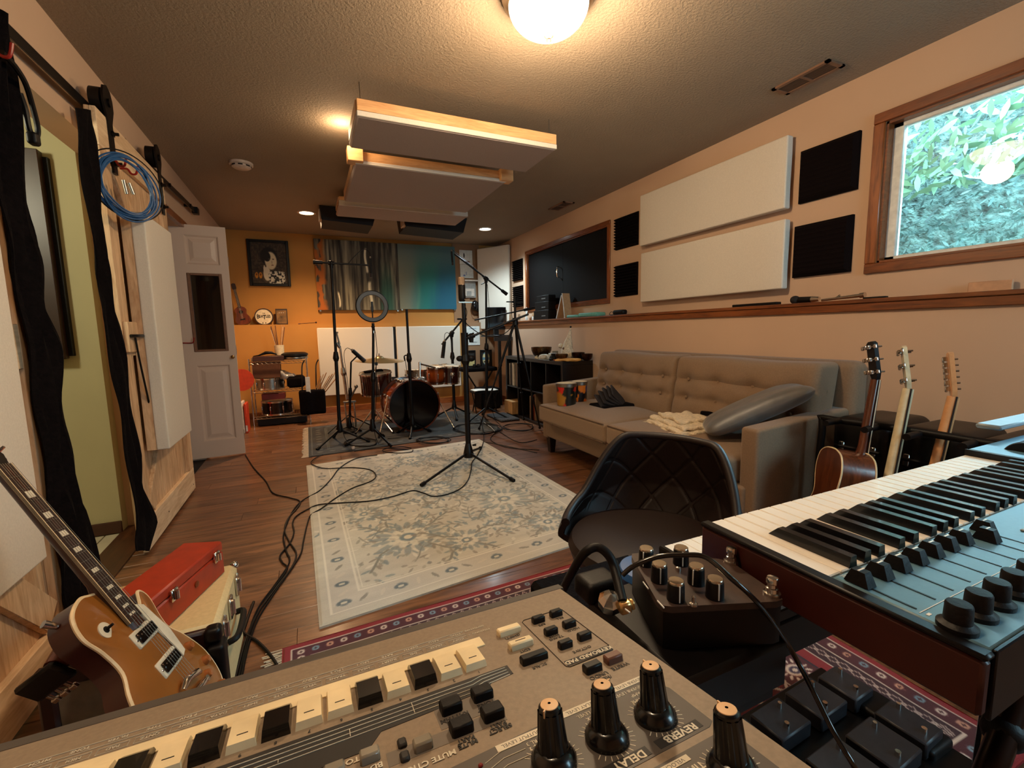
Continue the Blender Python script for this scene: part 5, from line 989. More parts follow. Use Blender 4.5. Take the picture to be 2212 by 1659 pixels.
g = G(); g.box((.30,5.25,.018),(.42,5.50,.032), bev=.004); g.build('foot_pedal', M_dark, t)
for (fx, fy) in ((.14,5.35),(.62,5.62)): g = G(); g.cyl((.38,5.5,.18),(fx,fy,.015),.007,.007,8); g.build('leg', M_dark, t)
pm_ = pencil_mic('snare_microphone', (.46,5.4,.93),(.585,5.4,.80),.024,'wedge-shaped black microphone pointing down at the left tom','drum microphones',None,.25)
t = thing('mini_boom_stand','short black microphone stand clamped beside the hi-hat','microphone stand',(.38,5.4,0),'black microphone stands'); pole(t,(.375,5.4,.05),(.435,5.4,.80),.009,.007,.55); g = G(); g.cyl((.435,5.4,.80),(.50,5.4,.86),.008); g.build('swivel', M_std, t); tripod(t,.375,5.4,.07,.14,80,.007,.008)
tag(rope('microphone_cable', [(.455,5.39,.935),(.40,5.38,.96),(.365,5.38,.90),(.37,5.38,.75),(.385,5.38,.55),(.39,5.37,.3),(.42,5.3,.02)], .0032, M_cord), 'cable curling from the wedge microphone by the hi-hat', 'cable', 'microphone cables')
# muffling cloth on the tom, sticks bag etc.
g = G(Matrix.Translation((.70,5.60,.667)) @ Matrix.Rotation(.1,4,'X')); g.rbox((0,0,0),(.11,.05,.008),.007,6,fn=lambda q:(q[0],q[1],q[2]+.008*math.sin(q[0]*20))); tag(g.build('muffling_cloth', M_cloth), 'small black cloth on the edge of the cherry tom', 'cloth')
# pedals under the kit: kick pedal, throne
t = thing('kick_pedal','black and silver kick pedal behind the bass drum','drum pedal',(1.1,5.6,0)); g = G(); g.box((1.05,5.50,.012),(1.15,5.78,.026), bev=.004); g.build('foot_board', M_steel, t); g = G(); g.cyl((1.03,5.50,.03),(1.03,5.50,.22),.008); g.cyl((1.17,5.50,.03),(1.17,5.50,.22),.008); g.cyl((1.03,5.50,.21),(1.17,5.50,.21),.006); g.build('pedal_frame', M_chrome, t)
t = thing('drum_throne','round black drum stool behind the kit','stool',(.95,6.1,0)); g = G(Matrix.Translation((.98,6.15,.44))); g.lathe([(.10,0),(.16,.01),(.17,.04),(.16,.07),(.10,.085),(.001,.087)], seg=36); g.build('seat', M_cloth, t); g = G(); g.cyl((.98,6.15,.12),(.98,6.15,.44),.014); g.build('post', M_chrome, t); tripod(t,.98,6.15,.16,.24,30,.010,0,mat=M_chrome)
# ================================================================ RACK LEFT OF THE DRUMS
t = thing('wire_rack','small chrome wire shelf rack against the ochre wall','rack',(-.36,6.4,0)); x0, x1, y0, y1 = -.66,-.03,6.22,6.56
for x in (x0,x1):
    for y in (y0,y1): g = G(); g.cyl((x,y,0),(x,y,.84),.009,.009,10); g.build('post', M_chrome, t)
for z in (.13,.45,.80):
    g = G(); 
    for a, b in (((x0,y0,z),(x1,y0,z)),((x0,y1,z),(x1,y1,z)),((x0,y0,z),(x0,y1,z)),((x1,y0,z),(x1,y1,z)),((x0,y0,z-.03),(x1,y0,z-.03))): g.cyl(a,b,.004,.004,6)
    for k in range(22): x = x0+(x1-x0)*(k+.5)/22; g.cyl((x,y0,z+.002),(x,y1,z+.002),.0018,.0018,4)
    for k in range(12): xa = x0+(x1-x0)*k/12; g.cyl((xa,y0,z),(xa+(x1-x0)/12,y0,z-.03),.002,.002,4)
    tag(g.build('wire_shelf', M_chrome, t), 'chrome wire shelf', kind='stuff')
def simple(name, lab, cat, a, b, mat, bev=.004, grp=None): g = G(); g.box(a, b, bev=bev); return tag(g.build(name, mat), lab, cat, grp)
simple('brown_box','flat dark brown case on top of the wire rack','box',(-.62,6.24,.805),(-.28,6.50,.865),P('oxblood_case',(60,26,16),.5))
t = thing('stick_cup','ivory cup of drumsticks and brushes on the wire rack','cup',(-.33,6.42,.866)); g = G(Matrix.Translation((-.33,6.40,.866))); g.lathe([(.04,0),(.052,.004),(.056,.13),(.052,.13),(.048,.01)], seg=28, cap=False); g.lathe([(.048,.012),(.001,.012)], seg=28, cap=False); g.build('cup', P('ivory_skin',(218,200,168),.6), t)
for k in range(11): a = RNG.uniform(0,6.28); r = RNG.uniform(.01,.035); h = RNG.uniform(.26,.37); tp = Vector((-.33+math.cos(a)*(r+.05),6.40+math.sin(a)*r,.876+h)); g = G(); g.cyl((-.33+math.cos(a)*r*.5,6.40+math.sin(a)*r*.5,.88), tp, .006,.005,8); g.ball(tp,.006,8); g.build('drumstick', P(('hickory_stick','pale_stick','dark_stick')[k%3],((176,128,84),(206,170,130),(110,70,46))[k%3],.6), t)
t = thing('round_stool_seat','round black cushion with silver rim lying on top of the rack','cushion',(-.15,6.4,.81)); g = G(Matrix.Translation((-.16,6.38,.815))); g.lathe([(.15,.0),(.155,.014),(.15,.028)], seg=40); g.build('seat_pan', M_steel, t); g = G(Matrix.Translation((-.16,6.38,.843))); g.lathe([(.14,0),(.158,.018),(.155,.04),(.12,.056),(.001,.06)], seg=40); g.build('cushion_top', M_dark, t)
g = G(); g.tube([(-.62,6.35,.868),(-.56,6.34,.875),(-.48,6.34,.905),(-.42,6.34,.905),(-.36,6.35,.88)], [.004,.008,.02,.018,.006], 12); tag(g.build('leather_strap', M_cord), 'small black curved thing lying on the brown case', 'strap')
snm, _ = drum('chrome_snare','chrome snare drum on the middle shelf of the wire rack',(-.46,6.39,.456),.155,.13,(0,0),8,M_steel); snm['group'] = 'spare drums on the rack'
snm, _ = drum('chrome_snare','chrome snare drum on the lowest shelf of the wire rack',(-.40,6.39,.136),.175,.16,(0,0),8,P('black_nickel',(60,50,46),.18,.9)); snm['group'] = 'spare drums on the rack'
g = G(Matrix.Translation((-.30,6.36,.62)) @ Matrix.Rotation(.4,4,'Y')); g.rbox((0,0,0),(.13,.09,.035),.03,10,fn=lambda q:(q[0]+.012*math.sin(q[1]*60),q[1],q[2]+.018*math.sin(q[0]*50+q[1]*30))); tag(g.build('plastic_bag', P('clear_plastic_bag',(170,160,148),.2,coat=.5)), 'crumpled shiny plastic bag on the rack above the snare', 'bag')
simple('card_carton','brown carton filling the upper left of the wire rack','box',(-.63,6.25,.60),(-.33,6.5,.79),P('brown_carton',(92,54,30),.8))
simple('red_case','dark red box lying on the lowest shelf snare','box',(-.56,6.27,.325),(-.30,6.5,.40),P('deep_red_box',(96,18,14),.5))
simple('dark_tray','black tray on the floor level of the wire rack','tray',(-.62,6.24,.012),(-.07,6.54,.09),M_dark)
simple('equipment_bag','soft black equipment bag on the middle shelf right side','bag',(-.27,6.24,.456),(-.06,6.53,.60),M_cloth,.03)
t = thing('tote_bag','black tote bag full of drumsticks hanging on the rack side','bag',(.0,6.15,.15)); g = G(); g.rbox((.01,6.12,.28),(.15,.055,.155),.03,8,fn=lambda q:(q[0]*(1+.1*q[2]),q[1]+.01*math.sin(q[0]*30),q[2])); g.build('bag_body', M_cloth, t)
for x in (-.10,.06): g = G(); g.tube([(x,6.10,.42),(x+.01,6.12,.62),(x+.02,6.2,.74),(x+.05,6.22,.80)], .008, 6, smooth=4); g.build('handle', M_cord, t)
for k in range(7): x = .03+.02*k; g = G(); g.cyl((x,6.11,.38),(x+.09+.015*k,6.08,.60+.02*(k%3)),.007,.0055,8); g.build('drumstick', MATS[('hickory_stick','pale_stick')[k%2]], t)
simple('song_book','thin folded score with pale edge standing in the tote bag','paper',(-.055,6.06,.40),(-.005,6.075,.60),M_paper,.001)
for k, (x, c_, nm, h, tl) in enumerate(((-.80,(206,190,170),'cream',.42,.10),(-.765,(196,60,24),'orange-red',.45,.03),(-.735,(212,200,186),'white',.36,.02),(-.705,(200,56,20),'red',.34,.0))):
    t = thing('ring_binder', nm+' binder standing on the floor between the white door and the rack'+('' if k != 3 else ', nearest the rack'), 'binder', (x,6.0,0), 'binders by the rack'); m_ = Matrix.Translation((x,6.02,.002)) @ Matrix.Rotation(-tl,4,'Y'); g = G(m_); g.box((-.012,-.11,0),(.014,.11,h), bev=.004); g.build('binder_cover', P('binder_'+nm.replace('-','_'), c_, .5), t); g = G(m_); g.box((-.008,-.1115,.02),(.010,-.1102,.09)); g.build('spine_label', M_paper, t)
g = G(Matrix.Translation((-.74,6.15,.60)) @ Matrix.Rotation(.5,4,'Y') @ Matrix.Rotation(PI/2,4,'X')); g.lathe([(.13,-.006),(.13,.006),(.001,.007)], seg=32); tag(g.build('red_disc', P('binder_orange_red',(196,60,24),.5)), 'orange-red round tambourine leaning above the binders', 'tambourine')
# ================================================================ FAR RIGHT CORNER
t = thing('corner_desk','small dark desk shelf with a metal post in the far right corner','desk',(2.6,6.3,0)); parts('desk_top', M_esp, t, [((2.50,6.15,1.03),(2.79,6.70,1.055))]); g = G(); g.box((2.50,6.14,.97),(2.795,6.16,1.028)); g.build('front_rail', M_esp, t)
for x, y in ((2.605,6.2),(2.77,6.2)): g = G(); g.box((x-.02,y-.02,0),(x+.02,y+.02,1.03), bev=.003); g.build('post', M_std, t)
t = thing('monitor','black computer monitor on the corner desk, switched off','monitor',(2.66,6.45,1.055)); g = G(frame((2.52,6.46,1.14),(1,-.12,0),None,(0,0,1))); g.box((0,-.012,0),(.30,.02,.34), bev=.005); g.build('screen_housing', M_black, t); g = G(frame((2.52,6.46,1.14),(1,-.12,0),None,(0,0,1))); g.box((.01,-.0135,.012),(.29,-.0125,.33)); g.build('screen', P('black_screen',(10,6,6),.1), t); g = G(); g.box((2.63,6.44,1.056),(2.70,6.50,1.16)); g.box((2.57,6.38,1.056),(2.76,6.54,1.066), bev=.003); g.build('monitor_stand', M_dark, t)
t = thing('wall_shelf','white cardboard holder with papers under the pinned drawings','wall holder',(2.40,6.95,1.7)); g = G(); g.box((2.24,6.90,1.915),(2.56,6.99,1.935), bev=.002); g.build('shelf_board', M_paint, t); g = G(); g.box((2.27,6.96,1.66),(2.53,6.99,1.915)); g.build('holder_back', P('grey_card',(150,146,140),.8), t); g = G(); g.box((2.30,6.945,1.68),(2.50,6.958,1.80)); g.build('white_box', M_paint, t); g = G(); g.box((2.37,6.94,1.69),(2.45,6.944,1.76)); g.build('grey_window', P('grey_card',(150,146,140),.8), t)
def pinned(lab, x0, x1, z0, z1, y, marks):
    t = thing('pinned_drawing', lab, 'paper', ((x0+x1)/2,y,z0), 'papers pinned to the back wall'); g = G(); g.box((x0,y-.002,z0),(x1,y,z1)); g.build('sheet', M_paper, t)
    for (a, b, w, h, c_) in marks: g = G(Matrix.Translation((x0+(x1-x0)*a, y-.0025, z0+(z1-z0)*b))); g.ball((0,0,0),1,12,(w,.0006,h)); g.build('drawn_mark', P('ink_%d_%d_%d'%c_, c_, .9), t)
pinned('upper pinned white drawing with a dark crescent and a brown blot',2.285,2.50,2.185,2.405,6.995,[(.35,.62,.012,.04,(40,34,44)),(.62,.18,.04,.012,(120,70,54))])
pinned('lower pinned white sheet with a faint blue streak',2.29,2.51,1.97,2.18,6.995,[(.3,.2,.02,.012,(110,120,170)),(.45,.35,.006,.03,(120,130,170))])
pinned('white notes sheet with blurry writing pinned low on the tan wall',2.31,2.54,.90,1.20,6.862,[(.5,.88,.07,.006,(120,150,170)),(.5,.5,.08,.012,(120,124,124)),(.4,.42,.06,.008,(130,134,134)),(.55,.15,.06,.008,(140,144,144))])
hp = thing('hanging_headphones','black headphones hanging from a hook on the tan wall','headphones',(2.53,6.92,1.45)); g = G(); g.ball((2.50,6.93,1.53),.062,18,(1,.6,1.35)); g.build('ear_cup', P('gloss_black',(16,12,12),.2), hp); g = G(); g.ball((2.545,6.94,1.50),.055,18,(.8,.6,1.3)); g.build('ear_cup', P('gloss_black',(16,12,12),.2), hp); rope('headphone_cable', [(2.44,6.94,1.52),(2.46,6.94,1.42),(2.50,6.94,1.385),(2.57,6.94,1.42),(2.60,6.95,1.50),(2.58,6.95,1.56)], .004, M_cord, hp)
def pic(lab, a, b, fn):
    p, q = U(*a,'y',6.62), U(*b,'y',6.62); t = thing('small_picture', lab, 'picture', ((p.x+q.x)/2,6.62,q.z), 'small pictures on the bench'); 
    parts('frame_side', M_black, t, [((p.x,6.61,q.z),(q.x,6.635,q.z+.018)),((p.x,6.61,p.z-.018),(q.x,6.635,p.z)),((p.x,6.61,q.z+.018),(p.x+.018,6.635,p.z-.018)),((q.x-.018,6.61,q.z+.018),(q.x,6.635,p.z-.018))], .002); g = painted(36, 44, fn, lambda u,v: (p.x+.018+(q.x-p.x-.036)*u, 6.622, q.z+.018+(p.z-q.z-.036)*v)); g.build('print', M_art, t)
def pa(u, v): c = np.ones(u.shape+(3,))*np.array((.10,.08,.07)); k = ss(.62,.58,v)*1.; c = c*(1-k[...,None])+np.array((.80,.74,.50))*k[...,None]; k = ss(1.1,.9,np.hypot((u-.6)/.16,(v-.45)/.13))*ss(.5,.8,np.hypot((u-.6)/.16,(v-.45)/.13)); c = c*(1-k[...,None])+np.array((.08,.06,.06))*k[...,None]; return c
def pb(u, v): c = np.ones(u.shape+(3,))*np.array((.10,.08,.07)); k = ss(1.08,.95,np.hypot((u-.5)/.36,(v-.5)/.44)); c = c*(1-k[...,None])+lerp((.84,.80,.60),(.40,.55,.62),ss(.5,.7,np.sin(v*16)*.5+.5))*k[...,None]; k = ss(1.1,.9,np.hypot((u-.5)/.25,(v-.28)/.07)); return c*(1-k[...,None])+np.array((.2,.12,.10))*k[...,None]
pic('left small framed print with a letter-like dark shape on the bench', (1009,757), (1028,792), pa); pic('right small framed print with a pale oval face shape on the bench', (1037,756), (1063,792), pb)
t = thing('bench','low black bench carrying the two small framed prints','bench',(2.35,6.5,0)); g = G(); g.rbox((2.35,6.50,.545),(.27,.17,.03),.02,6); g.build('seat_pad', M_cloth, t)
for x in (2.14,2.56): g = G(); g.cyl((x,6.4,.515),(x+(.3 if x < 2.3 else -.3),6.42,.02),.012); g.build('crossed_leg', M_std, t)
for k,(x) in enumerate((2.28,2.34)): g = G(Matrix.Translation((x,6.42,.576))); g.lathe([(.025,0),(.03,.02),(.02,.05),(.001,.052)], seg=16); tag(g.build('small_jar', M_dark), ('left','right')[k]+' small black jar on the bench before the prints', 'jar', 'jars on the bench')
t = thing('guitar_amplifier','black box amplifier on the floor in the far right corner','amplifier',(2.42,6.1,0)); g = G(); g.box((2.20,5.95,.01),(2.50,6.25,.30), bev=.01); g.build('cabinet', M_cloth, t); g = G(); g.box((2.22,5.943,.03),(2.48,5.95,.24)); g.build('grille_cloth', M_dark, t)
t = thing('keyboard_case','low black stool with an open white score on top','stool',(2.2,5.85,0)); g = G(); g.box((2.02,5.72,.27),(2.38,5.93,.30), bev=.006); g.build('top', M_dark, t)
for x in (2.05,2.35): g = G(); g.cyl((x,5.75,0),(x,5.9,.27),.009); g.cyl((x,5.9,0),(x,5.75,.27),.009); g.build('crossed_leg', M_std, t)
g = G(Matrix.Translation((2.2,5.82,.305))); g.shell(lambda u,v: (-.17+.34*u,-.10+.20*v,.006*math.sin(u*6)), 10, 4, .006); tag(g.build('open_score', M_paper), 'open white score lying on the low black stool', 'paper')
simple('dark_floor_mat','crumpled dark mat on the floor before the black shelf','mat',(2.10,5.0,.001),(2.36,5.5,.03),P('grey_mat',(58,54,54),.9,bump=(60,.8,.02)),.012)
# ================================================================ QUILTED CHAIR
M_lea = P('dark_brown_leather', (28,14,10), .5, var=(120,.15), bump=(240,.15,.001), spec=.35)
t = thing('quilted_chair', 'dark brown quilted leather bucket chair behind the synthesizer', 'chair', (.98,1.12,0))
ca = .52; cc = Vector((.945,1.07,.465))
def shell_pt(u, v, off=0.):
    ph = (u-.5)*2*2.05                    # angle round the seat, 0 = middle of the back
    hmax = .235*(.75*ss(1.45,.60,np.abs(np.array(ph)))+.25*ss(2.0,1.0,np.abs(np.array(ph))))+.03; hmax = float(hmax)
    r = .272+.01*math.cos(ph)-.022*v*max(0,math.cos(ph*.8))
    sp_ = 1+.06*math.sin(PI*v)
    a = ca+ph; z = -.05+ (hmax+.05)*v; off += -.02*math.sin(PI*min(1,v*1.0))*0
    r = r*(.80+.20*min(1,v*2.4)**.5)*sp_-off
    return Vector((cc.x+r*math.cos(a), cc.y+r*math.sin(a), cc.z+z))
def quilt(u, v):
    p = shell_pt(u, v, .022); du = (u-.5)*7.4; dv = v*1.9
    s1 = abs(((du+dv)%2)-1); s2 = abs(((du-dv)%2)-1); s1 = min(s1,1-s1)*2 if False else abs((du+dv)/1.0-round((du+dv)/1.0)); s2 = abs((du-dv)-round(du-dv))
    k = min(1, s1/.07)*min(1, s2/.07) if abs(u-.5) < .40 else 1
    c = shell_pt(u, v); d = Vector((cc.x-c.x, cc.y-c.y, 0)).normalized(); return p + d*(.008*(k**.5)-.008)
g = G(); g.shell(lambda u,v: shell_pt(u,v), 120, 30, -.018); g.build('back_shell', M_lea, t)
g = G(); g.grid(lambda u,v: quilt(u, .03+.95*v), 240, 60, flip=True); g.build('quilted_lining', M_lea, t, angle=1.4)
g = G(); g.tube([shell_pt(u, 1.0, .009) for u in np.linspace(0,1,70)], .014, 10); g.build('rim_piping', M_lea, t)
g = G(Matrix.Translation((cc.x-.015,cc.y-.02,cc.z-.02))); g.lathe([(.19,-.05),(.238,-.03),(.248,0),(.236,.022),(.18,.038),(.09,.044),(.001,.045)], seg=56); g.build('seat_cushion', M_lea, t)
g = G(); g.cyl((cc.x,cc.y,.05),(cc.x,cc.y,.42),.024,.024,16); g.build('gas_lift', M_chrome, t); g = G(Matrix.Translation((cc.x,cc.y,0))); g.lathe([(.20,0),(.205,.006),(.19,.014),(.05,.03),(.03,.05)], seg=40); g.build('round_base', M_chrome, t)
# ================================================================ GUITARS BY THE WALL
M_rose = wood('rosewood', (48,20,10), (104,50,24), 'z', .25, .5); M_spruce = wood('amber_spruce', (150,84,34), (190,118,56), 'z', .25, .5); M_bind = P('cream_binding', (226,200,160), .4)
AC = [(0,0),(.10,.006),(.175,.06),(.195,.13),(.17,.20),(.128,.26),(.118,.30),(.135,.36),(.140,.41),(.115,.465),(.06,.49),(0,.495)]
def headstock(t, m, z, mat, w=.036, L_=.17, y0=1.0-.18, sides=2, n=3, face=None, inline=False):
    g = G(m @ Matrix.Translation((0,y0,z)) @ Matrix.Rotation(-.24,4,'X')); g.prism([(-.020,0),(.020,0),(w,.03),(w*.98,L_-.01),(w*.5,L_),(-w*.5,L_),(-w*.98,L_-.01),(-w,.03)], -.008, .007); hs = g.build('headstock', mat, t)
    for k in range(n):
        for s_ in ((-1,1) if sides == 2 else (1,)):
            yy = .035+k*(L_-.06)/max(1,n-1); mm = m @ Matrix.Translation((0,y0,z)) @ Matrix.Rotation(-.24,4,'X')
            g = G(mm); g.cyl((s_*w*.62,yy,.007),(s_*w*.62,yy,.026),.0045,.0035,8); g.build('string_post', M_chrome, hs); g = G(mm); g.cyl((s_*w*.9,yy,-.014),(s_*(w+.016),yy,-.014),.003,.003,6); g.rbox((s_*(w+.022),yy,-.014),(.008,.009,.005),.004,2); g.box((s_*w*.35-.008,yy-.009,-.024),(s_*w*.35+.010,yy+.009,-.008), bev=.002); g.build('tuner', M_chrome, hs)
    return hs
def strings(t, m, z0, z1, y0, y1, w0, w1, n=6):
    g = G(m)
    for k in range(n): q = (k-(n-1)/2)/((n-1)/2); g.cyl((q*w0,y0,z0),(q*w1,y1,z1),.0004,.0004,4)
    tag(g.build('strings', P('string_steel',(120,108,95),.4,1.), t), kind='stuff')
vx = Vector((.38,.92,0)).normalized()
def wall_guitar(base, up, fr, lab, kind):
    up = Vector(up).normalized(); fr = Vector(fr).normalized(); X = up.cross(fr).normalized(); fr = X.cross(up)
    m = Matrix.Identity(4)
    for i, v in enumerate((X, up, fr)):
        for j in range(3): m[j][i] = v[j]
    m.translation = Vector(base); t = thing('guitar', lab, 'guitar', base, 'guitars standing by the wall')
    if kind == 'acoustic':
        o_ = guitar_outline(AC); n = len(o_)
        g = G(m); g.prism(o_, -.125, 0.); g.build('body_sides', M_rose, t)
        g = G(m); g.prism([(x*.985,y*.985+.004) for x,y in o_], .0, .002); g.build('soundboard', M_spruce, t)
        for z in (-.123,-.001): g = G(m); g.tube([(x*1.003,y,z) for x,y in o_], .0035, 6, closed=True); g.build('binding', M_bind, t)
        g = G(m); g.lathe([(.05,.0021),(.05,.0026)], Matrix.Translation((0,.335,0)), 28); g.build('soundhole', M_black, t); g = G(m); g.box((-.08,.14,.002),(.08,.165,.010), bev=.003); g.build('bridge', M_dark, t)
        g = G(m); g.prism([(-.027,.36),(.027,.36),(.021,.82),(-.021,.82)], .003, .009); fb = g.build('fretboard', P('ebony',(22,12,10),.4), t); g = G(m); g.tube([(-.0265,.36,.006),(-.0212,.82,.006)], .0016, 4); g.tube([(.0265,.36,.006),(.0212,.82,.006)], .0016, 4); g.build('neck_binding', M_bind, fb)
        g = G(m); g.tube([(0,.46,-.012),(0,.52,-.006),(0,.82,-.003)], [.024,.020,.018], 12); g.build('neck', M_rose, t); headstock(t, m, .0, M_dark, .035); strings(t, m, .011, .011, .155, .82, .024, .018)
        g = G(m); g.prism([(-.0345,.0),(.0345,.0),(.0345,.003),(-.0345,.003)], .0, .001) if False else None
    else:
        cb, cn = kind; o_ = [(0,0),(-.10,.005),(-.155,.06),(-.15,.13),(-.12,.20),(-.125,.28),(-.135,.34),(-.10,.375),(-.06,.34),(-.03,.30),(.03,.30),(.06,.32),(.09,.345),(.12,.32),(.115,.25),(.12,.18),(.15,.10),(.14,.04),(.09,.0)]
        P_ = spline([Vector((x,y,0)) for x,y in o_], 4, True); g = G(m); g.prism([(p.x,p.y) for p in P_], -.044, 0.); g.build('body', cb, t)
        g = G(m); g.tube([(0,.30,-.012),(0,.38,-.008),(0,.80,-.004)], [.026,.022,.020], 12); g.build('neck', cn, t); g = G(m); g.prism([(-.027,.28),(.027,.28),(.021,.80),(-.021,.80)], .001, .007); g.build('fretboard', P('ebony',(22,12,10),.4), t)
        headstock(t, m, -.002, cn, .034, .185, .80, 1 if kind[0] is M_sun else 2, 6 if kind[0] is M_sun else 3); strings(t, m, .009, .009, .1, .80, .022, .018); g = G(m); g.box((-.035,.07,.0),(.035,.11,.012), bev=.003); g.build('bridge', M_chrome, t)
        for y in (.14,.22): g = G(m); g.box((-.04,y,.0),(.04,y+.035,.006), bev=.003); g.build('pickup', M_black, t)
    return t, m
M_ivory = P('aged_ivory_lacquer', (214,196,160), .3, coat=.3); M_maple = P('peach_maple', (206,146,96), .35, coat=.3); M_sun = P('copper_lacquer', (120,66,34), .25, coat=.4)
wall_guitar((2.10,1.11,.07), (.20,.02,.98), (.74,-.66,-.12), 'acoustic guitar with rosewood sides and cream binding, nearest the sofa', 'acoustic')
wall_guitar((2.14,1.02,.06), (.22,.01,.97), (.50,-.86,-.12), 'ivory necked electric guitar, second from the sofa', (M_ivory, M_ivory))
wall_guitar((2.20,.92,.04), (.25,-.01,.95), (.46,-.88,-.12), 'peach maple necked electric guitar, third from the sofa', (M_sun, M_maple))
t = thing('guitar_rack', 'black padded tube rack holding the three guitars', 'guitar rack', (2.3,1.0,0))
g = G(); g.tube([(2.28,1.36,.02),(2.30,1.36,.60),(2.30,1.30,.66),(2.30,.60,.66),(2.30,.54,.60),(2.28,.54,.02)], .016, 10, smooth=4); g.build('top_tube', M_cord, t); g = G(); g.tube([(1.95,1.36,.03),(2.28,1.36,.03)], .014); g.tube([(1.95,.54,.03),(2.28,.54,.03)], .014); g.build('foot_tube', M_cord, t)
for y in (1.28,1.12,.97,.80): g = G(); g.tube([(2.30,y,.66),(2.20,y-.01,.665),(2.16,y-.015,.665)], .014, 10); g.build('padded_finger', M_cord, t)
for (y0, y1, w, lab) in ((1.115,1.37,'','black hard guitar case standing against the wall nearest the sofa'),(.85,1.105,'','middle black hard guitar case standing against the wall'),(.56,.84,'','black hard guitar case against the wall nearest the camera')):
    t = thing('guitar_case', lab, 'guitar case', (2.6,(y0+y1)/2,0), 'black cases behind the guitars'); g = G(); g.rbox((2.58,(y0+y1)/2,.335),(.20,(y1-y0)/2,.33),.05,5); g.build('case_shell', P('black_moulded_plastic',(10,6,6),.35,spec=.3), t)
    g = G(); g.tube([(2.375,y0+.03,.52),(2.375,y1-.03,.52)], .008, 6); g.build('seam_rim', M_cord, t)
    for y in (y0+.06,y1-.06): g = G(); g.box((2.372,y-.012,.49),(2.38,y+.012,.545), bev=.003); g.build('latch', M_chrome, t)
# ================================================================ SYNTHESIZER
zS = .865; M_panel = P('slate_blue_panel', (84,120,138), .42, var=(200,.03)); M_end = P('mahogany_end_panel', (58,16,8), .45); M_key = P('white_key', (232,224,212), .25, coat=.3, var=(3,.004)); M_bk = P('black_key', (7,4,4), .25, coat=.2)
sy = thing('synthesizer', 'synthesizer keyboard with blue-grey slider panel and wooden ends on a black stand', 'keyboard', (.9,.28,.80)); XE = 1.42
g = G(); g.box((.470,.145,.808),(XE,.412,.842), bev=.004); g.build('chassis', M_dark, sy)
g = G(); g.box((.456,.140,.812),(.468,.414,.860), bev=.003); g.build('end_panel', M_end, sy); g = G(); g.box((.455,.139,.8600),(.4695,.415,.8656), bev=.002); g.build('end_panel_top', M_black, sy)
g = G(); g.box((.470,.142,.842),(XE,.2595,.8655), bev=.002); g.build('control_panel', M_panel, sy); g = G(); g.box((.470,.138,.806),(XE,.142,.866), bev=.001); g.build('rear_lip', M_black, sy)
g = G(); g.box((.470,.2598,.842),(XE,.264,.858)); g.build('key_gap', M_black, sy); g = G(); g.box((1.152,.264,.842),(XE,.412,.875), bev=.003); g.build('wheel_panel', M_panel, sy); g = G(); g.box((1.1505,.262,.842),(1.153,.414,.874)); g.build('wheel_panel_edge', M_black, sy)
kw = .02345
for k in range(29):
    x0 = .4705+kw*k; g = G(); g.box((x0+.0008,.264,.846),(x0+kw-.0008,.413,.8625), bev=.0012); g.build('white_key', M_key, sy, flat=True)
for k in range(1, 29):
    n7 = k % 7                 # counted down from the top C: C B | A G F | E D
    if n7 in (2,3,4,6,0):
        off = {2:-.003,3:0,4:.003,6:-.003,0:.003}[n7]; xc = .4705+kw*k+off; g = G()
        g._a([(xc-.0068,.264,.862),(xc+.0068,.264,.862),(xc+.0068,.357,.862),(xc-.0068,.357,.862),(xc-.005,.264,.8745),(xc+.005,.264,.8745),(xc+.005,.346,.8735),(xc-.005,.346,.8735)], [(0,1,5,4),(1,2,6,5),(2,3,7,6),(3,0,4,7),(4,5,6,7),(3,2,1,0)]); g.build('black_key', M_bk, sy, angle=.3)
for i in range(9):
    x = .480+.0327*i
    if i < 8: g = G(); g.box((x-.001,.194,.8652),(x+.001,.247,.8662)); g.build('slider_slot', M_black, sy, flat=True)
    y = .2395 if i < 7 else .228; 
    if i == 8: x = .735; y = .240; g = G(); g.box((x-.001,.196,.8652),(x+.001,.249,.8662)); g.build('slider_slot', M_black, sy, flat=True)
    g = G(); g._a([(x-.007,y-.011,.8665),(x+.007,y-.011,.8665),(x+.007,y+.011,.8665),(x-.007,y+.011,.8665),(x-.005,y-.006,.880),(x+.005,y-.006,.880),(x+.005,y+.006,.880),(x-.005,y+.006,.880)], [(0,1,5,4),(1,2,6,5),(2,3,7,6),(3,0,4,7),(4,5,6,7),(3,2,1,0)]); cap = g.build('slider_cap', M_dark, sy, flat=True); g = G(); g.box((x-.0045,y-.0008,.8801),(x+.0045,y+.0008,.8806)); g.build('cap_line', M_key, cap)
    if i < 7: text(('LEVEL','ATTACK','DECAY','SUSTAIN','TONE','CUT','RES')[i], .0055, Matrix.Translation((x+.004,.2545,.8657)) @ Matrix.Rotation(PI,4,'Z'), M_paper, sy, depth=.0001)
g = G(); g.box((.476,.1895,.8655),(1.2,.1902,.8660)); g.build('divider_line', M_paper, sy)
for i in range(12):
    x = .479+.0358*i; g = G(Matrix.Translation((x,.166+.0006*i,.8655))); g.lathe([(.0135,0),(.0135,.004),(.0105,.006),(.0095,.007),(.0090,.021),(.0082,.0225),(.001,.0228)], seg=20); g.build('rotary_knob', M_dark, sy); g = G(); g.box((x-.001,.184,.8655),(x+.004,.1865,.866)); g.build('scale_mark', M_paper, sy)
for i in range(5): x = .775+.03*i; g = G(); g.box((x,.215,.8655),(x+.014,.222,.868), bev=.001); g.build('push_button', P('grey_button',(120,128,128),.5), sy)
for x in (1.215,1.25): g = G(frame((x,.35,.862),(0,1,0),None,(1,0,0))); g.lathe([(.001,-.009),(.030,-.009),(.032,-.006),(.032,.006),(.030,.009),(.001,.009)], seg=40); g.build('bender_wheel', M_dark, sy)
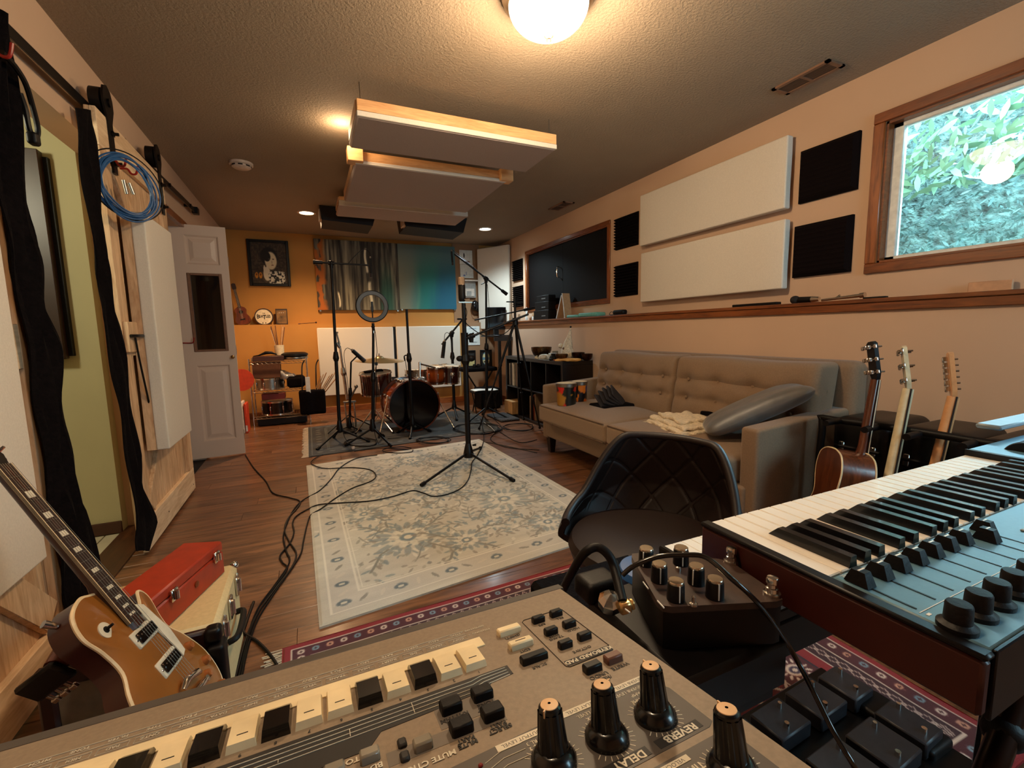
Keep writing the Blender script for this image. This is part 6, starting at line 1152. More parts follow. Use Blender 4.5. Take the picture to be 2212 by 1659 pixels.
g = G(); g.box((1.27,.405,.898),(1.62,.445,.908), bev=.003); tag(g.build('flat_module', P('pale_slate',(120,134,142),.4)), 'pale blue-grey flat unit beyond the pitch wheels at the right edge', 'keyboard')
st = thing('keyboard_stand','black tube keyboard stand under the synthesizer','keyboard stand',(.9,.3,0))
for y in (.19,.38): g = G(); g.tube([(.50,y,.797),(1.38,y,.797)], .010, 8); g.build('top_rail', M_std, st)
for y in (.20,): 
    g = G(); g.tube([(.79,.215,.797),(.745,.20,.74),(.70,.19,.68),(.62,.185,.60),(.60,.20,.40),(.60,.25,.02)], .0125, 10, smooth=4); g.build('front_tube', P('worn_black_tube',(36,26,22),.3,.7), st)
    g = G(); g.tube([(.80,.235,.797),(.80,.24,.5),(.86,.26,.02)], .008, 8, smooth=3); g.build('rear_tube', M_chrome, st)
g = G(); g.tube([(1.35,.25,.79),(1.35,.3,.02)], .012, 8); g.build('side_tube', M_std, st)
for z in (.66,): g = G(); g.ball((.685,.19,z), .02, 12); g.build('joint_knob', M_dark, st)
# second keyboard underneath
k2 = thing('lower_keyboard','black keyboard with white keys on the lower tier beneath the synthesizer','keyboard',(1.1,.52,.62)); g = G(); g.box((.585,.40,.62),(1.55,.632,.685), bev=.005); g.build('case', M_black, k2)
for k in range(36): x0 = .60+.0236*k; g = G(); g.box((x0,.505,.685),(x0+.0228,.635,.700), bev=.001); g.build('white_key', M_key, k2, flat=True)
g = G(); g.box((.585,.40,.685),(.598,.632,.706), bev=.003); g.box((.598,.40,.685),(1.55,.503,.704), bev=.002); g.build('top_panel', M_black, k2)
t = thing('dark_filler_box','black box added to fill the dark area beneath the effects pedal','cabinet',(.56,.72,0)); g = G(); g.box((.42,.60,.0),(.70,.86,.56), bev=.01); g.build('cabinet', M_cloth, t)  # plain box added only to keep the area under the pedal black
# ================================================================ EFFECTS PEDAL with six knobs
pdx = thing('effects_pedal','dark twin-footswitch effects pedal with silver-topped knobs','effects pedal',(.53,.5,.66)); M_ped = P('graphite_pedal', (62,46,40), .38, var=(90,.15))
pc = [(.311,.330),(.436,.281),(.452,.368),(.356,.436)]
pv = [Vector((x,y,.835)) for x,y in pc]; c_ = sum(pv, Vector())/4; ring_ = []
for i in range(4):
    a, b, d = pv[i-1], pv[i], pv[(i+1)%4]
    for t_ in (0,.5,1): ring_.append(b+(a-b).normalized()*.012*(1-t_)**2+(d-b).normalized()*.012*t_**2)
g = G(); g.prism([(p.x,p.y) for p in ring_], .829, .836); g.build('top_plate', M_ped, pdx); g = G(); g.prism([(c_.x+(p.x-c_.x)*.985, c_.y+(p.y-c_.y)*.985) for p in ring_], .788, .829); g.build('enclosure', M_black, pdx)
Z3 = lambda x, y, z: U(1180+x/3.191, 900+y/3.191, 'z', z)
for (x, y) in ((690,910),(780,1015),(895,1135),(930,905),(1035,1030),(1165,1120)):
    p = Z3(x, y, .856); g = G(Matrix.Translation((p.x,p.y,.836))); g.lathe([(.0092,0),(.0092,.003),(.0086,.0175),(.0082,.0185)], seg=24); kb = g.build('knob', M_black, pdx)
    g = G(Matrix.Translation((p.x,p.y,.8545))); g.lathe([(.0082,0),(.0082,.002),(.0076,.0028),(.001,.0029)], seg=12); g.build('silver_cap', P('spun_aluminium',(206,190,168),.25,1.), kb); g = G(Matrix.Translation((p.x,p.y,.8375)) @ Matrix.Rotation(4.0+RNG.uniform(-.6,.6),4,'Z')); g.box((.0082,-.0006,0),(.0095,.0006,.0175)); g.build('pointer_line', M_paper, kb)
for (x, y) in ((1275,1000),(1555,1220)):
    p = Z3(x, y, .837); g = G(Matrix.Translation((p.x,p.y,.836))); g.lathe([(.0085,0),(.0085,.003),(.0062,.0035),(.006,.008),(.0045,.0085),(.0043,.0125),(.006,.013),(.0063,.018),(.0052,.0195),(.001,.02)], seg=16); g.build('footswitch', M_chrome, pdx)
p = Z3(1015,1260,.842); g = G(Matrix.Translation((p.x,p.y,.836))); g.lathe([(.0043,0),(.0043,.002),(.002,.003),(.0018,.0085),(.002,.009),(.001,.010)], seg=12); g.build('toggle_switch', M_chrome, pdx); p = Z3(910,1050,.838); g = G(Matrix.Translation((p.x,p.y,.836))); g.lathe([(.003,0),(.003,.004),(.001,.005)], seg=10); g.build('indicator_light', M_chrome, pdx)
um_ = frame((c_.x,c_.y,.7212), (pv[3]-pv[0])*-1 if False else (pv[0]-pv[3]), None, (0,0,1))
for (x, y, wdt, s_) in ((1410,690,'ECHO',.006),(1640,1000,'MIX',.006),(1245,1180,'A',.012),(1330,1140,'SPACE',.010)): p = Z3(x, y, .7213); 
for (a, b) in (((1110,1075),(1180,1130)),((1375,670),(1455,775)),((1590,950),(1690,1060))):
    p, q = U(1190+a[0]/6.913,1160+a[1]/6.913,'z',.8363), U(1190+b[0]/6.913,1160+b[1]/6.913,'z',.8363); g = G(); g.tube([p,q], .0008, 4); g.build('print_line', M_paper, pdx)
g = G(); g.box((.300,.285,.73),(.450,.45,.7875), bev=.006); tag(g.build('black_case', M_black), 'black flat case that the effects pedal stands on', 'case')
g = G(); g.box((.36,.40,.0),(.39,.43,.71), bev=.002); g.box((.30,.30,.705),(.45,.45,.7295), bev=.002); tag(g.build('side_table', M_std), 'small black table beneath the effects pedal', 'table')
# plugs and thick cable
pg = thing('jack_plug','right-angled chrome and gold jack plug beside the effects pedal','plug',(.39,.50,.70)); p0 = U(1318,1300,'z',0.831)
g = G(frame(p0,(.8,.3,.2),None,(-.2,-.3,.9))); g.lathe([(.008,-.010),(.0125,-.006),(.013,.003),(.008,.009),(.001,.012)], seg=8); g.build('faceted_cap', M_chrome, pg, flat=True); p1 = U(1352,1310,'z',0.831); g = G(frame(p1,(.9,-.2,.1),None,(0,0,1))); g.box((-.008,-.006,-.006),(.005,.006,.007), bev=.002); g.box((.005,-.004,-.004),(.009,.004,.005), bev=.001); g.build('gold_barrel', P('gold_plate',(214,170,110),.3,.9), pg)
g = G(); g.cyl(U(1345,1300,'z',0.836), U(1332,1238,'z',0.846), .0042, .0046, 12); g.cyl(U(1332,1240,'z',0.846), U(1326,1215,'z',0.849), .0058,.005, 12); g.build('plug_sleeve', M_dark, pg)
tag(rope('thick_cable', [U(1345,1300,'z',0.836),U(1328,1232,'z',0.851),U(1315,1200,'z',0.864),U(1290,1182,'z',0.871),U(1262,1195,'z',0.864),U(1240,1228,'z',0.835),U(1218,1270,'z',0.792),U(1205,1300,'z',0.750),U(1190,1330,'z',0.678)], .0052, M_cord, seg=12), 'thick black cable arching from the gold plug down behind the grey sequencer', 'cable')
tag(rope('glossy_cable', [U(1345,1242,'z',0.853),U(1370,1222,'z',0.864),U(1420,1203,'z',0.874),U(1475,1199,'z',0.878),U(1525,1204,'z',0.878),U(1580,1250,'z',0.867),U(1625,1290,'z',0.849),U(1660,1330,'z',0.821),U(1715,1415,'z',0.764),U(1760,1500,'z',0.735),U(1800,1580,'z',0.714),U(1850,1665,'z',0.693),U(1870,1720,'z',0.643)], .0027, P('glossy_cord',(20,14,12),.18,coat=.4), seg=10), 'thin glossy cable looping across the effects pedal towards the bottom right', 'cable')
g = G(Matrix.Translation(U(1395,1225,'z',0.796)+Vector((0,0,0)))); g.lathe([(.034,-.02),(.038,-.008),(.034,0),(.001,.004)], seg=36); tag(g.build('blue_disc_case', P('cobalt_plastic',(34,88,150),.5)), 'round blue plastic case behind the effects pedal knobs', 'case')
g = G(); g.rbox(tuple(U(1290,1265,'z',0.792)),(.025,.02,.014),.008,4); tag(g.build('black_adapter', M_dark), 'black adapter block with teal highlight beside the thick cable', 'adapter')
# ================================================================ PEDALBOARD on the red rug
pb_ = thing('pedalboard','black pedalboard with dark metal pedals lying on the red rug','pedalboard',(1.15,.6,.012)); pbm = Matrix.Translation((1.10,.60,.012)) @ Matrix.Rotation(.05,4,'Z')
g = G(pbm); g.box((-.30,-.20,0),(.30,.17,.05), bev=.006); g.build('board', M_black, pb_)
for (x, y, w, h) in ((-.24,.03,.13,.10),(-.09,.04,.12,.09),(.06,.03,.12,.10),(.20,.02,.09,.10),(-.24,-.13,.13,.11),(-.09,-.13,.13,.12),(.06,-.13,.12,.11),(.20,-.13,.09,.11)):
    g = G(pbm); g.box((x-.01,y,.051),(x+w-.01,y+h,.095), bev=.004); pdl = g.build('stomp_pedal', P('gunmetal',(44,42,46),.45,.2,var=(60,.1)), pb_)
    g = G(pbm); g.cyl((x+w*.3,y+.02,.095),(x+w*.3,y+.02,.108),.007,.006,12); g.cyl((x+w*.65,y+h-.025,.095),(x+w*.65,y+h-.025,.110),.006,.005,10); g.build('switch', M_chrome, pdl)
g = G(); g.rbox((1.36,.56,.05),(.05,.09,.035),.012,4); tag(g.build('wah_pedal', M_dark), 'black rocker pedal beside the pedalboard on the red rug', 'effects pedal')
def plaid(u, v): s = vnoise(u*8, v*8, 91, 3); c = lerp((.12,.14,.22),(.75,.78,.78),ss(.48,.56,s)); return c
g = painted(40, 30, plaid, lambda u,v: (1.02+.14*math.cos(u*2*PI)*math.sin(PI*v)*.9-.02*math.sin(v*9), .36+.10*math.sin(u*2*PI)*math.sin(PI*v), .09+.075*-math.cos(PI*v)+.012*math.sin(u*25))); tag(g.build('patterned_bag', M_art), 'crumpled white and navy patterned bag at the bottom right corner', 'bag')
# ================================================================ GREY SEQUENCER IN THE FOREGROUND
th_ = math.radians(9); A_ = Vector((.254,.435,.82)); GB = frame(A_, (-1,0,0), None, (0,math.sin(th_),math.cos(th_)))
M_gb = P('warm_grey_plastic', (132,114,94), .5, var=(260,.07), bump=(900,.12,.0006)); M_gbd = P('dark_grey_print', (74,66,60), .5); M_ink = P('black_ink', (30,26,24), .6); M_pad = P('ivory_pad', (226,206,166), .42); M_pale = P('pale_print', (206,196,176), .6)
sq = thing('groovebox','grey sequencer with ivory and black pads and tall black knobs, closest to the camera','music sequencer', tuple(GB @ Vector((.25,.18,-.06))))
def gb(name, fn, mat, parent=None, **k): g = G(GB); fn(g); return g.build(name, mat, parent or sq, **k)
gb('body', lambda g: g.box((0,0,-.055),(.505,.36,0), bev=.006), M_gb)
gb('front_bevel', lambda g: g.box((.002,-.0012,-.050),(.503,.0105,.0004), bev=.0004), M_gbd)
def B_(g, u, v, w, h, z=.0045, bev=.0012): g.box((u-w/2,v-h/2,-.001),(u+w/2,v+h/2,z), bev=bev)
for u, v in ((.0621,.0635),(.0412,.0624),(.0621,.0897),(.0410,.088),(.0621,.116),(.0406,.114)): gb('push_button', lambda g: B_(g,u,v,.0132,.0072,.006), M_black)
for u, v, w, m_ in ((.0957,.0665,.023,M_pad),(.0957,.0935,.023,M_pad),(.0950,.1190,.0245,M_black),(.0608,.1568,.0155,M_black),(.0392,.1553,.0155,P('brown_button',(96,58,44),.4))): gb('push_button', lambda g: B_(g,u,v,w,.0085,.006), m_)
gb('button_groove', lambda g: g.box((.0905,.0930,.0060),(.1005,.0936,.0063)), M_ink)
for u, v in ((.1503,.140),(.1753,.141),(.1509,.1635),(.1748,.165)): gb('square_button', lambda g: B_(g,u,v,.0155,.0115,.007), M_dark)
def outline(pts, w, mat, z=.0003): gb('print_outline', lambda g: g.tube([(x,y,z) for x,y in pts], w, 4, closed=True), mat)
outline([(.0735,.053),(.0330,.053),(.0300,.056),(.0285,.139),(.0300,.1425),(.0740,.1435),(.0765,.141),(.0765,.056)], .0004, M_ink)
gb('label_bar', lambda g: g.box((.0290,.1345,-.001),(.0745,.1418,.0003)), M_ink)
T = lambda s, u, v, sz, mat=None, bold=False: text(s, sz, GB @ Matrix.Translation((u,v,.0005)), mat or M_ink, sq, depth=.00012, bold=bold)
T('KEYBOARD PAD', .0518, .1380, .0064, M_pale, True)
for s, u, v in (('RPS',.0621,.0555),('FILL',.0412,.0545),('TRANS',.0621,.0830),('POSE',.0621,.0785),('HOLD',.0410,.0800),('OCTAVE',.0520,.1275),('SCALE',.0950,.1290)): T(s, u, v+(.0165 if v < .1 else 0)*0+(0 if s in ('OCTAVE','SCALE') else .0155 if s != 'TRANS' and s != 'POSE' else .0165), .0048)
T('(SHIFT)', .0957, .0750, .0050); T('EDIT', .0957, .1020, .0050); T('UNDO', .0608, .1655, .0056); T('/REDO', .0608, .1710, .0056); T('WRITE', .0392, .1645, .0056)
for s, u, v in (('TONE',.1503,.1490),('SELECT',.1503,.1530),('RHYTHM',.1753,.1505),('MUTE',.1753,.1545),('PART',.1509,.1735),('SELECT',.1509,.1780),('PART',.1748,.1750),('MUTE',.1748,.1795)): T(s, u, v, .0052, None, True)
T('MUTE CTRL', .200, .181, .0062, M_pale, True); T('TONE SWITCH', .262, .1545, .0062, M_pale, True); T('BD', .232, .167, .0062, M_pale, True)
# pad well and the pads
gb('pad_strip', lambda g: g.box((.123,.0585,-.001),(.50,.0745,.0012), bev=.0004), M_pad)
pat = 'WWBWBWWBWBWBWWBW'
for i, ch in enumerate(pat):
    u = .142+.02155*i; h = .0055 if ch == 'W' else .008
    def padg(g):
        w = .0094; g._a([(u-w,.072,.0),(u+w,.072,0),(u+w,.1045,0),(u-w,.1045,0),(u-w+.001,.0735,.004),(u+w-.001,.0735,.004),(u+w-.001,.1035,h),(u-w+.001,.1035,h),(u-w+.001,.082,h),(u+w-.001,.082,h)], [(0,3,2,1),(0,1,5,4),(4,5,9,8),(8,9,6,7),(7,6,2,3),(0,4,8,7,3),(1,2,6,9,5)])
    pd_ = gb('trigger_pad', padg, M_pad if ch == 'W' else M_bk, angle=.3)
    if ch == 'W': gb('pad_mark', lambda g: g.box((u-.0035,.0945,h),(u+.0035,.0952,h+.0003)), M_ink, pd_)
    T(str(i+1) if i < 9 else str(i+1), u, .1095, .0042)
# legends over the pads
words1 = ['SYNC','RESO','DEPTH','RATE','LFO 1','LFO 2','A ENV','LEVEL','PAN','AMP','F ENV','TYPE','FILTER','TONE','PITCH','ENV']; words2 = ['COPY','ERASE','DEL','INSERT','MEAS','TRANS','VELO','GATE','SHIFT','DATA','EDIT','QNTZ','PAD','MIDI','SETUP','MIX']
for i in range(16):
    u = .142+.02155*i; T(words1[i], u, .0415, .0042, M_pale); T(words2[i], u, .0515, .0042, M_pale)
    gb('legend_frame', lambda g: g.tube([(u-.009,.0485,.0003),(u+.009,.0485,.0003),(u+.009,.0548,.0003),(u-.009,.0548,.0003)], .00025, 4, closed=True), M_pale)
for v0 in (.0385,.0448): gb('legend_line', lambda g: g.tube([(.133,v0,.0003),(.49,v0,.0003)], .00025, 4), M_pale)
T('DEPTH/TYPE  <', .124, .040, .0036, M_pale); T('PTN/SONG  <', .120, .049, .0036, M_pale)
# dark strip with lines below the pads
gb('dark_strip', lambda g: g.prism([(.118,.1030+.0105),(.5,.1135),(.5,.150),(.235,.150),(.225,.137),(.145,.134),(.136,.1265),(.118,.1265)], -.001, .0004), M_ink)
for k in range(4): gb('print_line', lambda g: g.tube([(.5,.1185+.0048*k,.0006),(.152,.1185+.0045*k,.0006),(.143,.1160+.0042*k,.0006),(.121,.1160+.0035*k,.0006)], .0003, 4), M_pale)
for k in range(7): u = .20+.045*k; gb('print_line', lambda g: g.tube([(u,.1185+.0048*(k%3),.0006),(u,.131,.0006)], .0003, 4), M_pale)
gb('grey_band', lambda g: g.prism([(.143,.1355),(.187,.1355),(.187,.158),(.143,.158)], -.001, .0002), P('mid_grey_print',(104,94,84),.5)); gb('grey_band', lambda g: g.prism([(.143,.1595),(.225,.1595),(.225,.172),(.143,.172)], -.001, .0002), MATS['mid_grey_print'])
for (u, v) in ((.2350,.1585),(.2565,.160),(.2020,.1665),(.2780,.160),(.2990,.160),(.3200,.160)): gb('clear_button', lambda g: B_(g,u,v,.0125,.0085,.006), P('smoky_clear_plastic',(128,120,106),.25,coat=.3))
for (u, v) in ((.214,.157),(.2145,.1695)): gb('black_chip', lambda g: B_(g,u,v,.006,.008,.003), M_ink)
# effects section
gb('effects_panel', lambda g: g.prism([(.1930,.1925),(.0345,.1835),(.0245,.2050),(.0245,.2440),(.0300,.2470),(.1930,.2490)], -.001, .0003), M_gbd); gb('timing_panel', lambda g: g.prism([(.0215,.2530),(.13,.2545),(.13,.30),(.0215,.30)], -.001, .0003), M_gbd)
gb('label_bar', lambda g: g.prism([(.0330,.2375),(.0700,.2385),(.0700,.2455),(.0330,.2445)], .0, .0005), M_ink); T('REVERB', .0500, .2415, .0078, M_pale, True)
gb('label_bar', lambda g: g.prism([(.0770,.2385),(.1110,.2390),(.1110,.2460),(.0770,.2455)], .0, .0005), M_ink); T('DELAY', .0920, .2425, .0078, M_pale, True)
for (u, v, s) in ((.0470,.1855,'REVERB LEVEL'),(.0925,.1890,'DELAY LEVEL'),(.1420,.1935,'OUTPUT LEVEL')): gb('pale_label', lambda g: g.box((u-.018,v-.0028,0),(u+.018,v+.0028,.0006)), M_pale); T(s, u, v, .0042, M_ink)
for (s, u, v) in (('PRE REVERB LEVEL',.049,.1925),('HF DAMP',.046,.1980),('REVERB TIME',.047,.2035),('DELAY LEVEL',.088,.1960),('FEEDBACK',.086,.2010),('TIME',.087,.2060),('CTRL 3',.135,.2000),('CTRL 2',.135,.2045),('CTRL 1',.135,.2090)): T(s, u, v, .0042, M_pale)
gb('pale_label', lambda g: g.box((.060,.2560,0),(.086,.2605,.0006)), M_pale); T('VELOCITY', .073, .2582, .0040, M_ink); T('TIMING', .0680, .2660, .0068, M_pale, True)
for (u, v, hh, pa_) in ((.0539,.2223,.035,1.57),(.0934,.2213,.035,2.9),(.1322,.2201,.035,-.6),(.0461,.2780,.036,1.7)):
    kg = G(GB @ Matrix.Translation((u,v,0))); kg.lathe([(.0142,0),(.0142,.0035),(.0108,.0085),(.0085,.0095)], seg=36); kn = kg.build('tall_knob', M_bk, sq)
    vs = []; nseg = 40
    g = G(GB @ Matrix.Translation((u,v,0)))
    def fl(a_, v_): r = (.0090-.0018*v_)*(1+.07*(1 if math.sin(a_*2*PI*10) > 0 else 0)); return (r*math.cos(a_*2*PI), r*math.sin(a_*2*PI), .009+(hh-.012)*v_)
    g.grid(fl, 81, 4); g.build('knob_grip', M_bk, kn, angle=.5)
    g = G(GB @ Matrix.Translation((u,v,0))); g.lathe([(.0072,hh-.004),(.0070,hh-.0012),(.0058,hh)], seg=32, cap=False); g.build('knob_shoulder', M_bk, kn); g = G(GB @ Matrix.Translation((u,v,hh-.0003))); g.lathe([(.0060,-.001),(.0055,.0006),(.001,.0012)], seg=28, cap=False); g.build('knob_cap', P('peach_cap',(214,172,128),.5), kn)
    g = G(GB @ Matrix.Translation((u,v,hh)) @ Matrix.Rotation(-pa_,4,'Z')); g.box((.0045,-.0005,-.0040),(.0075,.0005,.0004)); g.build('pointer', MATS['peach_cap'], kn)
    for k in range(23): a_ = -.9+k*(2*PI-1.3)/22+PI/2+.0; gb('scale_tick', lambda g: g.box((.0150,-.00022,.0003),(.0185,.00022,.0005), GB.inverted() @ GB @ Matrix.Translation((u,v,0)) @ Matrix.Rotation(a_,4,'Z')), M_pale, kn)
for (u, v) in ((.1735,.2005),(.1735,.2065),(.1735,.2125)): gb('red_light', lambda g: g.lathe([(.0016,0),(.0016,.001),(.001,.0016)], Matrix.Translation((u,v,0)), 10), P('dark_red_led',(110,16,14),.3)); gb('print_line', lambda g: g.tube([(u-.003,v,.0005),(u-.015,v-.004,.0005),(u-.03,v-.004,.0005)], .00025, 4), M_pale)
gb('stand_plate', lambda g: g.box((.05,.05,-.075),(.45,.33,-.056), bev=.004), M_black)
t = thing('sequencer_table','black stand holding the grey sequencer','table',(0,.3,0)); g = G(); g.cyl((.0,.28,.02),(.0,.28,.75),.02); g.build('post', M_std, t); g = G(Matrix.Translation((0,.28,0))); g.lathe([(.18,0),(.18,.02),(.02,.03)], seg=32); g.build('base', M_std, t)
# ================================================================ CASES AND GOLD GUITAR ON THE LEFT
M_tolex = P('cream_tolex', (206,180,132), .6, var=(90,.04), bump=(500,.3,.001))
t = thing('cream_amplifier','cream covered box amplifier with brown front frame and chrome side latches','amplifier',(-.48,1.64,0)); g = G(); g.box((-.677,1.45,0),(-.289,1.838,.298), bev=.014); g.build('cabinet', M_tolex, t)
for y in (1.51,1.63,1.775): g = G(); g.box((-.289,y-.022,.21),(-.279,y+.022,.278), bev=.003); g.cyl((-.277,y,.22),(-.277,y,.265),.006); g.build('latch', M_chrome, t)
g = G(); g.tube([(-.287,1.555,.17),(-.264,1.567,.176),(-.260,1.64,.176),(-.264,1.713,.176),(-.287,1.725,.17)], .010, 8, smooth=4); g.build('handle', M_dark, t)
g = G(); g.ball((-.297,1.83,.292), .015, 12); g.build('corner_cap', M_chrome, t)
parts('front_frame', P('brown_leatherette',(44,20,15),.4,bump=(300,.3,.001)), t, [((-.677,1.425,.24),(-.285,1.45,.300)),((-.677,1.425,0),(-.64,1.45,.24)),((-.33,1.425,0),(-.285,1.45,.24)),((-.64,1.425,0),(-.33,1.45,.03))], .008)
g = G(); g.box((-.64,1.436,.03),(-.33,1.45,.24)); g.build('grille_cloth', P('grey_grille',(126,116,100),.9,bump=(700,.6,.001)), t)
g = G(); g.rbox((-.297,1.432,.285),(.022,.022,.022),.015,3); g.build('corner_guard', M_black, t)
g = G(); g.rbox((-.292,1.428,.15),(.022,.03,.11),.012,4); g.build('black_strap', M_cord, t)
t = thing('red_case','orange-red box with two chrome latches on top of the cream amplifier','case',(-.43,1.63,.30)); M_rc = P('vermilion_vinyl', (160,44,14), .45)
rm = frame((-.432,1.634,.2995),(.35,1,0),None,(0,0,1)) @ Matrix.Scale(1.22,4); g = G(rm); g.box((-.155,-.052,0),(.140,.052,.066), bev=.004); g.build('case_bottom', M_rc, t); g = G(rm); g.box((-.155,-.052,.067),(.140,.052,.095), bev=.004); g.build('case_lid', M_rc, t)
for x in (-.08,.10): g = G(rm); g.box((x-.012,-.060,.052),(x+.012,-.052,.082), bev=.002); g.cyl((x,-.062,.057),(x,-.062,.077),.006); g.build('latch', M_chrome, t)
g = G(rm @ Matrix.Translation((.01,-.0525,.04)) @ Matrix.Rotation(PI/2,4,'X')); g.lathe([(.008,0),(.008,.002),(.001,.003)], seg=16); g.build('lock_disc', P('bronze_disc',(130,60,26),.4,.5), t)
def Dp(px, py, t_): return Vector(C0+(CR.T @ np.array([(px-1106)/F, (py-829.5)/F, 1.0]))*t_)
xx, ax, nn = Vector((-.01,.973,-.229)), Vector((-.495,.194,.847)), Vector((.869,.121,.48))
nn = (nn*math.cos(.14)-xx*math.sin(.14)).normalized(); xx = ax.cross(nn)
LM = Matrix.Identity(4)
for i, v in enumerate((xx, ax, nn)):
    for j in range(3): LM[j][i] = v[j]
LM.translation = Vector((-.337,1.236,.306))
M_gold = P('gold_top', (150,92,36), .35, .2, var=(3,.16), coat=.4); M_mahog = P('dark_mahogany', (58,22,14), .3, coat=.4)
lp = thing('gold_guitar','gold-topped single-cutaway electric guitar leaning at the bottom left','guitar',tuple(LM @ Vector((0,-.16,-.03))))
LO = [(0,-.150),(-.09,-.143),(-.150,-.095),(-.166,-.02),(-.140,.055),(-.108,.105),(-.112,.165),(-.128,.215),(-.112,.262),(-.065,.285),(-.030,.280),(.030,.262),(.034,.205),(.060,.176),(.088,.196),(.112,.222),(.128,.195),(.112,.135),(.112,.10),(.140,.055),(.166,-.02),(.150,-.095),(.09,-.143)]
LPp = [(p.x,p.y) for p in spline([Vector((x,y,0)) for x,y in LO], 5, True)]
cx_, cy_ = 0, .04
g = G(LM); g.prism(LPp, -.055, -.006); g.build('body_back', M_mahog, lp)
g = G(LM)
rings = [[(x,y,-.008) for x,y in LPp]]+[[(cx_+(x-cx_)*k, cy_+(y-cy_)*k, z) for x,y in LPp] for k, z in ((.985,-.003),(.93,-.001),(.80,.003),(.55,.007),(.25,.009))]
n_ = len(LPp); vs = [p for r_ in rings for p in r_]; fs = [(j*n_+i, (j+1)*n_+i, (j+1)*n_+(i+1)%n_, j*n_+(i+1)%n_) for j in range(len(rings)-1) for i in range(n_)]+[tuple((len(rings)-1)*n_+i for i in range(n_))]
LPA = sum(LPp[i][0]*LPp[(i+1)%n_][1]-LPp[(i+1)%n_][0]*LPp[i][1] for i in range(n_)); g._a(vs, [f[::-1] for f in fs] if LPA > 0 else fs); g.build('carved_top', M_gold, lp)
g = G(LM); g.tube([(x,y,-.007) for x,y in LPp], .0042, 6, closed=True); g.build('body_binding', M_bind, lp)
g = G(LM); g.prism([(-.0285,.176),(.0285,.176),(.0215,.628),(-.0215,.628)], .010, .016); fbd = g.build('fretboard', P('dark_rosewood_board',(44,24,18),.5), lp)
g = G(LM)
for s_ in (-1,1): g.prism([(s_*.0285,.176),(s_*.0262,.176),(s_*.0197,.628),(s_*.0215,.628)], .0098, .0163)
g.build('neck_binding', M_bind, fbd)
g = G(LM)
for k in range(1,23): y = .628*2**(-k/12); w = .0215+(.628-y)/.452*.007-.002; g.tube([(-w,y,.0165),(w,y,.0165)], .0007, 4)
tag(g.build('frets', M_steel, fbd), kind='stuff')
for k in (3,5,7,9,12,15,17,19,21): ya = (.628*2**(-k/12)+.628*2**(-(k-1)/12))/2; hw = (.628*2**(-(k-1)/12)-.628*2**(-k/12))*.28; g = G(LM); g.prism([(-.012,ya-hw),(.012,ya-hw),(.0105,ya+hw),(-.0105,ya+hw)], .0161, .0166); g.build('inlay', M_pale, fbd)
g = G(LM); g.tube([(0,.16,-.012),(0,.24,-.008),(0,.30,.000),(0,.62,.004)], [.030,.024,.016,.013], 14); g.build('neck', M_mahog, lp)
headstock(lp, LM, .006, M_black, .040, .19, .628)
strings(lp, LM, .024, .020, -.02, .628, .026, .017)
for (y, ang_) in ((.135,0),(.045,0)):
    g = G(LM); g.box((-.047,y-.020,.004),(.047,y+.022,.012), bev=.003); pr = g.build('pickup_surround', M_pale, lp); g = G(LM); g.box((-.037,y-.012,.012),(.037,y+.014,.018), bev=.002); g.build('pickup', P('black_nickel',(60,50,46),.18,.9), pr)
    for k in range(6): g = G(LM); g.cyl((-.025+.01*k,y+.006,.018),(-.025+.01*k,y+.006,.0190),.0026,.0022,8); g.build('pole_screw', M_chrome, pr)
    for s_ in (-1,1): g = G(LM); g.cyl((s_*.041,y,.012),(s_*.041,y,.0135),.003,.002,8); g.build('screw', M_chrome, pr)
g = G(LM); g.prism([(.031,.205),(.060,.19),(.078,.10),(.070,.035),(.050,.028),(.049,.06),(.031,.165)], .010, .013); g.build('pickguard', M_pale, lp)
g = G(LM); g.tube([(-.045,-.020,.018),(-.02,-.012,.022),(0,-.015,.022),(.03,-.022,.022),(.045,-.030,.018)], [.006,.009,.008,.009,.006], 10); g.build('bridge', M_chrome, lp); g = G(LM); g.tube([(-.050,-.045,.016),(0,-.050,.022),(.05,-.055,.016)], [.007,.009,.007], 10); g.cyl((-.050,-.045,.0),(-.050,-.045,.022),.008,.008,12); g.cyl((.05,-.055,0),(.05,-.055,.022),.008,.008,12); g.build('tailpiece', M_chrome, lp)
g = G(LM @ Matrix.Translation((-.080,.200,.002))); g.lathe([(.019,0),(.019,.003),(.008,.0035)], seg=28); tg = g.build('switch_ring', M_pale, lp); g = G(LM); g.cyl((-.08,.20,.004),(-.078,.202,.020),.004,.003,10); g.lathe([(.0075,.005),(.0075,.007),(.001,.008)], Matrix.Translation((-.08,.20,0)), 16); g.build('toggle', M_dark, tg)
for (x, y) in ((.100,.03),(.118,-.03),(.085,-.055),(.103,-.105)): g = G(LM @ Matrix.Translation((x,y,.002))); g.lathe([(.013,0),(.013,.004),(.009,.014),(.001,.0145)], seg=20); g.build('control_knob', P('amber_knob',(150,84,40),.2,coat=.4), lp)
g = G(LM); g.cyl((-.11,.265,-.035),(-.125,.285,-.04),.006,.008,10); g.build('strap_button', M_chrome, lp)
t = thing('guitar_stand','black folding stand under the gold guitar','guitar stand',(-.35,1.22,0)); 
for (a, b) in (((-.42,1.22,.34),(-.12,1.12,.015)),((-.42,1.22,.34),(-.12,1.32,.015)),((-.42,1.22,.34),(-.56,1.22,.015))): g = G(); g.cyl(a, b, .011,.011,10); g.build('stand_leg', M_std, t)
for y in (1.15,1.28): g = G(); g.tube([(-.30,y,.20),(-.22,y,.135),(-.19,y,.15),(-.18,y,.19)], .009, 8, smooth=3); g.build('cradle_arm', M_cord, t)
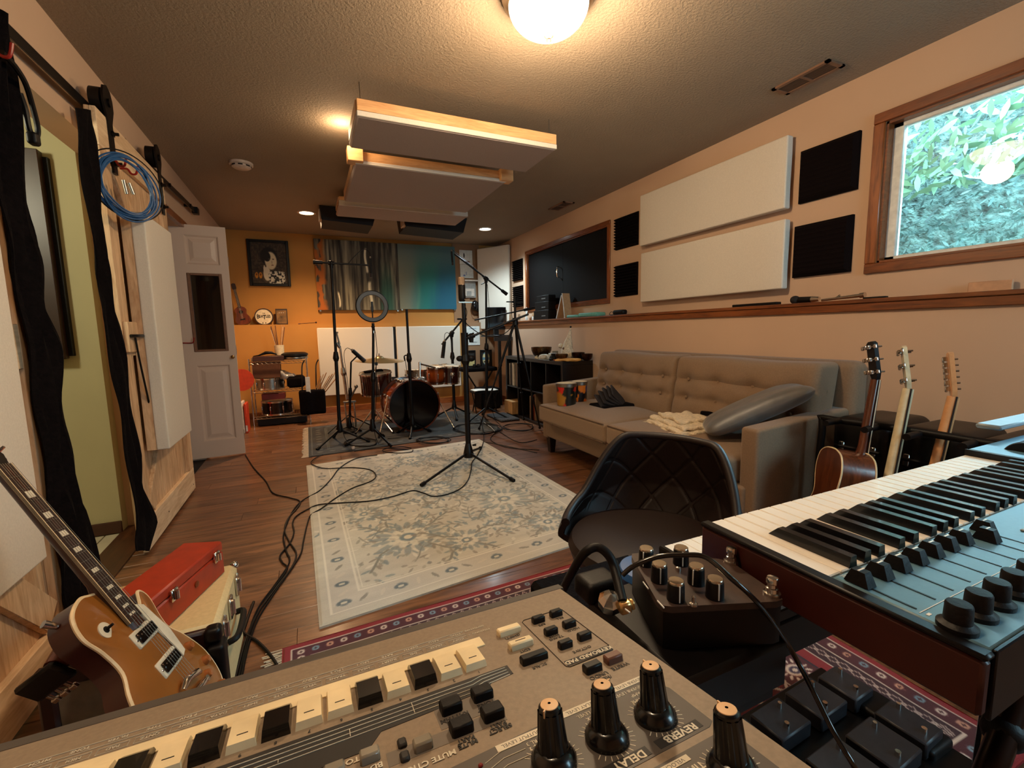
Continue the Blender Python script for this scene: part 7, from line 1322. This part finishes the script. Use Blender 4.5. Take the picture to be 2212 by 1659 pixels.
# the darker guitar behind it
g2 = thing('dark_red_guitar','dark red guitar behind the gold one with headstock by the pine door','guitar',(-.56,1.0,0))
dM = frame((-.50,.98,.16), (-.42,.90,.08), (-.12,-.02,.99)); LO2 = [(x*.72,y*.72) for x,y in LPp]
g = G(dM); g.prism(LO2, -.045, -.004); g.build('body', P('oxblood_lacquer',(34,8,7),.3,coat=.2), g2); g = G(dM); g.tube([(x,y,-.005) for x,y in LO2], .003, 6, closed=True); g.build('body_binding', P('red_binding',(110,44,32),.4), g2)
hp0, hp1 = Dp(196,1320,1.12), Dp(120,1440,1.0); g = G(); g.tube([hp0, hp0.lerp(hp1,.5), hp1], [.018,.026,.022], 12); g.build('neck_heel', P('brown_lacquer',(96,46,24),.25,coat=.4), g2)
hm = frame(Dp(125,1452,1.0), (Dp(75,1490,1.0)-Dp(125,1452,1.0)), (.2,-.3,.9)); g = G(hm); g.box((-.02,-.03,-.01),(.085,.03,.008), bev=.006); hs = g.build('headstock', M_black, g2)
for k in range(3): g = G(hm); g.cyl((.02+.025*k,-.03,0),(.02+.025*k,-.045,0),.004); g.rbox((.02+.025*k,-.052,0),(.009,.007,.005),.004,2); g.cyl((.02+.025*k,-.01,.008),(.02+.025*k,-.01,.02),.004); g.build('tuner', M_chrome, hs)
# ================================================================ CABLES ON THE FLOOR
def floor_cable(pts, lab, r=.0042, z=.006, mat=None): return tag(rope('floor_cable', [U(x,y,'z',z+(.012 if len(q) and q[0] else 0)) for x,y,*q in pts], r, mat or M_cord), lab, 'cable', 'cables on the floor')
R1_ = 1
floor_cable([(530,982),(548,1010),(575,1040),(590,1065),(625,1075),(648,1083),(640,1100),(622,1120),(615,1145),(625,1170),(640,1195),(630,1225),(600,1265),(560,1320),(535,1370),(520,1420),(505,1480)], 'black cable running from the white door down the floor to the amplifier')
floor_cable([(762,972,0),(720,978),(690,985),(672,998,1),(680,1006,1),(705,1012,1),(760,1010,1),(800,1015,1),(812,1028,1),(800,1040,1),(760,1055,1),(722,1078,1),(695,1098,1),(672,1112),(664,1130),(655,1170),(650,1195),(632,1225),(590,1285),(556,1340),(535,1400),(520,1470)], 'black cable looping over the left edge of the pale rug')
floor_cable([(1018,1012,1),(1012,1035,1),(995,1055,1),(965,1068,1),(935,1072,1),(915,1065,1),(890,1060,1),(850,1072,1),(800,1082,1),(740,1086,1),(690,1090,1),(665,1100),(640,1115),(632,1130),(635,1150),(625,1175),(605,1200),(610,1215),(620,1230),(585,1280),(548,1345),(528,1410),(515,1470)], 'black cable crossing the pale rug from the microphone stand')
floor_cable([(815,983,1),(770,990,1),(735,1010,1),(715,1035,1),(690,1060,1),(655,1080),(635,1100),(620,1130),(612,1160),(618,1190),(625,1215),(595,1262),(560,1310),(540,1360),(525,1440)], 'black cable running off the far left corner of the pale rug')
floor_cable([(548,1300),(530,1350),(528,1368),(555,1385),(580,1410),(600,1440),(612,1470)], 'short black cable curling past the red rug corner', .0055)
floor_cable([(1038,905,1),(1045,940,1),(1042,962,1),(1030,985,1),(1020,998,1),(1018,1015,1)], 'cable running beside the pole of the pale rug stand')
for (x, y, rx, ry, n, lab) in ((935,950,34,7,3,'coiled black cable on the drum rug before the bass drum'),(1120,922,32,8,2,'coiled black cable on the bare floor by the black shelf'),(1030,925,48,12,3,'coiled black cable at the right end of the drum rug'),(780,955,34,9,2,'coiled black cable at the left end of the drum rug'),(860,972,32,7,1,'single cable loop at the edge of the drum rug')):
    pts = []
    for k in range(n*10): a = k*2*PI/10; e = 1+.10*math.sin(k*1.7); pts.append(U(x+rx*e*math.cos(a)+k*.15, y+ry*e*math.sin(a)+k*.05, 'z', .014+.0006*k))
    tag(rope('cable_coil', pts, .0045, M_cord), lab, 'cable', 'coils on the floor')
for pts, lab in (([(1062,900),(1085,925),(1070,935),(1060,950),(1090,965),(1130,970),(1165,972)],'cable winding from the far corner towards the sofa leg'),([(1035,905),(1075,930),(1120,955),(1160,950)],'cable curving right towards the sofa'),([(900,975),(960,962),(1040,955),(1100,965),(1160,978)],'long cable lying between the drum rug and the pale rug'),([(765,975),(830,968),(900,972),(960,966)],'cable along the front edge of the drum rug')): floor_cable(pts, lab, .0038)
g = G(); p = U(763,970,'z',.012); g.box((p.x-.014,p.y-.012,.012),(p.x+.014,p.y+.012,.036), bev=.003); tag(g.build('white_plug', M_paint), 'small white plug adaptor on the floor before the drum rug', 'plug')
t = thing('splitter_plug','silver cable splitter on the floor at the right end of the drum rug','plug',tuple(U(1068,928,'z',.012))); g = G(); g.cyl(U(1045,912,'z',.02), U(1062,924,'z',.018), .008,.010,10); g.cyl(U(1060,922,'z',.018), U(1070,933,'z',.016), .011,.006,10); g.build('plug_body', M_chrome, t)
for o in list(COL.objects):
    if '_w' in o: del o['_w']
